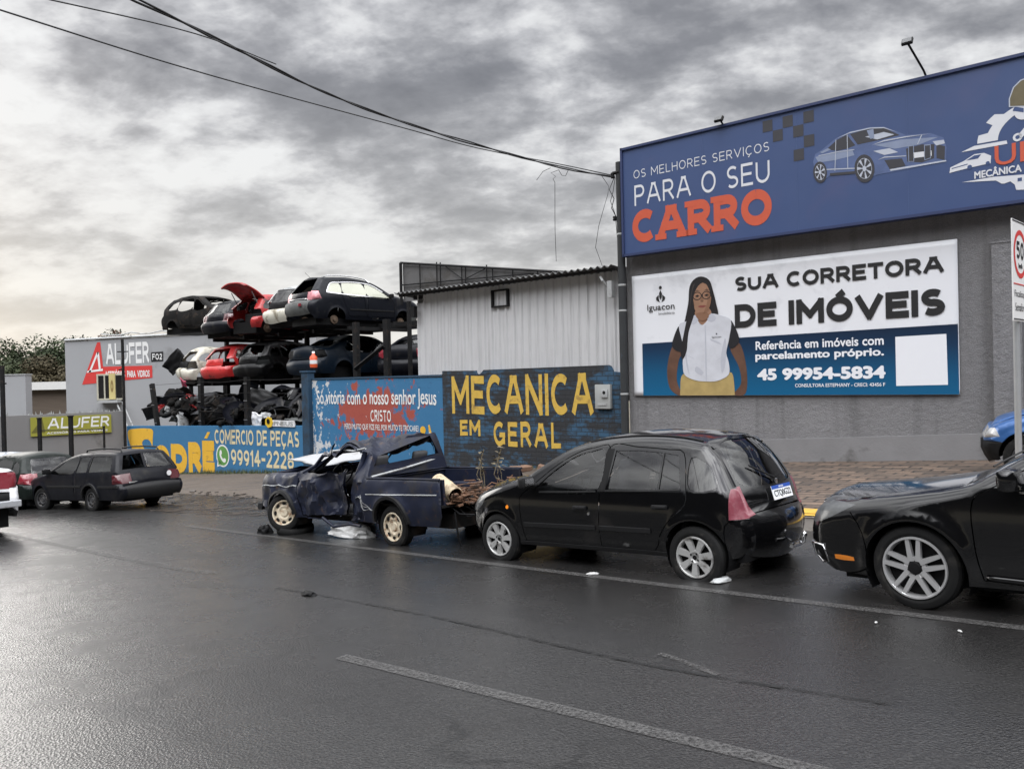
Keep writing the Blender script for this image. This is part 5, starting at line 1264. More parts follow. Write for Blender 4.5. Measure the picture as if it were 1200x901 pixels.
    # door handles, mirrors, rubbing strips, lower sill, gutters
    for (x, z, d) in ((.055, .632, 'f'), (-.92, .668, 'r')):
        for sg in (1, -1):
            mb = MB(); p = sh.side([(x, z)], 0, sg)[0]
            mb.box((p[0], p[1] + sg * .012, p[2]), (.17, .035, .045), bev=.012); mb.box((p[0] - .02, p[1] + sg * .03, p[2] + .004), (.12, .02, .022), bev=.006)
            autosmooth(mb.build('door_handle', TRIM, root))
    for sg in (1, -1):
        p = sh.side([(.69, .86)], 0, sg)[0]; mb = MB()
        mb.tube([(p[0], p[1] - sg * .02, p[2] - .01), (p[0] - .01, p[1] + sg * .10, p[2] + .005)], .03, 8)
        mb.box((p[0] - .02, p[1] + sg * .16, p[2] + .045), (.10, .19, .125), bev=.035)
        o = autosmooth(mb.build('side_mirror', TRIM, root), 60)
        mesh('mirror_glass', [(p[0] - .0725, p[1] + sg * (.16 + a), p[2] + .045 + b) for a, b in ((-.07, -.04), (.07, -.04), (.07, .04), (-.07, .04))], [(0, 1, 2, 3)], CHROME, o)
        mb = MB(); side_strip(mb, sh, [(.86, .425), (-.13, .435)], .05, .014, sg); autosmooth(mb.build('rubbing_strip', TRIM, root)); mb = MB(); side_strip(mb, sh, [(-.185, .437), (-.80, .437)], .05, .014, sg)
        autosmooth(mb.build('rubbing_strip', TRIM, root))
        mb = MB(); side_strip(mb, sh, [(.62, .784), (.2, .792), (-.15, .803)], .018, .008, sg); side_strip(mb, sh, [(-.27, .811), (-.7, .82), (-1.14, .838)], .018, .008, sg)
        mb.build('window_seal', TRIM, root)
        mb = MB(); side_strip(mb, sh, [(.95, .215), (0, .215), (-.95, .215)], .05, .012, sg)
        mb.build('sill', TRIM, root)
    # key lock
    p = sh.side([(-.055, .575)], 0, 1)[0]; mb = MB(); mb.lathe([(.016, -.01), (.016, .006), (.001, .008)], 10, 'y', p); mb.build('door_lock', CHROME, root)
    # plate with blue band, badge, tow hitch, wiper
    for reg, mt, nm in (((-.26, .26, .665, .79), PLATEW, 'number_plate'),):
        s0, s1 = Q(.775), Q(.652)
        C0, C1 = sh.top([(s0, 0)], .012)[0], sh.top([(s1, 0)], .012)[0]
        C0[0] -= .008; C1[0] -= .008
        up = Vector(C0 - C1); hgt = .135; up.normalize(); cen = Vector((C0 + C1) / 2)
        ex = Vector((0, -1, 0)); nn = up.cross(ex) * -1
        if nn.x > 0: nn = -nn
        def P(u, v, d=0): return cen + ex * u + up * v + nn * d
        mb = MB(); b = [P(u, v, d) for u, v in ((-.2, -.066), (.2, -.066), (.2, .066), (-.2, .066)) for d in (0, .006)]
        mb.add(b, [(1, 3, 5, 7), (0, 2, 4, 6), (0, 1, 3, 2), (2, 3, 5, 4), (4, 5, 7, 6), (6, 7, 1, 0)])
        pl = mb.build('number_plate', PLATEW, root)
        mb = MB(); mb.add([P(u, v, .0075) for u, v in ((-.2, .032), (.2, .032), (.2, .066), (-.2, .066))], [(0, 1, 2, 3)], 0)
        def wp(q): return P(q.x, q.z, q.y)
        text_into(mb, 'CTQ0G22', -.175, .175, -.052, .02, .0085, bold=.02, mi=1, warp=wp)
        text_into(mb, 'BRASIL', -.05, .05, .041, .057, .0095, bold=.02, mi=2, warp=wp)
        mb.build('plate_lettering', [PLATEB, INKB, PLATEW], pl)
        mb = MB(); 
        for k in range(3): mb.box(P(.34 + .03 * k - .02, -.05, .004), (.008, .022, .022), bev=.003)
        mb.build('model_badge', CHROME, root)
    c = sh.top([(Q(.80) , 0)], .004)[0]
    mb = MB(); mb.box(c, (.012, .035, .05), bev=.004); mb.build('emblem', CHROME, root)
    mb = MB(); a = [sh.top([(Q(z), .8 * u)], .02)[0] for z, u in ((.83, .05), (.88, .25), (.98, .55))]; mb.tube(a, .008, 6); mb.build('rear_wiper', TRIM, root)
    mb = MB(); mb.tube([(-1.7, 0, .27), (-1.95, 0, .265), (-1.97, 0, .28), (-1.98, 0, .33)], .016, 8)
    mb.lathe([(.001, .035)] + [(.028 * math.sin(q), .028 * math.cos(q) + .0) for q in np.linspace(.2, 3, 8)], 12, 'z', (-1.98, 0, .345)); mb.box((-1.93, .10, .27), (.05, .20, .05), bev=.01)
    autosmooth(mb.build('tow_hitch', CHROME, root))
    # roof spoiler lip and third lamp
    mb = MB(); mb.grid(lambda i, j: Vector((-1.27 - .12 * i, (j - .5) * 1.02, 1.267 - .03 * i - .035 * (2 * j - 1) ** 2 + .015 * math.sin(math.pi * i))), 4, 10); mb.grid(lambda i, j: Vector((-1.39 + .03 * i, (j - .5) * 1.02, 1.237 - .03 * i - .035 * (2 * j - 1) ** 2)), 2, 10)
    mb.build('roof_spoiler', BLACKP, root, True)
    mb = MB(); mb.box((-1.385, 0, 1.245), (.015, .28, .016)); mb.build('brake_light', LENSR, root)
    # black gutter strips along the roof edges
    for sg in (1, -1):
        mb = MB(); L = [(x, sg * .53, 0) for x in np.linspace(.05, -1.2, 14)]
        pts = [sh.top([(S(x), .8 * sg * .94)], .004)[0] for x in np.linspace(.1, -1.25, 16)]; mb.tube(pts, .008, 6); mb.build('roof_gutter', TRIM, root)
    # cabin
    mb = MB(); mb.box((.72, 0, .70), (.36, 1.30, .22), bev=.06); mb.box((-.35, 0, .32), (2.2, 1.3, .06)); mb.box((-1.40, 0, .62), (.42, 1.05, .04))
    mb.build('dashboard', CABIN, root, True)
    for y in (.36, -.36): seat(root, -.05, y, .52, SEATM)
    mb = MB(); mb.box((-.86, 0, .50), (.46, 1.2, .16), bev=.05); mb.box((-1.12, 0, .78), (.14, 1.16, .5), rot=Matrix.Rotation(-.3, 3, 'Y'), bev=.05)
    for y in (.33, -.33): mb.box((-1.21, y, 1.04), (.08, .24, .14), bev=.04)
    mb.build('rear_bench', SEATM, root, True)
    steering(root, .38, .36, .80, CABIN)
    return root
hatch_black()

# ------------------------------------------------------------------ the black saloon at the right edge
def saloon_black():
    m = Matrix.Translation((0, 0, 0))
    root = empty('saloon_car', car_matrix(3.838 + .707 * .87, 4.831 + .707 * .87, 134.0),
                 'black saloon with polished twin spoke wheels, nearest car, cut by the right edge', 'car')
    prof = [(2.10, .17), (2.215, .25), (2.255, .34), (2.255, .46), (2.235, .58), (2.18, .675), (2.08, .735), (1.88, .765), (1.5, .81), (1.2, .85), (1.02, .885), (.97, .90), (.97, .90), (.62, 1.10), (.3, 1.265), (.05, 1.35), (-.3, 1.405), (-.7, 1.40), (-1.1, 1.34), (-1.35, 1.27), (-1.7, 1.12), (-1.95, 1.03), (-2.2, 1.02), (-2.48, 1.0), (-2.56, .93), (-2.58, .70), (-2.64, .60), (-2.67, .48), (-2.65, .35), (-2.58, .24)]
    sh = Shape(prof, .885, .18, .50, (.82, .92), th=.42, tuck=.08, tf=(.95, .16), tr=(.7, .16),
               rr=((-2.7, .2), (-2.4, .12), (.9, .08), (1.4, .11), (1.9, .15), (2.2, .20)), crown=((-2.7, .10), (-2, .03), (0, .045), (.8, .06), (1.5, .035), (2.0, .06), (2.2, .09)), flare=((1.365, .29, .36), (-1.365, .29, .36)), fl=.022)
    A = [(1.365, .285, .355), (-1.365, .285, .355)]
    win = [(.62, .865), (.70, .905), (.45, 1.06), (.2, 1.18), (0, 1.25), (-.2, 1.275), (-.23, .895)]
    win2 = [(-.31, .90), (-.29, 1.28), (-.7, 1.275), (-1.05, 1.22), (-1.32, 1.10), (-1.40, .96), (-1.2, .925)]
    fdoor = [(.92, .25), (.95, .5), (.945, .80), (.80, .90), (.5, 1.08), (.2, 1.225), (0, 1.29), (-.27, 1.315), (-.26, .9), (-.2, .25)]
    rdoor = [(-.2, .25), (-.26, .9), (-.27, 1.315), (-.7, 1.305), (-1.1, 1.245), (-1.42, 1.09), (-1.47, .96), (-1.38, .72), (-1.12, .58), (-.98, .38), (-.95, .25)]
    def dr(l): return buf(catmull(l, .07), .008)
    side = [('side_window#as', catmull(win, .08, True)), ('side_window#bs', catmull(win2, .08, True)), ('', dr(fdoor + fdoor[:1])), ('', dr(rdoor + rdoor[:1])),
            ('headlight#s', catmull([(2.26, .66), (2.26, .66), (2.20, .575), (2.06, .60), (1.88, .685), (1.78, .735), (1.78, .735), (2.02, .745), (2.18, .69)], .06, True)),
            ('intake#s', [(2.26, .40), (2.07, .405), (2.055, .275), (2.15, .24), (2.26, .26)]), ('indicator#s', catmull([(1.985, .338), (1.985, .305), (1.82, .306), (1.82, .334)], .04, True)),
            ('', buf([(2.02, .16), (1.80, .22), (1.72, .26)], .012)), ('', dr([(1.72, .255), (1.70, .44), (1.76, .60), (1.82, .68)])), ('', dr([(1.76, .775), (1.4, .845), (1.05, .905)])),
            ('taillight#s', catmull([(-2.62, .92), (-2.62, .68), (-2.3, .78), (-2.25, .92)], .06, True)), ('', dr([(-1.75, .25), (-1.76, .5), (-2.2, .62), (-2.66, .64)])),
            ('front_door#s', fdoor), ('rear_door#s', rdoor)]
    S, Z, Q = sh.sx, sh.fz, sh.rz
    top = [('windscreen', upoly((-.94, S(.92)), (0, S(.97)), (.94, S(.92)), (.88, S(.12)), (0, S(.05)), (-.88, S(.12)))),
           ('rear_window', upoly((-.82, S(-1.12)), (0, S(-1.08)), (.82, S(-1.12)), (.90, S(-1.78)), (0, S(-1.86)), (-.90, S(-1.78)))),
           ('headlight#l', upoly((.66, Z(.64)), (1.02, Z(.60)), (1.02, S(1.80)), (.84, S(1.98)), (.70, Z(.695)))), ('headlight#r', upoly((-.66, Z(.64)), (-1.02, Z(.60)), (-1.02, S(1.80)), (-.84, S(1.98)), (-.70, Z(.695)))),
           ('grille', rect(-.55, .55, Z(.52), Z(.67))), ('intake', rect(-.62, .62, Z(.24), Z(.40))),
           ('', rect(-.97, .97, S(1.015), S(1.0))), ('', rect(-.6, .6, Z(.69), Z(.697))), ('taillight#l', rect(.5, 1.02, Q(.92), Q(.72))), ('taillight#r', rect(-1.02, -.5, Q(.92), Q(.72))), ('', rect(-1.02, 1.02, Q(.645), Q(.635))),
           ('pillar#c', rect(-.95, .95, S(1.0), S(.965))),
           ('bonnet', rect(-.97, .97, Z(.697), S(1.015))), ('boot_lid', rect(-.9, .9, S(-1.95), Q(.645)))]
    car_panels(root, sh, side, top, base_mats(BLACKP2, side_window=GLASSD, pillar=DARK), .20, A, grid=.045, crisp=True)
    under(root, sh, 1.95, -2.45, .15, .42, A, DARK)
    for x, sg in ((1.365, 1), (1.365, -1), (-1.365, 1), (-1.365, -1)):
        wheel(root, (x, sg * .765, .30), .305, .215, .226, 'twin', sg, flat=.012, tyre_m=RUBBER, rim_m=ALLOYB, dark=DARK, n=56)
    for sg in (1, -1):
        p = sh.side([(.70, .93)], 0, sg)[0]; mb = MB(); mb.tube([(p[0], p[1] - sg * .03, p[2] - .02), (p[0] - .02, p[1] + sg * .09, p[2])], .032, 8)
        mb.box((p[0] - .03, p[1] + sg * .17, p[2] + .03), (.13, .22, .15), bev=.05); autosmooth(mb.build('side_mirror', BLACKP2, root), 60)
        mb = MB(); side_strip(mb, sh, [(.66, .858), (.2, .872), (-.24, .888)], .016, .006, sg); mb.build('window_trim', CHROME, root); mb = MB(); side_strip(mb, sh, [(-.29, .892), (-.8, .905), (-1.25, .925)], .016, .006, sg); mb.build('window_trim', CHROME, root)
        for x, z in ((-.10, .76), (-1.18, .80)):
            p = sh.side([(x, z)], 0, sg)[0]; mb = MB(); mb.box((p[0], p[1] + sg * .016, p[2]), (.21, .03, .034), bev=.012); autosmooth(mb.build('door_handle', BLACKP2, root))
        mb = MB(); side_strip(mb, sh, [(.9, .27), (.2, .255), (-.9, .27)], .035, .016, sg); mb.build('sill_moulding', BLACKP2, root, True)
        # chrome frame of the corner intake and the lower lip
        F = [sh.side([(x, z)], .006, sg)[0] for x, z in ((2.22, .40), (2.07, .405), (2.055, .275), (2.14, .245), (2.21, .30), (2.22, .40))]
        mb = MB(); mb.tube(F, .011, 6, cap=False); f_ = mb.build('fog_light_frame', CHROME, root, True)
        c = sh.side([(2.13, .33)], -.02, sg)[0]; mb = MB(); mb.lathe([(.032, .0), (.028, sg * .01), (.001, sg * .014)], 14, 'y', c); mb.build('fog_light', LENSC, root, True)
    mb = MB(); L = [sh.top([(Z(.215), .8 * u)], .012)[0] for u in np.linspace(-1, 1, 21)]; mb.tube(L, .009, 6); mb.build('lip_trim', CHROME, root, True)
    for k in range(4):
        mb = MB(); L = [sh.top([(Z(.535 + .037 * k), .8 * u)], .010)[0] for u in np.linspace(-.54, .54, 13)]; mb.tube(L, .010, 6); mb.build('grille_bar', CHROME, root, True)
    for y in (.28, -.22):
        mb = MB(); L = [sh.top([(S(.95 - .30 * q), .8 * (y + .62 * q * (-1 if y > 0 else -1)))], .018)[0] for q in np.linspace(0, 1, 6)]
        mb.tube(L, .007, 6); mb.build('wiper', TRIM, root)
    mb = MB(); mb.box((.75, 0, .74), (.5, 1.42, .22), bev=.07); mb.box((-.4, 0, .32), (2.6, 1.4, .06)); mb.build('dashboard', CABIN, root, True)
    for y in (.38, -.38): seat(root, -.1, y, .52, SEATM)
    mb = MB(); mb.box((-1.0, 0, .52), (.5, 1.3, .16), bev=.05); mb.box((-1.28, 0, .82), (.16, 1.28, .5), rot=Matrix.Rotation(-.3, 3, 'Y'), bev=.05); mb.build('rear_bench', SEATM, root, True)
    steering(root, .38, .38, .84, CABIN)
saloon_black()

# ------------------------------------------------------------------ the wrecked pickup
def pickup_wreck():
    root = empty('wrecked_pickup', car_matrix(-2.432 + .707 * .78 - .06, 11.201 + .707 * .78 + .05, 137.2),
                 'wrecked dark blue pickup with a crushed cab, bent up bonnet and rusty steel wheels', 'pickup truck')
    prof = [(2.02, .36), (2.11, .44), (2.15, .56), (2.15, .72), (2.13, .86), (2.07, .925), (1.5, .925), (1.0, .935), (.94, .945), (.94, .945), (.70, 1.03), (.46, 1.16), (.28, 1.205), (.28, 1.205), (-.1, 1.265), (-.45, 1.275), (-.56, 1.25), (-.56, 1.25), (-.62, 1.1), (-.68, .855), (-.68, .855), (-1.2, .85), (-2.14, .845), (-2.14, .845), (-2.17, .6), (-2.15, .40)]
    sh = Shape(prof, .795, .25, .58, (.82, .84), th=.36, tuck=.06, tf=(.5, .10), tr=(.3, .02), rr=((-2.2, .02), (-.7, .02), (-.6, .06), (.9, .05), (1.5, .05), (2.05, .12)), crown=((-2.2, .0), (-.7, .01), (0, .05), (1.9, .03), (2.05, .06)), flare=((1.36, .30, .33), (-1.232, .30, .33)), fl=.03)
    A = [(1.36, .31, .335), (-1.232, .28, .33)]
    win = [(.70, .93), (.74, .97), (.46, 1.115), (.25, 1.165), (-.40, 1.19), (-.36, .84), (.1, .865)]
    door = [(.90, .30), (.93, .60), (.92, .86), (.80, .965), (.47, 1.14), (.27, 1.19), (-.42, 1.215), (-.40, .85), (-.30, .50), (-.28, .27), (-.1, .26)]
    def dr(l, w=.014): return buf(catmull(l, .07), w)
    side = [('', catmull(win, .07, True)), ('', dr(door + door[:1])), ('', dr([(1.92, .52), (1.62, .50)])), ('headlight#s', [(2.17, .86), (2.17, .70), (2.05, .70), (2.04, .86)]), ('door#s', door)]
    S, Z, Q = sh.sx, sh.fz, sh.rz
    top = [('', upoly((-.9, S(.86)), (.9, S(.86)), (.86, S(.34)), (-.86, S(.34)))), ('', upoly((-.84, S(-.572)), (.84, S(-.572)), (.88, S(-.645)), (-.88, S(-.645)))),
           ('', rect(-1.02, 1.02, S(-.70), sh.L)), ('', rect(-.93, .93, S(2.02), S(1.02))),
           ('grille', rect(-.6, .6, Z(.68), Z(.86))), ('headlight#l', rect(.64, 1.02, Z(.68), Z(.86))), ('headlight#r', rect(-1.02, -.64, Z(.68), Z(.86)))]
    def crush(p):
        q = p.copy()
        if p.z > .8 and -.75 < p.x < 1.0:   # roof and pillars pushed in
            k = (p.z - .8) / .45
            q.z += k * (.06 * math.sin(5 * p.x + 2.3 * p.y) + .045 * math.sin(11 * p.x - 5 * p.y) - .16 * abs(mnoise.noise(Vector((p.x * 3.4, p.y * 3.4, 3)))) + .04 - .055 * max(0, math.sin(3.2 * p.x + .6)) )
            q.y += k * .05 * math.sin(6 * p.x + 1); q.x += k * .06 * math.sin(4 * p.y + 1)
            if p.y < 0: q.z += k * .05
        if p.y > .5 and p.z < .82 and -.6 < p.x < .95:   # the door is stove in
            q.y -= .16 * math.exp(-((p.x + .02) / .34) ** 2) * math.exp(-((p.z - .48) / .24) ** 2)
            q.y += .10 * (.3 - abs(mnoise.noise(Vector((p.x * 3.2 + p.z * 2, p.z * 3.5 - p.x, 1.3))))) - .05 * abs(mnoise.noise(Vector((p.x * 8, p.z * 8, 7)))) ; q.z += .02 * mnoise.noise(Vector((p.x * 5, p.z * 5, 4)))
            if p.x < -.05 and p.z < .4: q.x += .12 * (.4 - p.z) * 2
        if abs(p.y) > .5 and p.x < -.6: q.y += .012 * mnoise.noise(Vector((p.x * 5, p.z * 5, 9))) * (1 if p.y > 0 else -1)
        if p.x > .95 and p.z > .5: q.z -= .10 * abs(mnoise.noise(Vector((p.x * 3, p.y * 2.5, p.z * 3)))) ; q.y -= .07 * abs(mnoise.noise(Vector((p.x * 3.5, p.z * 4, 12)))) * (1 if p.y > 0 else -1)
        if p.x > 1.3: q.z += -.02 * (p.x - 1.3)
        return q
    mats = base_mats(NAVYW, door=NAVYW, headlight=LENSC)
    ob = car_panels(root, sh, side, top, mats, .27, A, deform=crush, thick=.03, grid=.045)
    for o_ in ob.values(): autosmooth(o_, 24)
    dl = ob['door#l']; dl.matrix_local = Matrix.Translation((.92, .76, .6)) @ Matrix.Rotation(R(-4.5), 4, 'Z') @ Matrix.Rotation(R(5), 4, 'Y') @ Matrix.Translation((-.92, -.76, -.6))
    under(root, sh, 1.8, -2.1, .22, .40, A, RUSTB, w=.52)
    # cargo bed
    mb = MB(); mb.box((-1.42, 0, .52), (1.5, 1.50, .03)); b1 = mb.build('bed_floor', RUSTB, root)
    for sg in (1, -1):
        mb = MB(); mb.box((-1.42, sg * .69, .68), (1.48, .03, .33)); mb.box((-1.232, sg * .60, .60), (.62, .17, .16), bev=.05); mb.build('bed_side', NAVYW, root)
        mb = MB(); mb.tube([(-.70, sg * .745, .862), (-1.4, sg * .745, .858), (-2.15, sg * .745, .85)], .016, 6); mb.build('bed_rail', NAVYW, root)
    mb = MB(); mb.box((-.66, 0, .62), (.03, 1.44, .44)); mb.build('bed_front', NAVYW, root)
    for sg in (1, -1):
        mb = MB(); side_strip(mb, sh, [(2.10, .78), (1.4, .755), (.95, .745)], .014, .008, sg, deform=crush); side_strip(mb, sh, [(.9, .742), (.4, .73), (.0, .67), (-.27, .615)], .014, .008, sg, deform=crush); side_strip(mb, sh, [(-.72, .652), (-2.12, .668)], .014, .008, sg)
        mb.build('crease_trim', GREYP, root)
        for cx, cz, r in A:
            mb = MB(); L = [(cx + (r + .012) * math.cos(a), cz + (r + .012) * math.sin(a)) for a in np.linspace(.05, math.pi - .05, 18)]; side_strip(mb, sh, L, .05, .035, sg, step=.1); autosmooth(mb.build('arch_trim', TRIM, root), 50)
    # bent pillar, rear cross bar of the cab and a loose strut
    mb = MB(); mb.tube([(-.44, .70, .30), (-.43, .74, .60), (-.40, .70, .86), (-.47, .64, 1.05), (-.48, .58, 1.20)], .035, 8); mb.build('bent_pillar', NAVYW, root, True)
    mb = MB(); mb.tube([(-.72, .68, .87), (-.70, .1, .93), (-.66, -.60, 1.02)], .016, 6); mb.build('loose_strut', GREYP, root)
    # raised silver bonnet skin: buckled
    def hood(u, v):
        A0, B0, C0, D0 = Vector((.93, .42, .965)), Vector((2.28, .10, 1.10)), Vector((1.95, -1.02, 1.19)), Vector((.92, -.86, 1.06))
        p = A0.lerp(B0, u).lerp(D0.lerp(C0, u), v)
        p.z += .035 * math.sin(math.pi * u * 1.3) - .05 * abs(v - .38) * (1 - abs(u - .5)) + .02 * mnoise.noise(Vector((u * 4, v * 4, 0))) + (.05 * (v - .62) if v > .62 else 0)
        return p
    mb = MB(); mb.grid(hood, 18, 18); o = mb.build('bonnet', pbr('pale_bonnet_paint', (.33, .335, .34), .75, spec=.2, var=.12, vscale=4, dirt=((.22, .21, .20), .25, 4)), root, False); md = o.modifiers.new('t', 'SOLIDIFY'); md.thickness = .02; autosmooth(o, 14)
    mb = MB(); mb.box((1.45, 0, .62), (.62, .7, .36), bev=.05); mb.tube([(1.2, .3, .8), (1.5, .1, .86), (1.75, .35, .8)], .03, 8); mb.tube([(1.2, -.3, .8), (1.6, -.2, .84)], .025, 8); mb.box((1.1, -.45, .78), (.2, .2, .18), bev=.02); mb.build('engine', RUSTB, root, True)
    mb = MB(); mb.box((.78, 0, .74), (.34, 1.32, .2), bev=.06); mb.box((.1, 0, .34), (1.5, 1.3, .04)); mb.build('dashboard', CABIN, root, True)
    seat(root, -.14, .36, .38, SEATM, .35); seat(root, -.14, -.36, .38, SEATM, .35)
    steering(root, .42, .34, .88, DARK)
    for x, sg, st, fl, cm in ((1.37, 1, .55, .0, .12), (1.33, -1, .2, .02, 0), (-1.232, 1, 0, .035, .0), (-1.232, -1, 0, .05, 0)):
        wheel(root, (x, sg * .70 + (.03 if x > 0 and sg > 0 else 0), .275 - fl + (.05 if x > 0 and sg > 0 else 0)), .275, .17, .188, 'steel', sg, steer=st, flat=fl, tyre_m=RUBBER, rim_m=STEELR, dark=RUSTB, camber=cm)
    mb = MB(); mb.tube([(2.10, .74, .40), (2.16, .5, .36), (2.12, .1, .40), (2.18, -.3, .34), (2.05, -.8, .42)], .055, 6); autosmooth(mb.build('bent_bumper', TRIM, root), 40)
    mb = MB(); mb.tube([(.30, .80, .30), (-.05, .86, .20), (-.35, .80, .24), (-.55, .78, .22)], .022, 6); mb.build('hanging_sill', NAVYW, root, True)
    mb = MB(); mb.tube([(.85, .72, .93), (.62, .66, 1.02), (.50, .60, 1.16), (.30, .58, 1.18)], .028, 6); mb.build('bent_pillar', NAVYW, root, True)
    mb = MB(); mb.tube([(.30, .60, 1.225), (.0, .58, 1.235), (-.25, .60, 1.215), (-.48, .57, 1.25)], .016, 6); mb.build('roof_edge', GREYP, root, True)
    # torn metal on the rear quarter
    mb = MB()
    for k in range(3):
        L = [(-.50 - .05 * k, .60 + .02 * k), (-.60, .62 - .03 * k), (-.64, .54 - .05 * k), (-.74 - .03 * k, .50 - .02 * k), (-.80 - .02 * k, .44)]
        side_strip(mb, sh, L, .007, .006, 1)
    mb.build('torn_edge', GREYP, root)
    return root
PICKUP = pickup_wreck()
def in_pickup(x, y, z): return PICKUP.matrix_world @ Vector((x, y, z))
# ------------------------------------------------------------------ scrap cars: coarser bodies of four kinds
KINDS = {
 'hatch': dict(prof=[(1.72, .24), (1.80, .42), (1.76, .60), (1.62, .74), (1.2, .86), (.90, .94), (.90, .94), (.40, 1.22), (0, 1.34), (-.5, 1.37), (-1.1, 1.34), (-1.38, 1.27), (-1.38, 1.27), (-1.58, 1.0), (-1.72, .84), (-1.76, .64), (-1.76, .64), (-1.86, .56), (-1.87, .40), (-1.80, .25)], W=.82, zb=(.82, .88),
   win=[[(.66, .84), (.42, 1.06), (.1, 1.21), (-.16, 1.23), (-.13, .85)], [(-.24, .86), (-.27, 1.235), (-.7, 1.23), (-.98, 1.19), (-.98, .88)], [(-1.10, .90), (-1.10, 1.18), (-1.34, 1.12), (-1.46, .92)]], door=[(.88, .26), (.90, .74), (.66, .92), (.42, 1.12), (.08, 1.26), (-.22, 1.28), (-.2, .26)], rdoor=[(-.2, .26), (-.22, 1.28), (-.7, 1.275), (-1.04, 1.24), (-1.04, .7), (-.84, .42), (-.80, .26)], wf=1.24, wr=-1.24, glass=(-1.41, 1.02, .86), lamp=(.88, .60), lid=-1.39),
 'sedan': dict(prof=[(2.0, .22), (2.08, .40), (2.05, .62), (1.92, .74), (1.4, .85), (.90, .94), (.90, .94), (.35, 1.25), (0, 1.37), (-.5, 1.40), (-.95, 1.34), (-1.15, 1.28), (-1.15, 1.28), (-1.62, 1.04), (-1.72, 1.02), (-2.1, 1.0), (-2.14, .92), (-2.16, .66), (-2.16, .66), (-2.25, .58), (-2.26, .40), (-2.18, .25)], W=.85, zb=(.84, .92),
   win=[[(.66, .86), (.42, 1.06), (.1, 1.24), (-.16, 1.27), (-.13, .88)], [(-.24, .89), (-.27, 1.275), (-.7, 1.25), (-1.08, 1.12), (-1.16, .93)]], door=[(.88, .26), (.90, .74), (.66, .94), (.42, 1.12), (.08, 1.29), (-.22, 1.32), (-.2, .26)], rdoor=[(-.2, .26), (-.22, 1.32), (-.7, 1.30), (-1.1, 1.18), (-1.24, .92), (-1.04, .62), (-.96, .26)], wf=1.30, wr=-1.32, glass=(-1.20, None, -1.60), lamp=(.94, .70), lid=-1.68),
 'suv': dict(prof=[(2.12, .36), (2.22, .56), (2.18, .86), (1.95, 1.0), (1.3, 1.09), (1.0, 1.14), (1.0, 1.14), (.45, 1.46), (.1, 1.60), (-.4, 1.68), (-1.1, 1.68), (-1.7, 1.62), (-1.7, 1.62), (-1.98, 1.28), (-2.12, 1.08), (-2.16, .86), (-2.16, .86), (-2.27, .78), (-2.30, .58), (-2.22, .42)], W=.915, zb=(1.02, 1.10),
   win=[[(.78, 1.05), (.50, 1.26), (.2, 1.43), (-.10, 1.49), (-.06, 1.07)], [(-.18, 1.075), (-.22, 1.50), (-.7, 1.51), (-1.0, 1.48), (-1.0, 1.10)], [(-1.12, 1.11), (-1.12, 1.46), (-1.45, 1.42), (-1.66, 1.14)]], door=[(.95, .40), (.96, .92), (.76, 1.12), (.48, 1.33), (.16, 1.49), (-.16, 1.55), (-.12, .40)], rdoor=[(-.12, .40), (-.16, 1.55), (-.7, 1.56), (-1.06, 1.53), (-1.08, 1.0), (-.92, .6), (-.86, .40)], wf=1.35, wr=-1.35, glass=(-1.72, 1.24, 1.12), lamp=(1.16, .86), lid=-1.72),
}
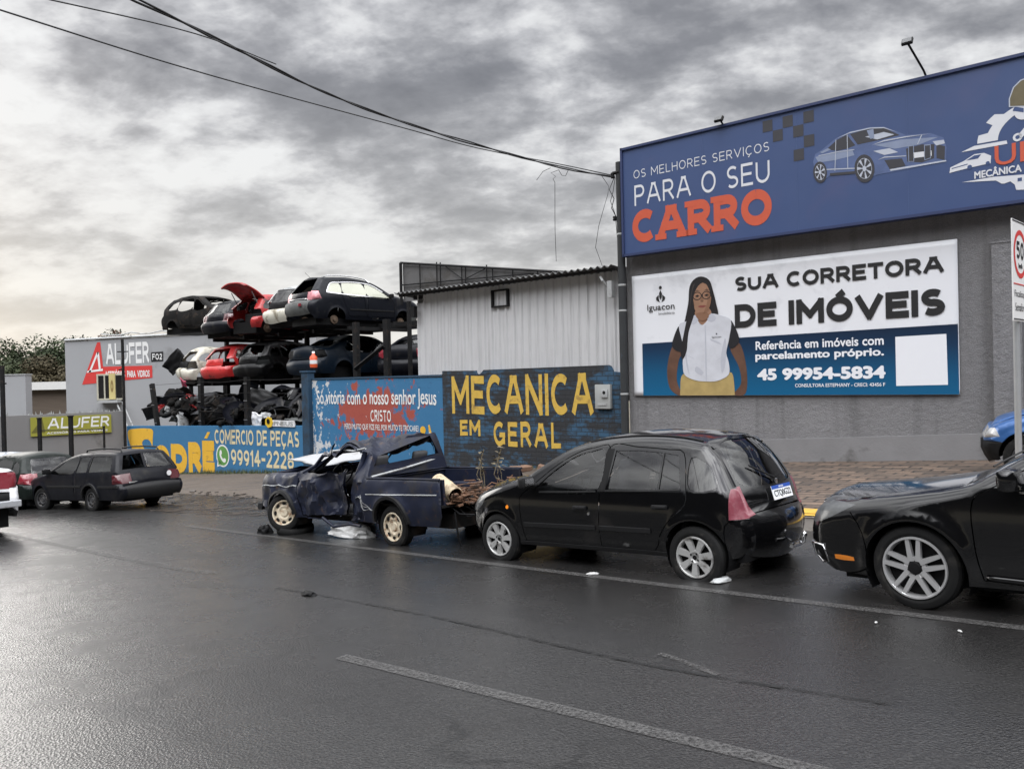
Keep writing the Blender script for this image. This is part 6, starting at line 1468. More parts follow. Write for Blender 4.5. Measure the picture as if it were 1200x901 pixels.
def scrap_car(name, label, M, kind, paint, seed=1, dent=.03, glassm=GLASSD, no=(), wheels=None, lid_open=False, group=None, tailm=LENSR, lampm=None, cat='scrap car', squash=0.0, extra=None, bumperm=None, lidm=None, shell=False, see=False):
    k = KINDS[kind]; root = empty(name, M, label, cat, group)
    sh = Shape(k['prof'], k['W'], .24, .55, k['zb'], th=.40, tuck=.06, tf=(.6, .16), tr=(.5, .10), rr=((-2.3, .14), (-1.4, .08), (.9, .07), (1.4, .1), (2.0, .2)), crown=((-2.3, .08), (-1.2, .04), (.8, .06), (1.9, .12)), step=.09, flare=((k['wf'], .3, .33), (k['wr'], .3, .33)))
    S, Z, Q = sh.sx, sh.fz, sh.rz
    ra = .34; A = [(k['wf'], .30, ra), (k['wr'], .30, ra)]
    dr = lambda l: buf(catmull(l, .12), .014)
    side = [(('side_window#%ds' % i) if 'side' not in no else '', catmull(w, .10, True)) for i, w in enumerate(k['win'])]
    xl = k['prof'][-5][0]
    side += [('taillight#s', [(xl - .10, k['lamp'][0]), (xl - .10, k['lamp'][1]), (xl + .26, k['lamp'][1] + .05), (xl + .20, k['lamp'][0])])]
    if not shell: side += [('', dr(k['door'] + k['door'][:1])), ('', dr(k['rdoor'] + k['rdoor'][:1])), ('front_door#s', k['door']), ('rear_door#s', k['rdoor'])]
    else: side += [('', [(.80, .36), (.84, .80), (-.12, .84), (-.14, .36)]), ('', [(-.26, .36), (-.26, .84), (-.95, .84), (-.80, .36)])]
    g = k['glass']; g1 = S(g[2]) if g[1] is None else Q(g[2]); g0 = S(g[0])
    ll = k['prof'][-4][1]
    x1 = sh.x1; side.insert(len(k['win']), ('headlight#s', [(x1 + .05, .68), (x1 + .05, .555), (x1 - .26, .58), (x1 - .20, .70)]))
    if bumperm and 'bumper' not in no: side.insert(len(k['win']), ('bumper#s', [(x1 + .05, .53), (x1 + .05, .1), (k['wf'] + .20, .1), (k['wf'] + .20, .50)]))
    top = [('rear_window' if 'rear_window' not in no else '', upoly((-.82, g0), (.82, g0), (.90, g1), (-.90, g1))), ('windscreen' if 'windscreen' not in no else '', upoly((-.92, S(.86)), (.92, S(.86)), (.86, S(.16)), (-.86, S(.16)))),
           ('taillight#l', rect(.70, 1.02, Q(k['lamp'][0]), Q(k['lamp'][1]))), ('taillight#r', rect(-1.02, -.70, Q(k['lamp'][0]), Q(k['lamp'][1]))),
           ('bumper' if bumperm else '', rect(-1.02, 1.02, 0, Z(.53) if bumperm else .001)), ('', rect(-1.02, 1.02, Q(ll + .008), Q(ll - .008))), ('headlight#l', rect(.55, 1.02, Z(.56), Z(.68))), ('headlight#r', rect(-1.02, -.55, Z(.56), Z(.68))),
           ('rear_bumper' if 'rear_bumper' not in no else '', rect(-1.02, 1.02, Q(ll - .008), sh.L)),
           ('trunk_recess' if ('lid' in no and not lid_open) else ('' if 'lid' in no or lid_open else 'tailgate'), rect(-.84, .84, S(k['lid']), Q(ll + .008))), ('bonnet' if 'bonnet' not in no else '', rect(-.92, .92, Z(.70), S(.92)))]
    if lid_open: top[0] = ('', top[0][1])
    rv = random.Random(seed)
    ox, oy = rv.uniform(0, 50), rv.uniform(0, 50)
    def df(p):
        n = Vector((mnoise.noise(Vector((p.x * 1.6 + ox, p.y * 1.6, p.z * 1.6 + oy))), mnoise.noise(Vector((p.x * 1.6 + oy, p.y * 1.6 + 9, p.z * 1.6 + ox))), mnoise.noise(Vector((p.x * 1.9, p.y * 1.9 + ox, p.z * 1.9 + 31)))))
        q = p + n * dent
        if squash: q.z = q.z - squash * max(0, q.z - .7) * (1 + .5 * math.sin(3 * p.x + ox))
        return q
    mats = base_mats(paint, side_window=glassm, rear_window=glassm, quarter_window=glassm, windscreen=glassm, taillight=tailm, headlight=lampm or LENSC, trunk_recess=DARK, bumper=bumperm or paint, rear_bumper=bumperm or paint, tailgate=lidm or paint)
    skip = tuple(x for x in no if x not in ('side', 'lid'))
    car_panels(root, sh, side, top, mats, .26, A, grid=.13, deform=df, thick=.025, skip=skip)
    if not see: under(root, sh, 1.5, k['prof'][-1][0] + .15, .10, .46, [], DARK)
    else: under(root, sh, 1.5, k['prof'][-1][0] + .2, .08, .32, [], DARK)
    if not see and not shell:
        mb = MB(); mb.box((-.3, 0, .62), (1.9, 1.15, .3), bev=.05); mb.box((-.95, 0, .86), (.15, 1.1, .45), bev=.05); mb.box((.0, .33, .86), (.12, .42, .5), bev=.05); mb.box((.0, -.33, .86), (.12, .42, .5), bev=.05); mb.build('seats', CABIN, root, True)
    for x, sg, kd in (wheels or ()):
        xx = k['wf'] if x > 0 else k['wr']
        if kd == 'hub':
            mb = MB(); mb.lathe([(.14, -.04), (.14, .02), (.07, .03), (.06, .07), (.001, .08)] if sg > 0 else [(.14, .04), (.14, -.02), (.07, -.03), (.06, -.07), (.001, -.08)], 14, 'y', (xx, sg * (sh.W - .18), .26)); mb.tube([(xx, sg * (sh.W - .22), .26), (xx, 0, .28)], .04, 6); mb.build('wheel_hub', pbr('rusty_hub', (.11, .075, .05), .8, var=.4), root)
        else: wheel(root, (xx, sg * (sh.W - .10), .29), .29, .18, .18, kd, sg, tyre_m=RUBBER, rim_m=STEELD, dark=DARK, n=24)
    if extra: extra(root, sh, df)
    return root
def slot(t, yr, z, kind, yaw=0, roll_=0, pit=0, sc=1.14):   # tail towards the street
    x0 = min(p[0] for p in KINDS[kind]['prof'])
    return wallm(t, yr, z) @ Matrix.Rotation(R(90 + yaw), 4, 'Z') @ Matrix.Scale(sc, 4) @ Matrix.Translation((-x0, 0, -.24)) @ Matrix.Rotation(R(pit), 4, 'Y') @ Matrix.Rotation(R(roll_), 4, 'X')
def suv_extra(root, sh, df):
    for sg in (1, -1):
        mb = MB(); pts = [sh.top([(sh.sx(x), .8 * sg * .93)], .05 if -1.5 < x < .05 else .0)[0] for x in (.2, .0, -.4, -.9, -1.4, -1.62)]; mb.tube(pts, .02, 6); mb.build('roof_rail', CHROME, root, True)
        mb = MB(); side_strip(mb, sh, [(.80, 1.035), (.2, 1.05), (-.6, 1.075), (-1.2, 1.10), (-1.68, 1.13)], .03, .012, sg); mb.build('window_trim', CHROME, root); mb = MB(); side_strip(mb, sh, [(.55, 1.25), (.2, 1.45), (-.1, 1.515), (-.6, 1.53), (-1.1, 1.49), (-1.45, 1.44), (-1.68, 1.15)], .025, .012, sg); mb.build('window_trim', CHROME, root)
        mb = MB(); side_strip(mb, sh, [(.95, .60), (-.1, .60), (-.85, .60)], .05, .02, sg); mb.build('side_moulding', TRIM, root)
        p = sh.side([(.80, 1.12)], 0, sg)[0]; mb = MB(); mb.box((p[0], p[1] + sg * .12, p[2]), (.1, .2, .14), bev=.04); autosmooth(mb.build('side_mirror', DARK, root))
    c = sh.top([(sh.rz(.70), -.42)], .03)[0]; mb = MB(); mb.box(c, (.03, .16, .10), bev=.01); mb.build('reflector', LENSR, root)
    mb = MB(); mb.tube([(-1.5, .3, 1.66), (-1.75, .3, 1.86)], .006, 4); mb.build('aerial', TRIM, root)
    mb = MB(); L = [sh.top([(sh.rz(.88), .8 * u)], .02)[0] for u in np.linspace(-.75, .75, 9)]; mb.tube(L, .025, 6); mb.build('plate_bar', CHROME, root, True)
def open_lid(m):
    def f(root, sh, df):
        def g(u, v):
            y = (v - .5) * 1.25; a = R(18) + .5 * u
            return df(Vector((-1.36 - .85 * u * math.cos(R(10)) + .12 * u * u, y * (1 - .05 * u), 1.30 + .36 * math.sin(u * 1.9) - .10 * (2 * v - 1) ** 2)))
        mb = MB(); mb.grid(g, 8, 10); o = mb.build('raised_tailgate', m, root, True); md = o.modifiers.new('t', 'SOLIDIFY'); md.thickness = .05
        for sg in (1, -1): mb = MB(); mb.tube([(-1.5, sg * .55, .98), (-1.75, sg * .55, 1.42)], .014, 6); mb.build('gas_strut', STEELP, root)
    return f
G1 = 'scrap cars on the top tier of the rack'; G2 = 'scrap cars on the middle tier of the rack'; G3 = 'crushed car bodies at the bottom of the scrap pile'
LAMPW = pbr('bare_lamp_bowl', (.62, .60, .58), .25, var=.2, vscale=12, coat=.4)
scrap_car('scrap_suv', 'dark five door scrap car with roof rails, largest and rightmost on the top tier', slot(-16.55, .35, 3.62, 'suv', -4, 0, 0, 1.0), 'suv', pbr('slate_paint', (.005, .006, .0095), .34, var=.3, vscale=4, spec=.22, dirt=((.02, .02, .021), .2, 3), rvar=.1), 3, .015, pbr('pale_car_glass', (.46, .47, .38), .15, var=.12, vscale=2, coat=.5), ('rear_window',), ((-1, -1, 'hub'), (-1, 1, 'hub'), (1, -1, 'hub')), group=G1, tailm=pbr('red_white_lamp', (.50, .20, .22), .2, var=.5, vscale=5, coat=.5), bumperm=OLIVE, extra=suv_extra, see=True)  # car glass coloured an opaque pale cream
scrap_car('scrap_hatchback', 'silver grey scrap hatchback without bumper, beside the large dark car on the top tier', slot(-18.75, 1.0, 3.72, 'hatch', 2, 0), 'hatch', GREYP, 5, .045, GLASSB, ('taillight', 'lid'), ((-1, 1, 'hub'), (-1, -1, 'hub')), group=G1, lidm=GREYP, bumperm=CREAMP)
scrap_car('scrap_hatchback', 'red scrap hatchback with its tailgate raised, on the top tier', slot(-20.95, .9, 3.62, 'hatch', 3, 1), 'hatch', REDP, 7, .05, GLASSB, ('taillight', 'rear_bumper'), ((-1, 1, 'hub'), (-1, -1, 'hub')), lid_open=True, extra=open_lid(REDP), group=G1)
scrap_car('scrap_hatchback', 'dark navy scrap hatchback left of the red one with raised tailgate', slot(-23.1, 1.1, 3.58, 'hatch', 6, -1), 'hatch', DUSTY, 9, .02, GLASSC, (), ((-1, 1, 'hub'), (-1, -1, 'hub')), group=G1, tailm=pbr('dark_red_lens', (.07, .008, .012), .2, var=.2, coat=.6))
M_sh = wallm(-26.5, 3.0, 3.98) @ Matrix.Rotation(R(8), 4, 'Z') @ Matrix.Translation((0, 0, -.24))
scrap_car('scrap_shell', 'burnt black car shell without doors or glass at the left end of the top tier', M_sh @ Matrix.Scale(1.06, 4) @ Matrix.Scale(.93, 4, (0, 0, 1)), 'suv', RUSTB, 11, .05, GLASSD, ('side', 'rear_window', 'windscreen', 'taillight', 'headlight', 'bonnet', 'lid'), group=G1, shell=False, see=True)
CREAMQ = CREAMP
scrap_car('scrap_hatchback', 'cream scrap hatchback body with bare rear end, left end of the middle tier', slot(-25.9, 1.2, 1.84, 'hatch', -10, 2), 'hatch', CREAMQ, 13, .05, GLASSB, ('side', 'rear_window', 'windscreen', 'taillight', 'headlight', 'lid'), group=G2, see=True)
scrap_car('scrap_hatchback', 'bright red scrap hatchback without rear glass on the middle tier', slot(-23.25, 1.1, 1.86, 'hatch', 6, -1), 'hatch', pbr('bright_red_paint', (.50, .028, .028), .35, var=.2, vscale=4, coat=.3, dirt=((.12, .02, .02), .2, 4)), 15, .04, GLASSB, ('side', 'rear_window', 'windscreen', 'taillight'), group=G2, see=True)
scrap_car('scrap_hatchback', 'black scrap hatchback with dusty rear glass in the middle tier beside the bright red one', slot(-20.75, 1.0, 1.88, 'hatch', 6, 0), 'hatch', pbr('dull_black_paint', (.0045, .0045, .005), .34, var=.3, vscale=4, spec=.22, dirt=((.022, .022, .022), .25, 3)), 17, .025, GLASSC, ('taillight',), group=G2, tailm=DARK)
scrap_car('scrap_saloon', 'dark blue scrap saloon with red sticker behind the tall blue wall post', slot(-17.2, .9, 1.88, 'sedan', 2, 0), 'sedan', pbr('deep_blue_paint', (.005, .010, .018), .34, var=.3, vscale=4, spec=.22, dirt=((.022, .024, .027), .22, 3)), 19, .02, GLASSD, (), group=G2, tailm=DARK)
scrap_car('scrap_saloon', 'black scrap saloon with pale window trim behind the diagonal rack brace', slot(-13.6, 2.2, 1.80, 'sedan', 24, 0), 'sedan', DUSTY, 21, .02, GLASSC, (), ((-1, -1, 'steel'),), group=G2)
scrap_car('scrap_hatchback', 'dark scrap hatchback squeezed between the rack and the white shed', slot(-11.6, 3.4, 1.78, 'hatch', 10, 0), 'hatch', DUSTY, 23, .03, GLASSC, (), group=G2, tailm=LENSR)
for k, (t, yr, zz, sd) in enumerate(((-25.2, 1.5, .05, 31), (-22.3, 1.2, .2, 33), (-19.4, 1.2, .35, 35), (-16.7, 1.0, .5, 37))):
    scrap_car('crushed_car', ['crushed dark car body at the left end of the bottom row', 'crushed dark car body under the bright red scrap hatchback', 'crushed dark car body under the black scrap hatchback', 'crushed dark car body behind the tall blue wall post'][k], slot(t, yr, zz, 'hatch', [20, -8, 5, -12][k], [4, -3, 2, 0][k]), 'hatch', [RUSTB, DUSTY, DUSTY, RUSTB][k], sd, .12, GLASSC, ('side', 'rear_window', 'taillight') if k % 2 else ('taillight',), group=G3, squash=.35, see=bool(k % 2))
def dup(root, M, label, group):
    r = root.copy(); COL.objects.link(r); r.matrix_world = M; r['label'] = label; r['group'] = group
    def rec(o, p):
        for ch in o.children:
            c = ch.copy(); COL.objects.link(c); c.parent = p; rec(ch, c)
    rec(root, r); return r
SRC = [o for o in bpy.data.objects if o.parent is None and o.get('group') in (G2, G3)]
for k, (t, yr, z, yaw, i) in enumerate(((-24.6, 5.6, 1.86, 4, 2), (-22.0, 5.6, 1.86, -3, 4), (-19.2, 5.5, 1.86, 5, 2), (-16.4, 5.6, 1.86, 0, 5), (-13.8, 6.6, 1.86, 8, 4), (-26.2, 5.8, -.05, 10, 7), (-23.5, 5.4, .05, -6, 8), (-20.8, 5.2, .1, 4, 9), (-18.0, 5.2, .3, -4, 7), (-15.4, 4.6, .4, 6, 9), (-12.9, 4.2, .5, -6, 8))):
    dup(SRC[i % len(SRC)], slot(t, yr, z, 'hatch', yaw), 'dark scrap car in the back row of the rack, half hidden by the front row', 'scrap cars in the back row')
# rack ---------------------------------------------------------------------
rk = empty('scrap_rack', wallm(-20, 0, gz(-20, 2)), 'black steel rack of posts and beams holding the scrap cars in tiers', 'rack')
rz0 = gz(-20, 2)
for t in (-27.4, -24.4, -21.9, -18.9, -14.33, -12.87):
    for y in ((1.0, 4.0) if t in (-14.33, -12.87) else (2.4, 4.0)):
        zt = 3.45 if t > -26.5 else 1.75
        mb = MB(); mb.box((t + 20, y, (zt + gz(t, y)) / 2 - rz0), (.20 if t > -15 else .13, .14, zt - gz(t, y))); mb.build('post', STEELK, rk)
for y in (3.0, 4.2):
    for z, ta in ((1.72, -27.8), (3.46, -24.8)):
        mb = MB(); mb.box(((ta - 12.6) / 2 + 20, y, z - rz0), (-12.6 - ta, .10, .16)); mb.build('beam', STEELK, rk)
for z, ts in ((1.70, (-26.5, -24.2, -21.6, -18.2, -15.6, -13)), (3.44, (-24, -21.8, -19.5, -17.4, -15.5, -13.2))):
    for t in ts: mb = MB(); mb.box((t + 20, 2.9, z - rz0 - .08), (.10, 2.6, .12)); mb.build('cross_beam', STEELK, rk)
mb = MB(); mb.tube([(-14.30 + 20, .92, 2.0 - rz0), (-12.9 + 20, .92, 2.66 - rz0)], .075, 4); mb.build('brace', STEELK, rk)
# a red sticker on the blue saloon tail, and hanging odds and ends ----------
def thing_mesh(name, label, cat, M, mb, m, smooth=False, group=None, solid=0.0):
    o = mb.build(name, m, None, smooth, M); tag(o, label, cat, group)
    if solid: md = o.modifiers.new('t', 'SOLIDIFY'); md.thickness = solid
    return o
mb = MB(); mb.lathe([(.11, 0), (.12, .05), (.12, .34), (.05, .42), (.04, .50), (.001, .50)], 12, 'z'); bt = thing_mesh('bottle', 'orange red plastic bottle hanging in front of the dark blue scrap saloon', 'bottle', wallm(-15.95, .55, 2.08), mb, pbr('orange_plastic', (.60, .09, .03), .4, var=.2), True)
mb = MB(); mb.lathe([(.123, .12), (.123, .24)], 12, 'z'); mb.build('bottle_band', WHITEP, bt, True)
mb = MB(); mb.lathe([(.045, .44), (.045, .52), (.001, .52)], 10, 'z'); mb.build('bottle_cap', PLATEW, bt, True)
# junk along the foot of the pile -------------------------------------------
def bumper_shell(seed, w=1.55):
    rv = random.Random(seed); mb = MB()
    def g(u, v):
        y = (u - .5) * w; x = -.28 * (2 * u - 1) ** 4 - .12 * (2 * u - 1) ** 2 + .05 * math.sin(v * 3)
        return Vector((y, x, .42 * (v - .5) + .03 * mnoise.noise(Vector((u * 4, v * 3, seed)))))
    mb.grid(g, 18, 6); return mb
def panel(seed, w, h, bend=.15):
    mb = MB()
    def g(u, v):
        x, z = (u - .5) * w, (v - .5) * h
        return Vector((x * (1 - .15 * abs(v - .5)), bend * math.sin(2.2 * u + seed) * math.cos(2 * v + seed) + .06 * mnoise.noise(Vector((u * 4, v * 4, seed))), z + .1 * bend * math.sin(5 * u)))
    mb.grid(g, 14, 10); return mb
JM = [DARK, DUSTY, RUSTB, GREYP, TRIM]
J = [('bumper_cover', 'black bumper cover leaning on the left end of the scrap pile', 'bumper', (-26.1, .9, .70), (30, 40, 20), bumper_shell(1), DUSTY),
     ('bumper_cover', 'grey bumper cover lying above the low wall near the leaning post', 'bumper', (-25.0, .7, .35), (75, 10, -15), bumper_shell(2), GREYP),
     ('bumper_cover', 'dark bumper cover standing on end under the cream car', 'bumper', (-24.3, .9, .80), (15, 75, 10), bumper_shell(3), DARK),
     ('bumper_cover', 'black bumper cover lying flat between the two upright fence posts', 'bumper', (-21.7, .6, .30), (80, -8, 12), bumper_shell(4), DARK),
     ('bumper_cover', 'dull bumper cover tilted behind the fence post nearest the blue post', 'bumper', (-20.3, .8, .55), (35, -25, -10), bumper_shell(5), TRIM),
     ('bumper_cover', 'dusty bumper cover on edge low behind the cream lettering', 'bumper', (-17.4, .7, .62), (50, 15, 5), bumper_shell(6), DUSTY),
     ('bonnet_panel', 'bent dark bonnet panel propped up at the left end of the pile', 'car panel', (-27.0, .7, .72), (0, -35, 30), panel(1, .6, .55), DARK),
     ('bonnet_panel', 'burnt bonnet panel behind the second upright fence post', 'car panel', (-19.7, 1.0, 1.10), (-20, 15, 10), panel(2, 1.2, .6, .12), TRIM),
     ('door_panel', 'black car door standing in the pile under the cream car', 'car door', (-25.4, 1.1, 1.0), (-10, -50, 25), panel(3, .9, .7, .06), DUSTY),
     ('door_panel', 'scorched car door lying under the bright red scrap hatchback', 'car door', (-22.9, .8, .75), (-30, 20, -15), panel(4, .9, .65, .06), RUSTB),
     ('door_panel', 'dark car door tilted left of the pale sticker panel', 'car door', (-20.9, .6, .72), (-15, 35, 0), panel(5, .8, .6, .06), DARK),
     ('wing_panel', 'pale scuffed wing panel pointing up behind the leaning post', 'car panel', (-25.75, .55, .45), (20, 35, 10), panel(6, .75, .32), GREYP),
     ('wing_panel', 'grey wing panel lying on top of the pile beside the blue post', 'car panel', (-16.7, .6, .42), (70, 0, 12), panel(7, 1.3, .4), OLIVE),
     ('sticker_panel', 'small white panel with red marks behind the low wall', 'car panel', (-19.05, .35, .34), (0, 12, -8), panel(8, .62, .50, .05), WHITEP),
     ('seat_back', 'torn black car seat perched on the cream scrap car', 'car seat', (-26.6, 1.25, 2.62), (-15, 38, 10), panel(9, .55, 1.0, .2), DARK),
     ('plastic_bag', 'crumpled pink bag at the top left of the scrap pile', 'bag', (-25.3, 1.0, 1.62), (0, 20, 0), panel(10, .42, .5, .2), pbr('pink_plastic', (.40, .05, .10), .5, var=.3, vscale=8))]
for nm, lab, cat, (t, y, z), (rx, ry, rz_), mb, m in J:
    M = wallm(t, y, z) @ Matrix.Rotation(R(rz_), 4, 'Z') @ Matrix.Rotation(R(ry), 4, 'Y') @ Matrix.Rotation(R(rx), 4, 'X')
    thing_mesh(nm, lab, cat, M, mb, m, True, None, .03)
# loose parts heaped between the low wall and the crushed cars
def heap(name, label, group, cat, build, m, n, seed, smooth=False):
    rv = random.Random(seed); src = None
    for k in range(n):
        t, y = rv.uniform(-27.2, -15.9), rv.uniform(.35, 1.15); top_ = .25 + .95 * min(1, (y - .2)) * rv.uniform(.4, 1.1) + (.25 if -26.6 < t < -23 else 0)
        M = wallm(t, y, top_) @ Matrix.Rotation(rv.uniform(0, 6.3), 4, 'Z') @ Matrix.Rotation(rv.uniform(-1.2, 1.2), 4, 'X') @ Matrix.Rotation(rv.uniform(-.7, .7), 4, 'Y') @ Matrix.Scale(rv.uniform(.75, 1.2), 4)
        if src is None:
            mb = MB(); build(mb); o = mb.build(name, m, None, smooth); src = o
        else: o = src.copy(); COL.objects.link(o)
        o.matrix_world = M; tag(o, label, cat, group)
def b_tyre(mb): mb.lathe([(.17, -.07), (.27, -.08), (.285, -.05), (.29, 0), (.285, .05), (.27, .08), (.17, .07), (.165, 0), (.17, -.07)], 22)
def b_pipe(mb): mb.tube([(-.8, 0, 0), (-.4, .05, .05), (0, 0, .1), (.3, .05, .02)], .028, 7); mb.lathe([(.001, -.25), (.09, -.25), (.10, -.2), (.10, .2), (.09, .25), (.001, .25)], 12, 'y', (.3, .1, 0))
def b_block(mb):
    mb.box((0, 0, 0), (.50, .36, .30), bev=.03); mb.box((.1, 0, .22), (.34, .22, .16), bev=.03); mb.lathe([(.001, -.05), (.12, -.05), (.12, .05), (.001, .05)], 14, 'y', (-.1, -.2, .02)); mb.tube([(.1, .2, .1), (.3, .3, .2), (.4, .1, .3)], .03, 6)
def b_rad(mb):
    mb.box((0, 0, 0), (.62, .05, .40)); 
    for k in range(9): mb.box((-.28 + .07 * k, -.03, 0), (.012, .02, .36))
    mb.box((0, 0, .23), (.66, .07, .05), bev=.01); mb.box((0, 0, -.23), (.66, .07, .05), bev=.01)
def b_wing(mb):
    def g(u, v):
        a = math.pi * (.08 + .84 * u); r = .36 + .30 * v; return Vector((r * math.cos(a) * 1.15, -.06 * v + .10 * v * v + .02 * math.sin(9 * u), r * math.sin(a) * (1 - .15 * v)))
    mb.grid(g, 16, 5)
heap('tyre_casing', 'loose tyre in the dark scrap heap behind the low wall', 'loose tyres in the scrap heap', 'tyre', b_tyre, RUBBER, 9, 101, True)
heap('exhaust_pipe', 'bent exhaust pipe in the dark scrap heap behind the low wall', 'exhaust pipes in the scrap heap', 'pipe', b_pipe, RUSTB, 8, 102, True)
heap('engine_block', 'greasy engine block in the dark scrap heap behind the low wall', 'engine blocks in the scrap heap', 'engine', b_block, RUSTB, 8, 103)
heap('radiator', 'loose radiator in the dark scrap heap behind the low wall', 'radiators in the scrap heap', 'radiator', b_rad, STEELK, 6, 104)
heap('wing_panel', 'dark arched wing panel in the scrap heap behind the low wall', 'dark wing panels in the scrap heap', 'car panel', b_wing, DUSTY, 10, 105, True)
heap('panel_piece', 'pale grey torn panel piece in the dark scrap heap behind the low wall', 'pale panel pieces in the scrap heap', 'car panel', lambda mb: (setattr(mb, 'v', panel(21, .5, .28, .08).v), setattr(mb, 'f', panel(21, .5, .28, .08).f), setattr(mb, 'm', panel(21, .5, .28, .08).m)), GREYP, 7, 106, True)
heap('red_panel_piece', 'red torn panel piece in the dark scrap heap behind the low wall', 'red panel pieces in the scrap heap', 'car panel', lambda mb: (setattr(mb, 'v', panel(22, .5, .3, .1).v), setattr(mb, 'f', panel(22, .5, .3, .1).f), setattr(mb, 'm', panel(22, .5, .3, .1).m)), REDP, 4, 107, True)
mb = MB(); flat(mb, catmull([(-.17, .1), (-.05, .16), (.1, .1), (.16, .0), (.05, -.13), (-.12, -.1)], .05, True), -.04)
# small yellow and white sign hanging at the top of the low wall
sg_ = empty('small_sign', wallm(-17.75, -.03, .18), 'small yellow and white sticker sign on the top edge of the low wall', 'sign')
mb = MB(); mb.box((.85, .0, .12), (1.35, .02, .20)); mb.build('panel', WHITEP, sg_)
mb = MB(); disc(mb, .10, .15, .23, -.03, n=7, rz=.19); o = mb.build('yellow_mark', LOGY, sg_); md = o.modifiers.new('t', 'SOLIDIFY'); md.thickness = .01
mb = MB(); disc(mb, .08, .18, .09, -.045, n=10); mb.build('dark_mark', DARK, sg_); mb = MB(); text_into(mb, 'PNEUS', .35, 1.45, .05, .19, -.014, bold=.03); mb.build('lettering', GREYP, sg_)
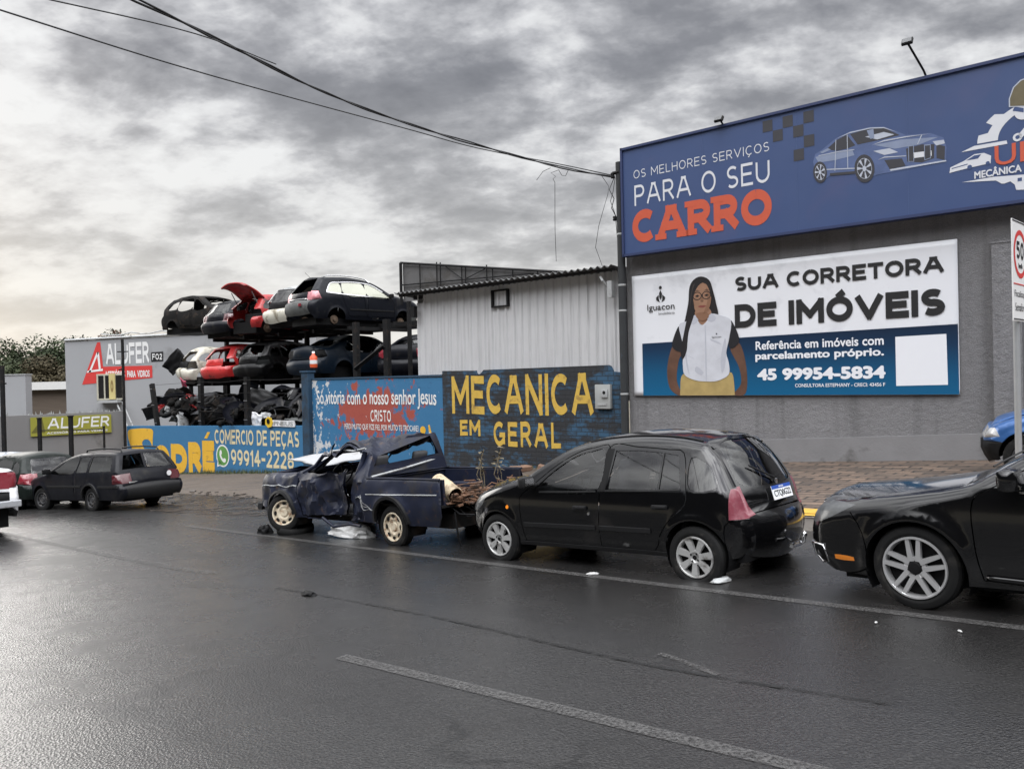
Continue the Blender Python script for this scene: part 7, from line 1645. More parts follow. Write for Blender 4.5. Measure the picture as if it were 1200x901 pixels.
# ------------------------------------------------------------------ cars on the left
def estate():
    root = empty('estate_car', car_matrix(-10.572 + .559 * .79, 18.99 + .829 * .79, 146.0), 'dusty dark estate car with roof rails and part of its rear glass missing', 'car')
    prof = [(1.84, .28), (1.93, .38), (1.90, .56), (1.80, .66), (1.53, .76), (1.1, .83), (.86, .865), (.86, .865), (.45, 1.06), (.10, 1.21), (-.1, 1.255), (-.5, 1.30), (-1.2, 1.31), (-1.85, 1.285), (-1.98, 1.26), (-1.98, 1.26), (-2.10, 1.08), (-2.22, .86), (-2.30, .66), (-2.33, .55), (-2.33, .55), (-2.42, .52), (-2.43, .36), (-2.36, .27)]
    sh = Shape(prof, .80, .22, .52, (.83, .86), th=.40, tuck=.06, tf=(.6, .14), tr=(.4, .06), rr=((-2.5, .10), (-2.1, .06), (.9, .06), (1.4, .08), (1.9, .16)), crown=((-2.5, .06), (-1.5, .035), (.8, .06), (1.8, .08)), flare=((1.04, .27, .33), (-1.18, .27, .33)))
    A = [(1.06, .27, .325), (-1.18, .27, .325)]; S, Z, Q = sh.sx, sh.fz, sh.rz
    w1 = [(.60, .875), (.30, 1.03), (.02, 1.175), (-.44, 1.215), (-.42, .87)]; w2 = [(-.52, .872), (-.53, 1.22), (-.95, 1.228), (-.98, .875)]; w3 = [(-1.06, .876), (-1.04, 1.228), (-1.84, 1.20), (-1.98, .885)]
    fd = [(.72, .24), (.74, .70), (.68, .88), (.30, 1.09), (.02, 1.22), (-.48, 1.262), (-.47, .24)]; rd = [(-.47, .24), (-.48, 1.262), (-1.0, 1.27), (-1.02, .76), (-.86, .50), (-.78, .24)]
    dr = lambda l: buf(catmull(l, .1), .012)
    side = [('side_window#as', catmull(w1, .1, True)), ('side_window#bs', w2), ('quarter_window#s', w3), ('taillight#s', [(-2.45, .80), (-2.45, .60), (-2.10, .60), (-2.08, .80)]), ('', dr(fd + fd[:1])), ('', dr(rd + rd[:1])), ('front_door#s', fd), ('rear_door#s', rd)]
    top = [('', upoly((.12, Q(1.215)), (.86, Q(1.215)), (.92, Q(.90)), (.16, Q(.90)))), ('rear_window', upoly((.02, Q(1.215)), (-.86, Q(1.215)), (-.92, Q(.90)), (.06, Q(.90)))), ('windscreen', upoly((-.92, S(.82)), (.92, S(.82)), (.86, S(.16)), (-.86, S(.16)))),
           ('taillight#l', rect(.68, 1.02, Q(.81), Q(.60))), ('taillight#r', rect(-1.02, -.68, Q(.81), Q(.60))), ('', rect(-1.02, 1.02, Q(.556), Q(.546))), ('rear_bumper', rect(-1.02, 1.02, Q(.546), sh.L)), ('', rect(-.97, -.96, Q(1.23), Q(.56))), ('tailgate', rect(-.66, .66, Q(.86), Q(.556))), ('headlight#l', rect(.6, 1.02, Z(.50), Z(.64))), ('headlight#r', rect(-1.02, -.6, Z(.50), Z(.64))), ('bonnet', rect(-.92, .92, Z(.66), S(.88)))]
    car_panels(root, sh, side, top, base_mats(DUSTY, side_window=GLASSC, quarter_window=GLASSC, rear_window=GLASSC, taillight=pbr('dark_red_lens', (.07, .008, .012), .2, var=.2, coat=.6), rear_bumper=TRIM), .24, A, grid=.09)
    under(root, sh, 1.7, -2.2, .20, .42, A, DARK)
    for x, sg in ((1.06, 1), (1.06, -1), (-1.18, 1), (-1.18, -1)): wheel(root, (x, sg * .70, .25), .28, .17, .18, 'steel', sg, flat=.03, steer=.2 if x > 0 else 0, tyre_m=RUBBER, rim_m=STEELD, dark=DARK, n=28)
    for sg in (1, -1):
        mb = MB(); pts = [sh.top([(S(x), .8 * sg * .86)], o)[0] for x, o in ((-.45, .0), (-.50, .06), (-.9, .065), (-1.4, .065), (-1.88, .06), (-1.94, .0))]; mb.tube(pts, .020, 6); mb.build('roof_rail', TRIM, root, True)
        mb = MB(); side_strip(mb, sh, [(.72, .56), (0, .56), (-.8, .56)], .05, .014, sg); mb.build('side_moulding', TRIM, root); mb = MB(); side_strip(mb, sh, [(-1.52, .54), (-2.0, .54), (-2.3, .54)], .05, .014, sg); mb.build('side_moulding', TRIM, root)
        mb = MB(); side_strip(mb, sh, [(1.18 * -1 + .34 * math.cos(a), .27 + .34 * math.sin(a)) for a in np.linspace(.1, 3.0, 14)], .05, .03, sg); mb.build('arch_trim', TRIM, root)
        p = sh.side([(.62, .90)], 0, sg)[0]; mb = MB(); mb.box((p[0], p[1] + sg * .10, p[2] + .02), (.10, .18, .12), bev=.03); autosmooth(mb.build('side_mirror', DARK, root))
    mb = MB(); mb.box((1.55, .62, .42), (.32, .26, .34), rot=Matrix.Rotation(.35, 3, 'Y'), bev=.05); mb.build('hanging_bumper', TRIM, root, True)
    p = sh.top([(Q(.72), 0)], .01)[0]; mb = MB()
    text_into(mb, 'PARTS', .10, .62, .0, .05, 0, bold=.02) if False else mb.box((p[0] - .01, .30, .62), (.006, .5, .03)); mb.build('badge_strip', GREYP, root)
    mb = MB(); disc(mb, 0, 0, .06, 0, n=14); mb.v = [Vector((p[0] - .03, -.42 + v.x, .74 + v.z)) for v in mb.v]; mb.build('tail_sticker', WHITEP, root)
    mb = MB(); mb.box((.62, 0, .66), (.34, 1.3, .2), bev=.05); mb.box((-.4, 0, .33), (2.6, 1.3, .04)); mb.build('dashboard', CABIN, root, True)
    seat(root, -.15, .35, .50, SEATM); seat(root, -.15, -.35, .50, SEATM)
    mb = MB(); mb.box((-.95, 0, .50), (.45, 1.2, .16), bev=.05); mb.box((-1.2, 0, .72), (.14, 1.15, .42), bev=.05); mb.build('rear_bench', SEATM, root, True)
estate()
KINDS['pickup'] = dict(prof=[(2.45, .42), (2.55, .60), (2.52, .95), (2.35, 1.06), (1.7, 1.12), (1.35, 1.16), (1.35, 1.16), (.75, 1.50), (.4, 1.70), (0, 1.76), (-.7, 1.74), (-.95, 1.66), (-1.10, 1.15), (-1.10, 1.15), (-1.5, 1.14), (-2.6, 1.14), (-2.62, 1.10), (-2.66, .72), (-2.66, .72), (-2.72, .66), (-2.74, .55), (-2.66, .48)], W=.93, zb=(1.06, 1.10),
   win=[[(1.08, 1.12), (.72, 1.36), (.4, 1.58), (.15, 1.60), (.15, 1.12)], [(.05, 1.12), (.05, 1.61), (-.55, 1.60), (-.8, 1.48), (-.88, 1.13)]], door=[(1.3, .50), (1.32, 1.0), (1.05, 1.19), (.38, 1.64), (.1, 1.66), (.1, .50)], rdoor=[(.1, .50), (.1, 1.66), (-.6, 1.65), (-.9, 1.5), (-.98, 1.1), (-.95, .8), (-.85, .5)], wf=1.60, wr=-1.50, glass=(-.97, None, -1.05), lamp=(1.08, .78), lid=-2.58)
def truck_extra(root, sh, df):
    mb = MB(); mb.box((-2.76, 0, .52), (.14, 1.7, .12), bev=.02); mb.build('step_bumper', SILV, root)
    for sg in (1, -1): mb = MB(); mb.box((-1.85, sg * .80, .38), (.05, .26, .34)); mb.build('mud_flap', RUBBER, root)
def at_near(px_near, heading, kind, which, half):
    """car centre so that its near-side front (+1) or rear (-1) wheel stands on the given ground point"""
    k = KINDS[kind]; xw = k['wf'] if which > 0 else k['wr']; h = R(heading); d = (math.cos(h), math.sin(h)); l = (-d[1], d[0])
    return px_near[0] - d[0] * xw - l[0] * half, px_near[1] - d[1] * xw - l[1] * half
W4 = lambda k: ((1, 1, k), (1, -1, k), (-1, 1, k), (-1, -1, k))
c = (-8.76 + math.cos(R(140)) * 2.74 - math.sin(R(140)) * .93, 14.5 + math.sin(R(140)) * 2.74 + math.cos(R(140)) * .93)
scrap_car('pickup_truck', 'white pickup truck with red tail lamp, cut off by the left edge', car_matrix(*c, 140, .06), 'pickup', WHITEP, 41, .0, GLASSD, (), W4('five'), extra=truck_extra, bumperm=DARK, cat='pickup truck', tailm=pbr('red_lens', (.32, .035, .05)))
c = at_near((-12.35, 20.05), 147, 'hatch', -1, .74)
scrap_car('hatchback_car', 'dark green hatchback with dusty rear glass, parked ahead of the dusty estate car', car_matrix(*c, 147), 'hatch', pbr('dark_green_paint', (.006, .010, .0085), .34, var=.3, vscale=4, spec=.22, dirt=((.02, .022, .02), .25, 3)), 43, .0, GLASSC, (), W4('five'), cat='car', bumperm=TRIM)
c = at_near((-15.9, 24.6), 147, 'hatch', -1, .74)
scrap_car('hatchback_car', 'silver blue hatchback mostly hidden behind the white pickup at the left edge', car_matrix(*c, 147), 'hatch', pbr('silver_blue_paint', (.28, .31, .36), .3, metal=.3, var=.1, coat=.5), 45, .0, GLASSD, (), W4('five'), cat='car')
def blue_extra(root, sh, df): pass
bm_ = car_matrix(8.22, 10.42, 139.0, .27)
scrap_car('compact_car', 'metallic blue compact car with black bumper by the grey workshop wall', bm_, 'hatch', BLUEP, 47, .0, GLASSD, (), W4('five'), cat='car', bumperm=DARK, lampm=pbr('bright_lens', (.5, .5, .5), .15, var=.3, vscale=18, coat=.6))
# ------------------------------------------------------------------ neighbouring plot on the left
GREYW = pbr('grey_building_paint', (.30, .305, .315), .8, var=.07, vscale=.7, dirt=((.20, .20, .20), .2, .5))
GREYL = pbr('grey_boundary_paint', (.185, .18, .178), .85, var=.12, vscale=.9, dirt=((.10, .095, .09), .25, .8), bump=.1, bscale=20)
REDS = pbr('sign_red_paint', (.55, .04, .035), .55, var=.06)
WSIGN = pbr('sign_white_paint', (.70, .70, .69), .55, var=.05)
ab = empty('glass_works_building', Matrix.Translation((-22.0, 40.0, -2.5)), 'grey flat roofed building with a painted red triangle sign, left of the scrap stack', 'building')
mb = MB(); mb.box((6.2, 5, 3.2), (12.4, 10, 6.4)); wallo = mb.build('wall', GREYW, ab); 
for v in wallo.data.vertices:
    if v.co.z > 5: v.co.z += (v.co.x - 0) * .030
mb = MB(); mb.tube([(0, -.02, 6.46), (12.4, -.02, 6.46 + .372)], .06, 5); mb.build('roof_edge', GREYP, ab)
mb = MB(); L = [(1.7 + .5 * k, .2, 6.60 + .03 * (1.7 + .5 * k) + .10 * (k % 3 == 0)) for k in range(14)]; mb.tube(L, .03, 5); mb.build('roof_pipe', GREYP, ab)
fx = lambda x: x + 22.0
fz2 = lambda z: z + 2.5
mb = MB(); yy = -.012
flat(mb, [(fx(-21.20), fz2(1.76)), (fx(-20.40), fz2(3.82)), (fx(-20.25), fz2(3.84)), (fx(-20.14), fz2(2.62)), (fx(-17.72), fz2(2.62)), (fx(-17.72), fz2(2.02)), (fx(-20.1), fz2(1.85))], yy)
mb.build('red_triangle', REDS, ab)
mb = MB()
for a, b in (((-20.86, 2.36), (-20.42, 3.35)), ((-20.42, 3.35), (-20.35, 2.5))): mb.add([(fx(a[0]), yy - .006, fz2(a[1])), (fx(a[0]) + .10, yy - .006, fz2(a[1])), (fx(b[0]) + .10, yy - .006, fz2(b[1])), (fx(b[0]), yy - .006, fz2(b[1]))], [(0, 1, 2, 3)])
flat(mb, [(fx(-20.95), fz2(2.34)), (fx(-20.15), fz2(2.42)), (fx(-20.15), fz2(2.52)), (fx(-20.9), fz2(2.44))], yy - .006)
signs(mb, 'ALUFER', fx(-19.98), fx(-17.86), fz2(2.70), fz2(3.74), yy, w=.20, gap=.13, warp=lambda p: Vector((p.x, p.y, p.z + .03 * (p.x - 2))))
text_into(mb, 'ACESSÓRIOS  PARA  VIDROS', fx(-20.05), fx(-17.85), fz2(2.06), fz2(2.48), yy - .006, bold=.03)
mb.build('white_lettering', WSIGN, ab)
mb = MB(); flat(mb, [(fx(-17.76), fz2(2.80)), (fx(-17.16), fz2(2.83)), (fx(-17.16), fz2(3.30)), (fx(-17.76), fz2(3.27))], yy); mb.build('black_tablet', INKB, ab)
mb = MB(); signs(mb, 'FO2', fx(-17.70), fx(-17.22), fz2(2.90), fz2(3.20), yy - .006, w=.2, gap=.2); mb.build('tablet_lettering', WSIGN, ab)
mb = MB(); mb.box((fx(-19.79), -.04, fz2(1.62)), (1.32, .08, 1.28)); wfr = mb.build('window', pbr('window_frame_cream', (.42, .40, .32), .6, var=.1), ab)
for q, (a, b) in enumerate(((-20.36, -20.10), (-20.02, -19.84), (-19.50, -19.20))): mb = MB(); mb.box((fx((a + b) / 2), -.085, fz2(1.62)), (b - a, .012, 1.12)); mb.build('pane', pbr('dark_pane', (.012, .012, .013), .2), wfr)
mb = MB(); mb.box((fx(-19.67), -.10, fz2(1.64)), (.30, .06, 1.26)); mb.build('yellow_panel', pbr('pale_yellow_panel', (.50, .42, .18), .6, var=.1), wfr)
mb = MB(); signs(mb, '0', fx(-19.74), fx(-19.60), fz2(1.35), fz2(1.95), -.136, w=.3); mb.build('panel_mark', pbr('brown_mark', (.22, .15, .05), .6), wfr)
mb = MB(); mb.box((fx(-19.75), -.25, fz2(.90)), (1.0, .5, .12)); mb.tube([(fx(-19.4), -.3, fz2(.85)), (fx(-18.6), -.9, fz2(-.3))], .035, 6); mb.tube([(fx(-19.1), -.3, fz2(.85)), (fx(-18.3), -.9, fz2(-.4))], .03, 6); mb.build('awning_frame', GREYP, ab)
# boundary wall with the green board and glass shards on top
P0, P1 = Vector((-20.3, 30.25, 0)), Vector((-16.05, 33.66, 0)); dB = (P1 - P0).normalized(); LB = (P1 - P0).length
BM = Matrix.Translation((P0.x, P0.y, ground(P0.x, P0.y))) @ Matrix.Rotation(math.atan2(dB.y, dB.x), 4, 'Z')
bw2 = empty('boundary_wall', BM, 'plain grey boundary wall carrying the green signboard', 'wall')
g0 = ground(P0.x, P0.y)
mb = MB(); mb.box((LB / 2 - 1.2, .08, (.60 - g0) / 2 - .3), (LB + 2.4, .16, .60 - g0 + .6)); mb.build('wall', GREYL, bw2)
mb = MB()
rv = random.Random(3)
for k in range(90):
    x = rv.uniform(-2, LB); hh = rv.uniform(.05, .16); mb.add([(x - .03, .08, .60 - g0 - .01), (x + .03, .08, .60 - g0 - .01), (x + rv.uniform(-.03, .03), .08 + rv.uniform(-.03, .03), .60 - g0 + hh)], [(0, 1, 2)])
o = mb.build('glass_shards', pbr('dull_glass', (.30, .31, .30), .3, var=.3), bw2); o['kind'] = 'stuff'
gs = empty('signboard', BM @ Matrix.Translation((0, -.05, 0)), 'olive green signboard with white lettering on the grey boundary wall', 'sign')
sx0, sx1, sz0, sz1 = 1.98, 4.86, -.24 - g0, .50 - g0
OLV = pbr('olive_sign_paint', (.27, .26, .035), .5, var=.08)
mb = MB(); mb.box(((sx0 + sx1) / 2, 0, (sz0 + sz1) / 2), (sx1 - sx0, .04, sz1 - sz0)); mb.build('board', OLV, gs)
mb = MB(); flat(mb, [(sx0 + .02, sz0 + .14), (sx0 + .40, sz1 - .05), (sx0 + .50, sz0 + .14)], -.026); mb.build('triangle', pbr('olive_dark_paint', (.12, .11, .02), .5), gs)
mb = MB(); signs(mb, 'ALUFER', sx0 + .55, sx1 - .12, sz0 + .26, sz1 - .06, -.026, w=.17, gap=.16, warp=lambda p: Vector((p.x + .10 * (p.z - sz0), p.y, p.z))); text_into(mb, 'ACESSÓRIOS PARA VIDROS', sx0 + .55, sx1 - .15, sz0 + .06, sz0 + .16, -.026, bold=.02); mb.build('lettering', WSIGN, gs)
def thin_post(name, label, x, y, ztop, r, cat='post', group=None, top=None):
    g = ground(x, y); root = empty(name, Matrix.Translation((x, y, g)), label, cat, group)
    mb = MB(); mb.tube([(0, 0, -.2), (0, 0, ztop - g)], r, 8); mb.build('shaft', STEELK, root)
    if top: mb = MB(); top(mb, ztop - g); mb.build('bracket', STEELK, root)
    else: mb = MB(); mb.lathe([(r, 0), (r * 1.25, .01), (r * 1.25, .05), (.001, .06)], 8, 'z', (0, 0, ztop - g)); mb.build('cap', STEELK, root)
thin_post('gate_post', 'black gate post in front of the green signboard, under its white triangle', -16.94, 29.0, .53, .075, group='black gate posts')
thin_post('gate_post', 'tallest black gate post crossing the lettering of the green signboard', -15.82, 29.0, .58, .085, group='black gate posts')
thin_post('gate_post', 'short thin gate post at the right end of the green signboard', -14.64, 29.0, .17, .04, group='black gate posts')
rail = MB(); rail.tube([(-16.94, 29.0, .12), (-15.82, 29.0, .10), (-14.64, 29.0, .12)], .02, 6); o = rail.build('gate_rail', STEELK); tag(o, 'thin horizontal rail joining the black gate posts before the green signboard', 'rail')
thin_post('lamp_pole', 'thin dark pole with a short crossbar in front of the grey building with red triangle', -15.95, 33.3, 3.55, .06, 'pole', top=lambda mb, h: (mb.tube([(-.22, 0, h - .5), (.22, 0, h - .5)], .025, 6), mb.tube([(0, 0, h - 1.2), (-.18, 0, h - 1.25)], .03, 6)))
thin_post('lamp_pole', 'dark pole at the far left beside the white walled hut', -18.85, 30.0, 2.5, .085, 'pole', top=lambda mb, h: mb.tube([(-.1, 0, h - .7), (.14, 0, h - .66)], .03, 6))
hut = empty('hut', Matrix.Translation((-26.6, 38, ground(-26, 38))), 'pale grey blank walled hut at the far left', 'building'); gh = ground(-26, 38)
mb = MB(); mb.box((1.9, .25, (2.28 - gh) / 2), (3.8, .5, 2.28 - gh)); mb.build('wall', GREYW, hut); mb = MB(); mb.box((1.9, .25, 2.30 - gh), (3.86, .56, .05)); mb.build('roof', GREYP, hut)
ls = empty('brick_shed', Matrix.Translation((-32, 48, ground(-30, 48))), 'long low brown brick shed with white roof band before the trees', 'building'); gl_ = ground(-30, 48)
mb = MB(); mb.box((5, 3, (1.54 - gl_) / 2), (10, 6, 1.54 - gl_)); mb.build('wall', pbr('brown_block', (.10, .078, .06), .9, var=.25, vscale=2.5, stretch=(.3, .3, 4)), ls); mb = MB(); mb.box((5, 2.9, 1.77 - gl_), (10.3, 6.5, .46)); mb.build('roof', pbr('white_roof_band', (.62, .62, .60), .6, var=.08), ls)
# ------------------------------------------------------------------ trees
def leafmat(name, base):
    m = bpy.data.materials.new(name); m.use_nodes = True; t = m.node_tree; b = t.nodes['Principled BSDF']
    tc = t.nodes.new('ShaderNodeTexCoord'); n1 = noise_n(t, tc.outputs['Object'], .35, 4, .6); n2 = noise_n(t, tc.outputs['Object'], 2.2, 3, .6)
    col = mixc(t, ramp(t, mth(t, 'ADD', mth(t, 'MULTIPLY', n1, .6), mth(t, 'MULTIPLY', n2, .4)), [(.35, 0), (.65, 1)]), tuple(c * .6 for c in base), tuple(c * 1.5 for c in base))
    t.links.new(col, b.inputs['Base Color']); b.inputs['Roughness'].default_value = .7; b.inputs['Specular IOR Level'].default_value = .2
    return m
LF = [leafmat('dark_leaves', (.030, .041, .019)), leafmat('mid_leaves', (.038, .047, .022)), leafmat('brown_leaves', (.062, .052, .030))]
BARK = pbr('bark', (.06, .05, .04), .9, var=.3)
def crown(mb, c, rx, rz, n, rv, size):
    lob = [(Vector((rv.gauss(0, .5), rv.gauss(0, .5), rv.uniform(-.5, .75))), rv.uniform(.38, .58)) for _ in range(15)]
    for _ in range(n):
        lc, lr = rv.choice(lob); d = Vector((rv.gauss(0, 1), rv.gauss(0, 1), rv.gauss(0, 1))); d.normalize()
        q = lc + d * lr * rv.uniform(.66, 1.0)
        p = c + Vector((q.x * rx, q.y * rx, q.z * rz))
        a = Vector((rv.gauss(0, 1), rv.gauss(0, 1), rv.gauss(0, .6))).normalized(); b = a.cross(d).normalized(); s = size * rv.uniform(.6, 1.3)
        mb.add([p - a * s, p + b * s * .6, p + a * s, p - b * s * .6], [(0, 1, 2, 3)])
rv = random.Random(21)
for k, (x, y, h, m) in enumerate(((-58.5, 88, 10.6, 0), (-54.3, 86, 8.2, 1), (-51.6, 92, 10.6, 0), (-48.9, 86, 7.8, 2), (-47.6, 93, 10.3, 1), (-44.6, 88, 9.6, 0), (-62.5, 90, 10.4, 1), (-41.2, 92, 9.4, 1), (-56.4, 80, 6.6, 0), (-50.6, 79, 6.4, 1))):
    g = ground(x, y) - .1; root = empty('tree', Matrix.Translation((x, y, g)), 'brownish tree standing among the green trees beyond the brick shed' if m == 2 else 'dark green broadleaf tree in the belt of trees beyond the brick shed', 'tree', None if m == 2 else 'green trees beyond the brick shed')
    mb = MB(); mb.tube([(0, 0, 0), (.15, 0, h * .3), (-.1, .1, h * .6)], .28, 7, r2=.10); 
    for e in range(4): a = e * 1.6; mb.tube([(0, 0, h * .3), (math.cos(a) * h * .16, math.sin(a) * h * .16, h * .55)], .10, 5, r2=.04)
    mb.build('trunk', BARK, root); mb = MB(); crown(mb, Vector((0, 0, h * .58)), h * .44, h * .45, 7500, rv, .17); mb.build('crown', LF[m], root)
mb = MB()
for k in range(60):
    x = rv.uniform(-125, -8); y = rv.uniform(98, 125); h = rv.uniform(8.5, 11.2); crown(mb, Vector((x, y, ground(x, y) + h * .55)), h * .44, h * .44, 1000, rv, .34)
o = mb.build('forest', LF[0]); o['kind'] = 'stuff'; tag(o, 'dark wood closing the view behind the nearer trees', 'wood')
# shrub growing over the roof corner of the grey building
sb = empty('bush', Matrix.Translation((-21.0, 42.5, 3.5)), 'reddish dry bush showing over the roof edge of the grey building', 'bush')
mb = MB(); mb.tube([(0, 0, -.4), (.1, 0, .3)], .05, 5); mb.build('stem', BARK, sb); mb = MB(); crown(mb, Vector((.1, 0, .42)), .95, .35, 260, rv, .09); crown(mb, Vector((.4, 0, .8)), .22, .45, 60, rv, .08); mb.build('foliage', pbr('dry_leaves', (.10, .05, .03), .8, var=.3), sb)
# ------------------------------------------------------------------ overhead cables
CAB = pbr('cable_black', (.012, .012, .013), .6)
def cable(label, pts, r, grp='overhead cables', twist=0):
    P = catmull(pts, .35); mb = MB()
    if twist:
        for k in range(2): mb.tube([Vector(p) + Vector((0, .014 * math.cos(i * .9 + k * 3.1), .014 * math.sin(i * .9 + k * 3.1) - (.02 * math.sin(i * .31) ** 8 if k else 0))) for i, p in enumerate(P)], r * .75, 5)
    else: mb.tube([Vector(p) for p in P], r, 5)
    o = mb.build('overhead_cable', CAB, None, True); tag(o, label, 'cable', grp)
cable('thick twisted black cable running from the service pole to the top left', [(-6.2, 4.0, 5.72), (-4.05, 9.0, 5.89), (-3.05, 12.0, 6.08), (-2.3, 13.5, 6.12), (-1.15, 15.0, 6.12), (.81, 16.8, 6.01), (2.36, 17.80, 5.94)], .019, twist=1)
cable('thin cable crossing the clouds from the left edge to the thick cable', [(-7.2, 5.5, 5.5), (-5.56, 9.0, 5.81), (-4.42, 12.0, 6.20), (-1.83, 15.5, 6.38), (-.58, 16.5, 6.28), (1.2, 17.2, 6.08), (2.36, 17.8, 5.97)], .011)
cable('short thin cable at the top left joining the thick twisted cable', [(-6.4, 4.5, 4.7), (-4.44, 8.0, 5.43), (-3.59, 9.5, 5.71), (-3.2, 11.4, 6.08)], .008)
cable('loose wire hanging straight down from the thick cable over the shed', [(1.10, 17.2, 5.98), (.93, 17.2, 5.92), (1.03, 17.2, 5.84), (.97, 17.2, 5.79), (1.01, 17.2, 5.72), (1.0, 17.2, 5.25), (.99, 17.2, 4.7), (1.0, 17.2, 4.05)], .006, 'loose wires')
cable('short wire loop dangling beside the straight hanging wire', [(1.10, 17.2, 5.97), (1.16, 17.2, 5.86), (1.24, 17.2, 5.85), (1.30, 17.2, 5.97)], .006, 'loose wires')
cable('short curled wire end left of the straight hanging wire', [(.92, 17.1, 6.0), (.76, 17.1, 5.93), (.62, 17.1, 5.75)], .006, 'loose wires')
cable('wire sagging from the cable near the pole down to the shed roof', [(2.05, 17.6, 5.93), (2.2, 17.6, 5.7), (2.16, 17.5, 5.5), (1.95, 17.5, 4.83), (1.87, 17.5, 4.37), (2.02, 17.6, 3.98)], .006, 'loose wires')
cable('tangle of drop wires curling against the service pole', [(2.34, 17.8, 5.92), (2.22, 17.7, 5.65), (2.32, 17.7, 5.45), (2.26, 17.7, 5.25), (2.36, 17.7, 5.05), (2.40, 17.8, 4.85)], .010, 'loose wires')
cable('second drop wire beside the tangle at the service pole', [(2.36, 17.75, 5.92), (2.30, 17.7, 5.6), (2.24, 17.7, 5.4), (2.34, 17.7, 5.1), (2.37, 17.75, 4.7), (2.42, 17.8, 4.2)], .007, 'loose wires')
# ------------------------------------------------------------------ speed sign at the right edge
sgx, sgy = 5.72, 9.12; sgz = ground(sgx, sgy) + .18
SMX = Matrix.Translation((sgx, sgy, sgz)) @ Matrix.Rotation(R(45), 4, 'Z')
ss = empty('speed_sign', SMX, 'speed limit sign with red ring on a grey post at the right edge', 'sign')
mb = MB(); mb.tube([(0, .03, -.2), (0, .03, 3.18 - sgz)], .036, 10); mb.build('post', pbr('galvanised', (.34, .35, .36), .5, metal=.4, var=.12), ss)
mb = MB(); mb.box((0, -.012, 2.67 - sgz), (.62, .012, 1.12)); mb.build('plate', WSIGN, ss)
mb = MB()
for a in range(40):
    a0, a1 = 2 * math.pi * a / 40, 2 * math.pi * (a + 1) / 40; q = lambda r, t_: (r * math.cos(t_), 2.86 - sgz + r * math.sin(t_)); flat(mb, [q(.27, a0), q(.27, a1), q(.215, a1), q(.215, a0)], -.021)
mb.box((0, -.02, 2.52 - sgz), (.58, .004, .012)); mb.build('red_ring', REDS, ss)
mb = MB(); signs(mb, '50', -.15, .15, 2.80 - sgz, 3.0 - sgz, -.021, w=.2); text_into(mb, 'km/h', -.08, .08, 2.70 - sgz, 2.76 - sgz, -.021, bold=.02); text_into(mb, 'Fiscalização', -.26, .26, 2.36 - sgz, 2.45 - sgz, -.021); text_into(mb, 'Semafórica', -.24, .24, 2.22 - sgz, 2.31 - sgz, -.021); 
mb.build('black_lettering', INKB, ss)
for z in (2.13, 3.215): mb = MB(); mb.box((0, -.0205, z - sgz), (.60, .004, .012)); mb.build('border_line', INKB, ss)
# ------------------------------------------------------------------ what lies in the pickup bed and on the road
def put(x, y, z, rz_=0, rx=0, ry=0): return Matrix.Translation((x, y, z)) @ Matrix.Rotation(R(rz_), 4, 'Z') @ Matrix.Rotation(R(ry), 4, 'Y') @ Matrix.Rotation(R(rx), 4, 'X')
def crumple(seed, sx, sy, sz, n=14):
    mb = MB(); bm = bmesh.new(); bmesh.ops.create_icosphere(bm, subdivisions=3, radius=1)
    for v in bm.verts:
        p = v.co.copy(); f = 1 + .35 * mnoise.noise(p * 1.7 + Vector((seed, 0, 0))) + .22 * mnoise.noise(p * 4.3 + Vector((0, seed, 0)))
        v.co = Vector((p.x * sx * f, p.y * sy * f, max(-.25, p.z * f) * sz))
    bm.verts.index_update(); mb.add([v.co.copy() for v in bm.verts], [[v.index for v in f.verts] for f in bm.faces]); bm.free(); return mb
PM = PICKUP.matrix_world
RUST = pbr('rusty_scrap', (.13, .065, .035), .85, var=.5, vscale=9, dirt=((.04, .03, .025), .4, 6), bump=.4, bscale=30)
mb = MB(); mb.lathe([(.001, -.36), (.14, -.36), (.155, -.34), (.155, .0), (.162, .01), (.155, .02), (.155, .34), (.14, .35)], 24); mb.lathe([(.138, .345), (.13, .0), (.001, -.1)], 24, mi=1)
thing_mesh('drum', 'beige dented drum lying in the open tail of the wrecked pickup', 'drum', PM @ put(-1.93, .44, .71, 76, -20, 0) @ Matrix.Scale(.68, 4), mb, [pbr('beige_drum_paint', (.44, .36, .24), .6, var=.15, vscale=6, dirt=((.16, .11, .06), .25, 5)), RUST], True)
rv = random.Random(5)
mb = MB()
for k in range(150):
    c = Vector((rv.uniform(-2.42, -1.80), rv.uniform(-.50, .62), rv.uniform(.48, .66) + .12 * rv.random() ** 3)); rot = Matrix.Rotation(rv.uniform(0, 3), 3, 'Z') @ Matrix.Rotation(rv.uniform(-.6, .6), 3, 'X'); mb.box(c, (rv.uniform(.03, .20), rv.uniform(.015, .07), rv.uniform(.006, .03)), rot=rot)
    if k % 6 == 0: mb.tube([c, c + Vector((rv.uniform(-.2, .1), rv.uniform(-.2, .2), rv.uniform(0, .15))), c + Vector((rv.uniform(-.35, .1), rv.uniform(-.2, .3), rv.uniform(-.05, .1)))], .009, 5)
o = thing_mesh('scrap_heap', 'heap of rusty scraps spilling from the tail of the wrecked pickup', 'scrap', PM, mb, RUST); o['kind'] = 'stuff'
mb = MB()
for k in range(5): mb.tube([(-2.1, .55 - .1 * k, .50), (-2.3, .58 - .13 * k, .42 - .05 * (k % 2)), (-2.55 - .06 * k, .45 - .1 * k, .40 + .03 * k)], .010, 5)
mb.tube([(-2.25, .62, .45), (-2.28, .62, .2), (-2.3, .6, .03)], .012, 5)
thing_mesh('loose_hose', 'bundle of loose hoses dangling below the pickup tail', 'hose', PM, mb, DARK)
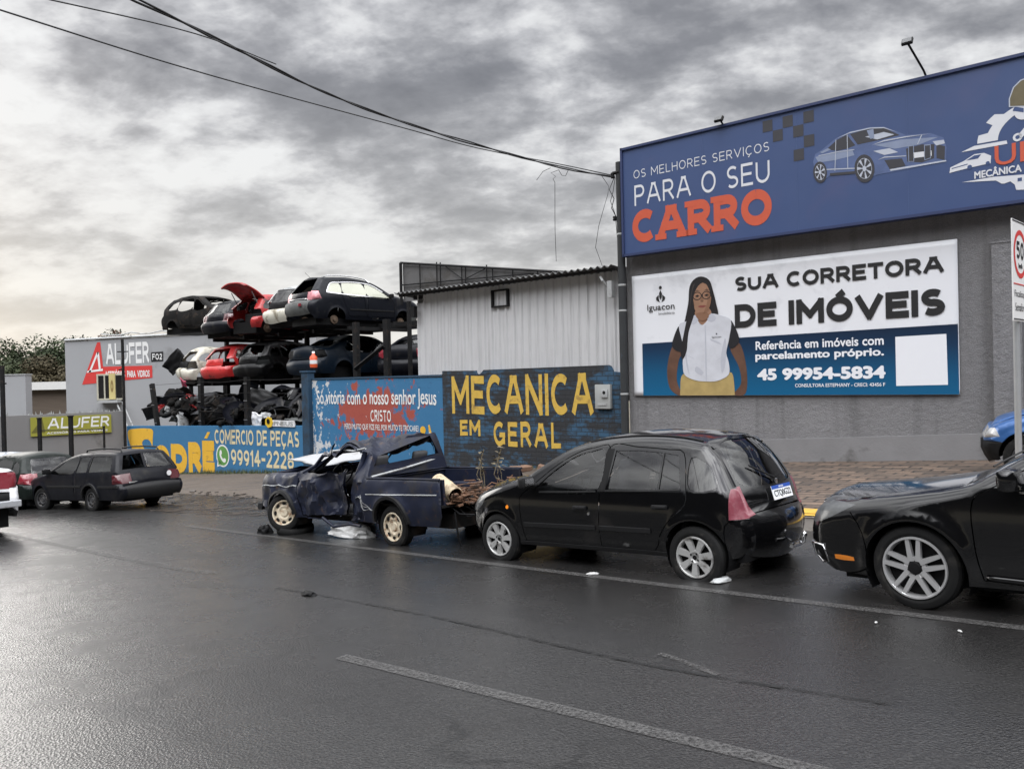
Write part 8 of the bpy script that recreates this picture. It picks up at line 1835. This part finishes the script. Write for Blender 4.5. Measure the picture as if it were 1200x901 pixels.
for k, (x, y) in enumerate(((-1.75, -.42), (-1.95, -.55))):
    mb = MB()
    for e in range(3):
        L = [(x, y, .55), (x + .02 * e, y + .05 * e, .8), (x - .05 * e + .04, y + .03, 1.02 + .06 * e)]; mb.tube(L, .006, 4)
        for q in range(7): mb.add([(L[2][0] + rv.uniform(-.04, .04), L[2][1] + rv.uniform(-.04, .04), L[2][2] - .05 * q + d_) for d_ in (0, .03, .015)] if False else [Vector(L[2]) + Vector((rv.uniform(-.05, .05), rv.uniform(-.05, .05), -.05 * q)) + Vector(d_) for d_ in ((0, 0, 0), (.03, .01, .02), (.01, .03, .03))], [(0, 1, 2)])
    thing_mesh('weed', ['thin dry weed growing up in the pickup bed', 'taller dry weed nearest the far side of the pickup bed'][k], 'weed', PM, mb, pbr('dry_weed', (.16, .13, .08), .8, var=.3))
mb = crumple(3, .46, .17, .13); thing_mesh('foam_sheet', 'crumpled white plastic sheet lying under the door of the wrecked pickup', 'plastic sheet', put(-2.36, 11.50, ground(-2.36, 11.5) + .06, -35), mb, pbr('dirty_white_plastic', (.58, .58, .57), .45, var=.12, vscale=5, dirt=((.25, .24, .22), .25, 6)))
mb = MB(); mb.lathe([(.17, -.05), (.27, -.06), (.28, 0), (.27, .06), (.17, .05)], 26, 'z')
thing_mesh('flat_tyre', 'torn tyre casing lying on the road under the pickup front wheel', 'tyre', put(-3.35, 12.32, ground(-3.4, 12.4) + .07, 0, 6, 4), mb, RUBBER, True)
mb = crumple(8, .12, .09, .10); thing_mesh('rubble_lump', 'small dark lump beside the torn tyre casing', 'rubble', put(-3.85, 12.45, ground(-3.9, 12.4) + .03), mb, DARK)
PAPER = pbr('litter_white', (.42, .42, .41), .6, var=.1)
for k, (x, y, s, lab) in enumerate(((.73, 7.77, .06, 'white scrap of paper on the road beside the black hatchback'), (1.80, 7.10, .11, 'crumpled clear plastic by the rear wheel of the black hatchback'), (2.46, 5.55, .02, 'tiny white litter speck before the front wheel of the black saloon'), (2.86, 5.23, .022, 'tiny white litter speck farthest right on the road'), (-1.12, 10.73, .035, 'pale pebble by the rear wheel of the wrecked pickup'))):
    mb = crumple(11 + k, s, s * .5, s * .25); thing_mesh('litter', lab, 'litter', put(x, y, ground(x, y) + .01 + s * .08, 30 * k), mb, GREYP if k == 1 else PAPER, True)
mb = crumple(20, .10, .05, .03); thing_mesh('road_debris', 'dark flat piece of debris at the start of the tar seam', 'debris', put(-1.98, 7.70, ground(-1.98, 7.7) + .012, -42), mb, DARK)
BRK = pbr('brick_rubble', (.20, .12, .08), .9, var=.3, vscale=6, bump=.3)
for k, (t, y) in enumerate(((-6.6, -.5), (-6.25, -.62), (-5.9, -.42), (-6.4, -.35), (-5.5, -.5))):
    p = wl(t, y); mb = MB(); mb.box((0, 0, .05), (.30, .16, .11), bev=.015); thing_mesh('brick', 'loose brick on the ground below the painted brick wall', 'brick', put(p.x, p.y, wbase(t) - .02, 40 * k, 8 * (k % 3)), mb, BRK, False, 'loose bricks by the wall')
# weeds along the foot of the low wall
GRS = pbr('verge_grass', (.07, .085, .035), .85, var=.4, vscale=3)
mb = MB(); rv = random.Random(9)
for k in range(1500):
    t = rv.choice((rv.uniform(-23.5, -16.2), rv.uniform(-28, -4.2))); y = -abs(rv.gauss(0, .10)) - .03; p = wl(t, y); z = wbase(t) - .02; h = rv.uniform(.04, .20) * (1.0 if -22 < t < -17 else .6); a = rv.uniform(0, 6.3)
    mb.add([(p.x - .012 * math.cos(a), p.y - .012 * math.sin(a), z), (p.x + .012 * math.cos(a), p.y + .012 * math.sin(a), z), (p.x + rv.uniform(-.06, .06), p.y + rv.uniform(-.06, .06), z + h)], [(0, 1, 2)])
o = mb.build('grass', GRS); o['kind'] = 'stuff'; tag(o, 'ragged grass along the foot of the painted walls', 'grass')
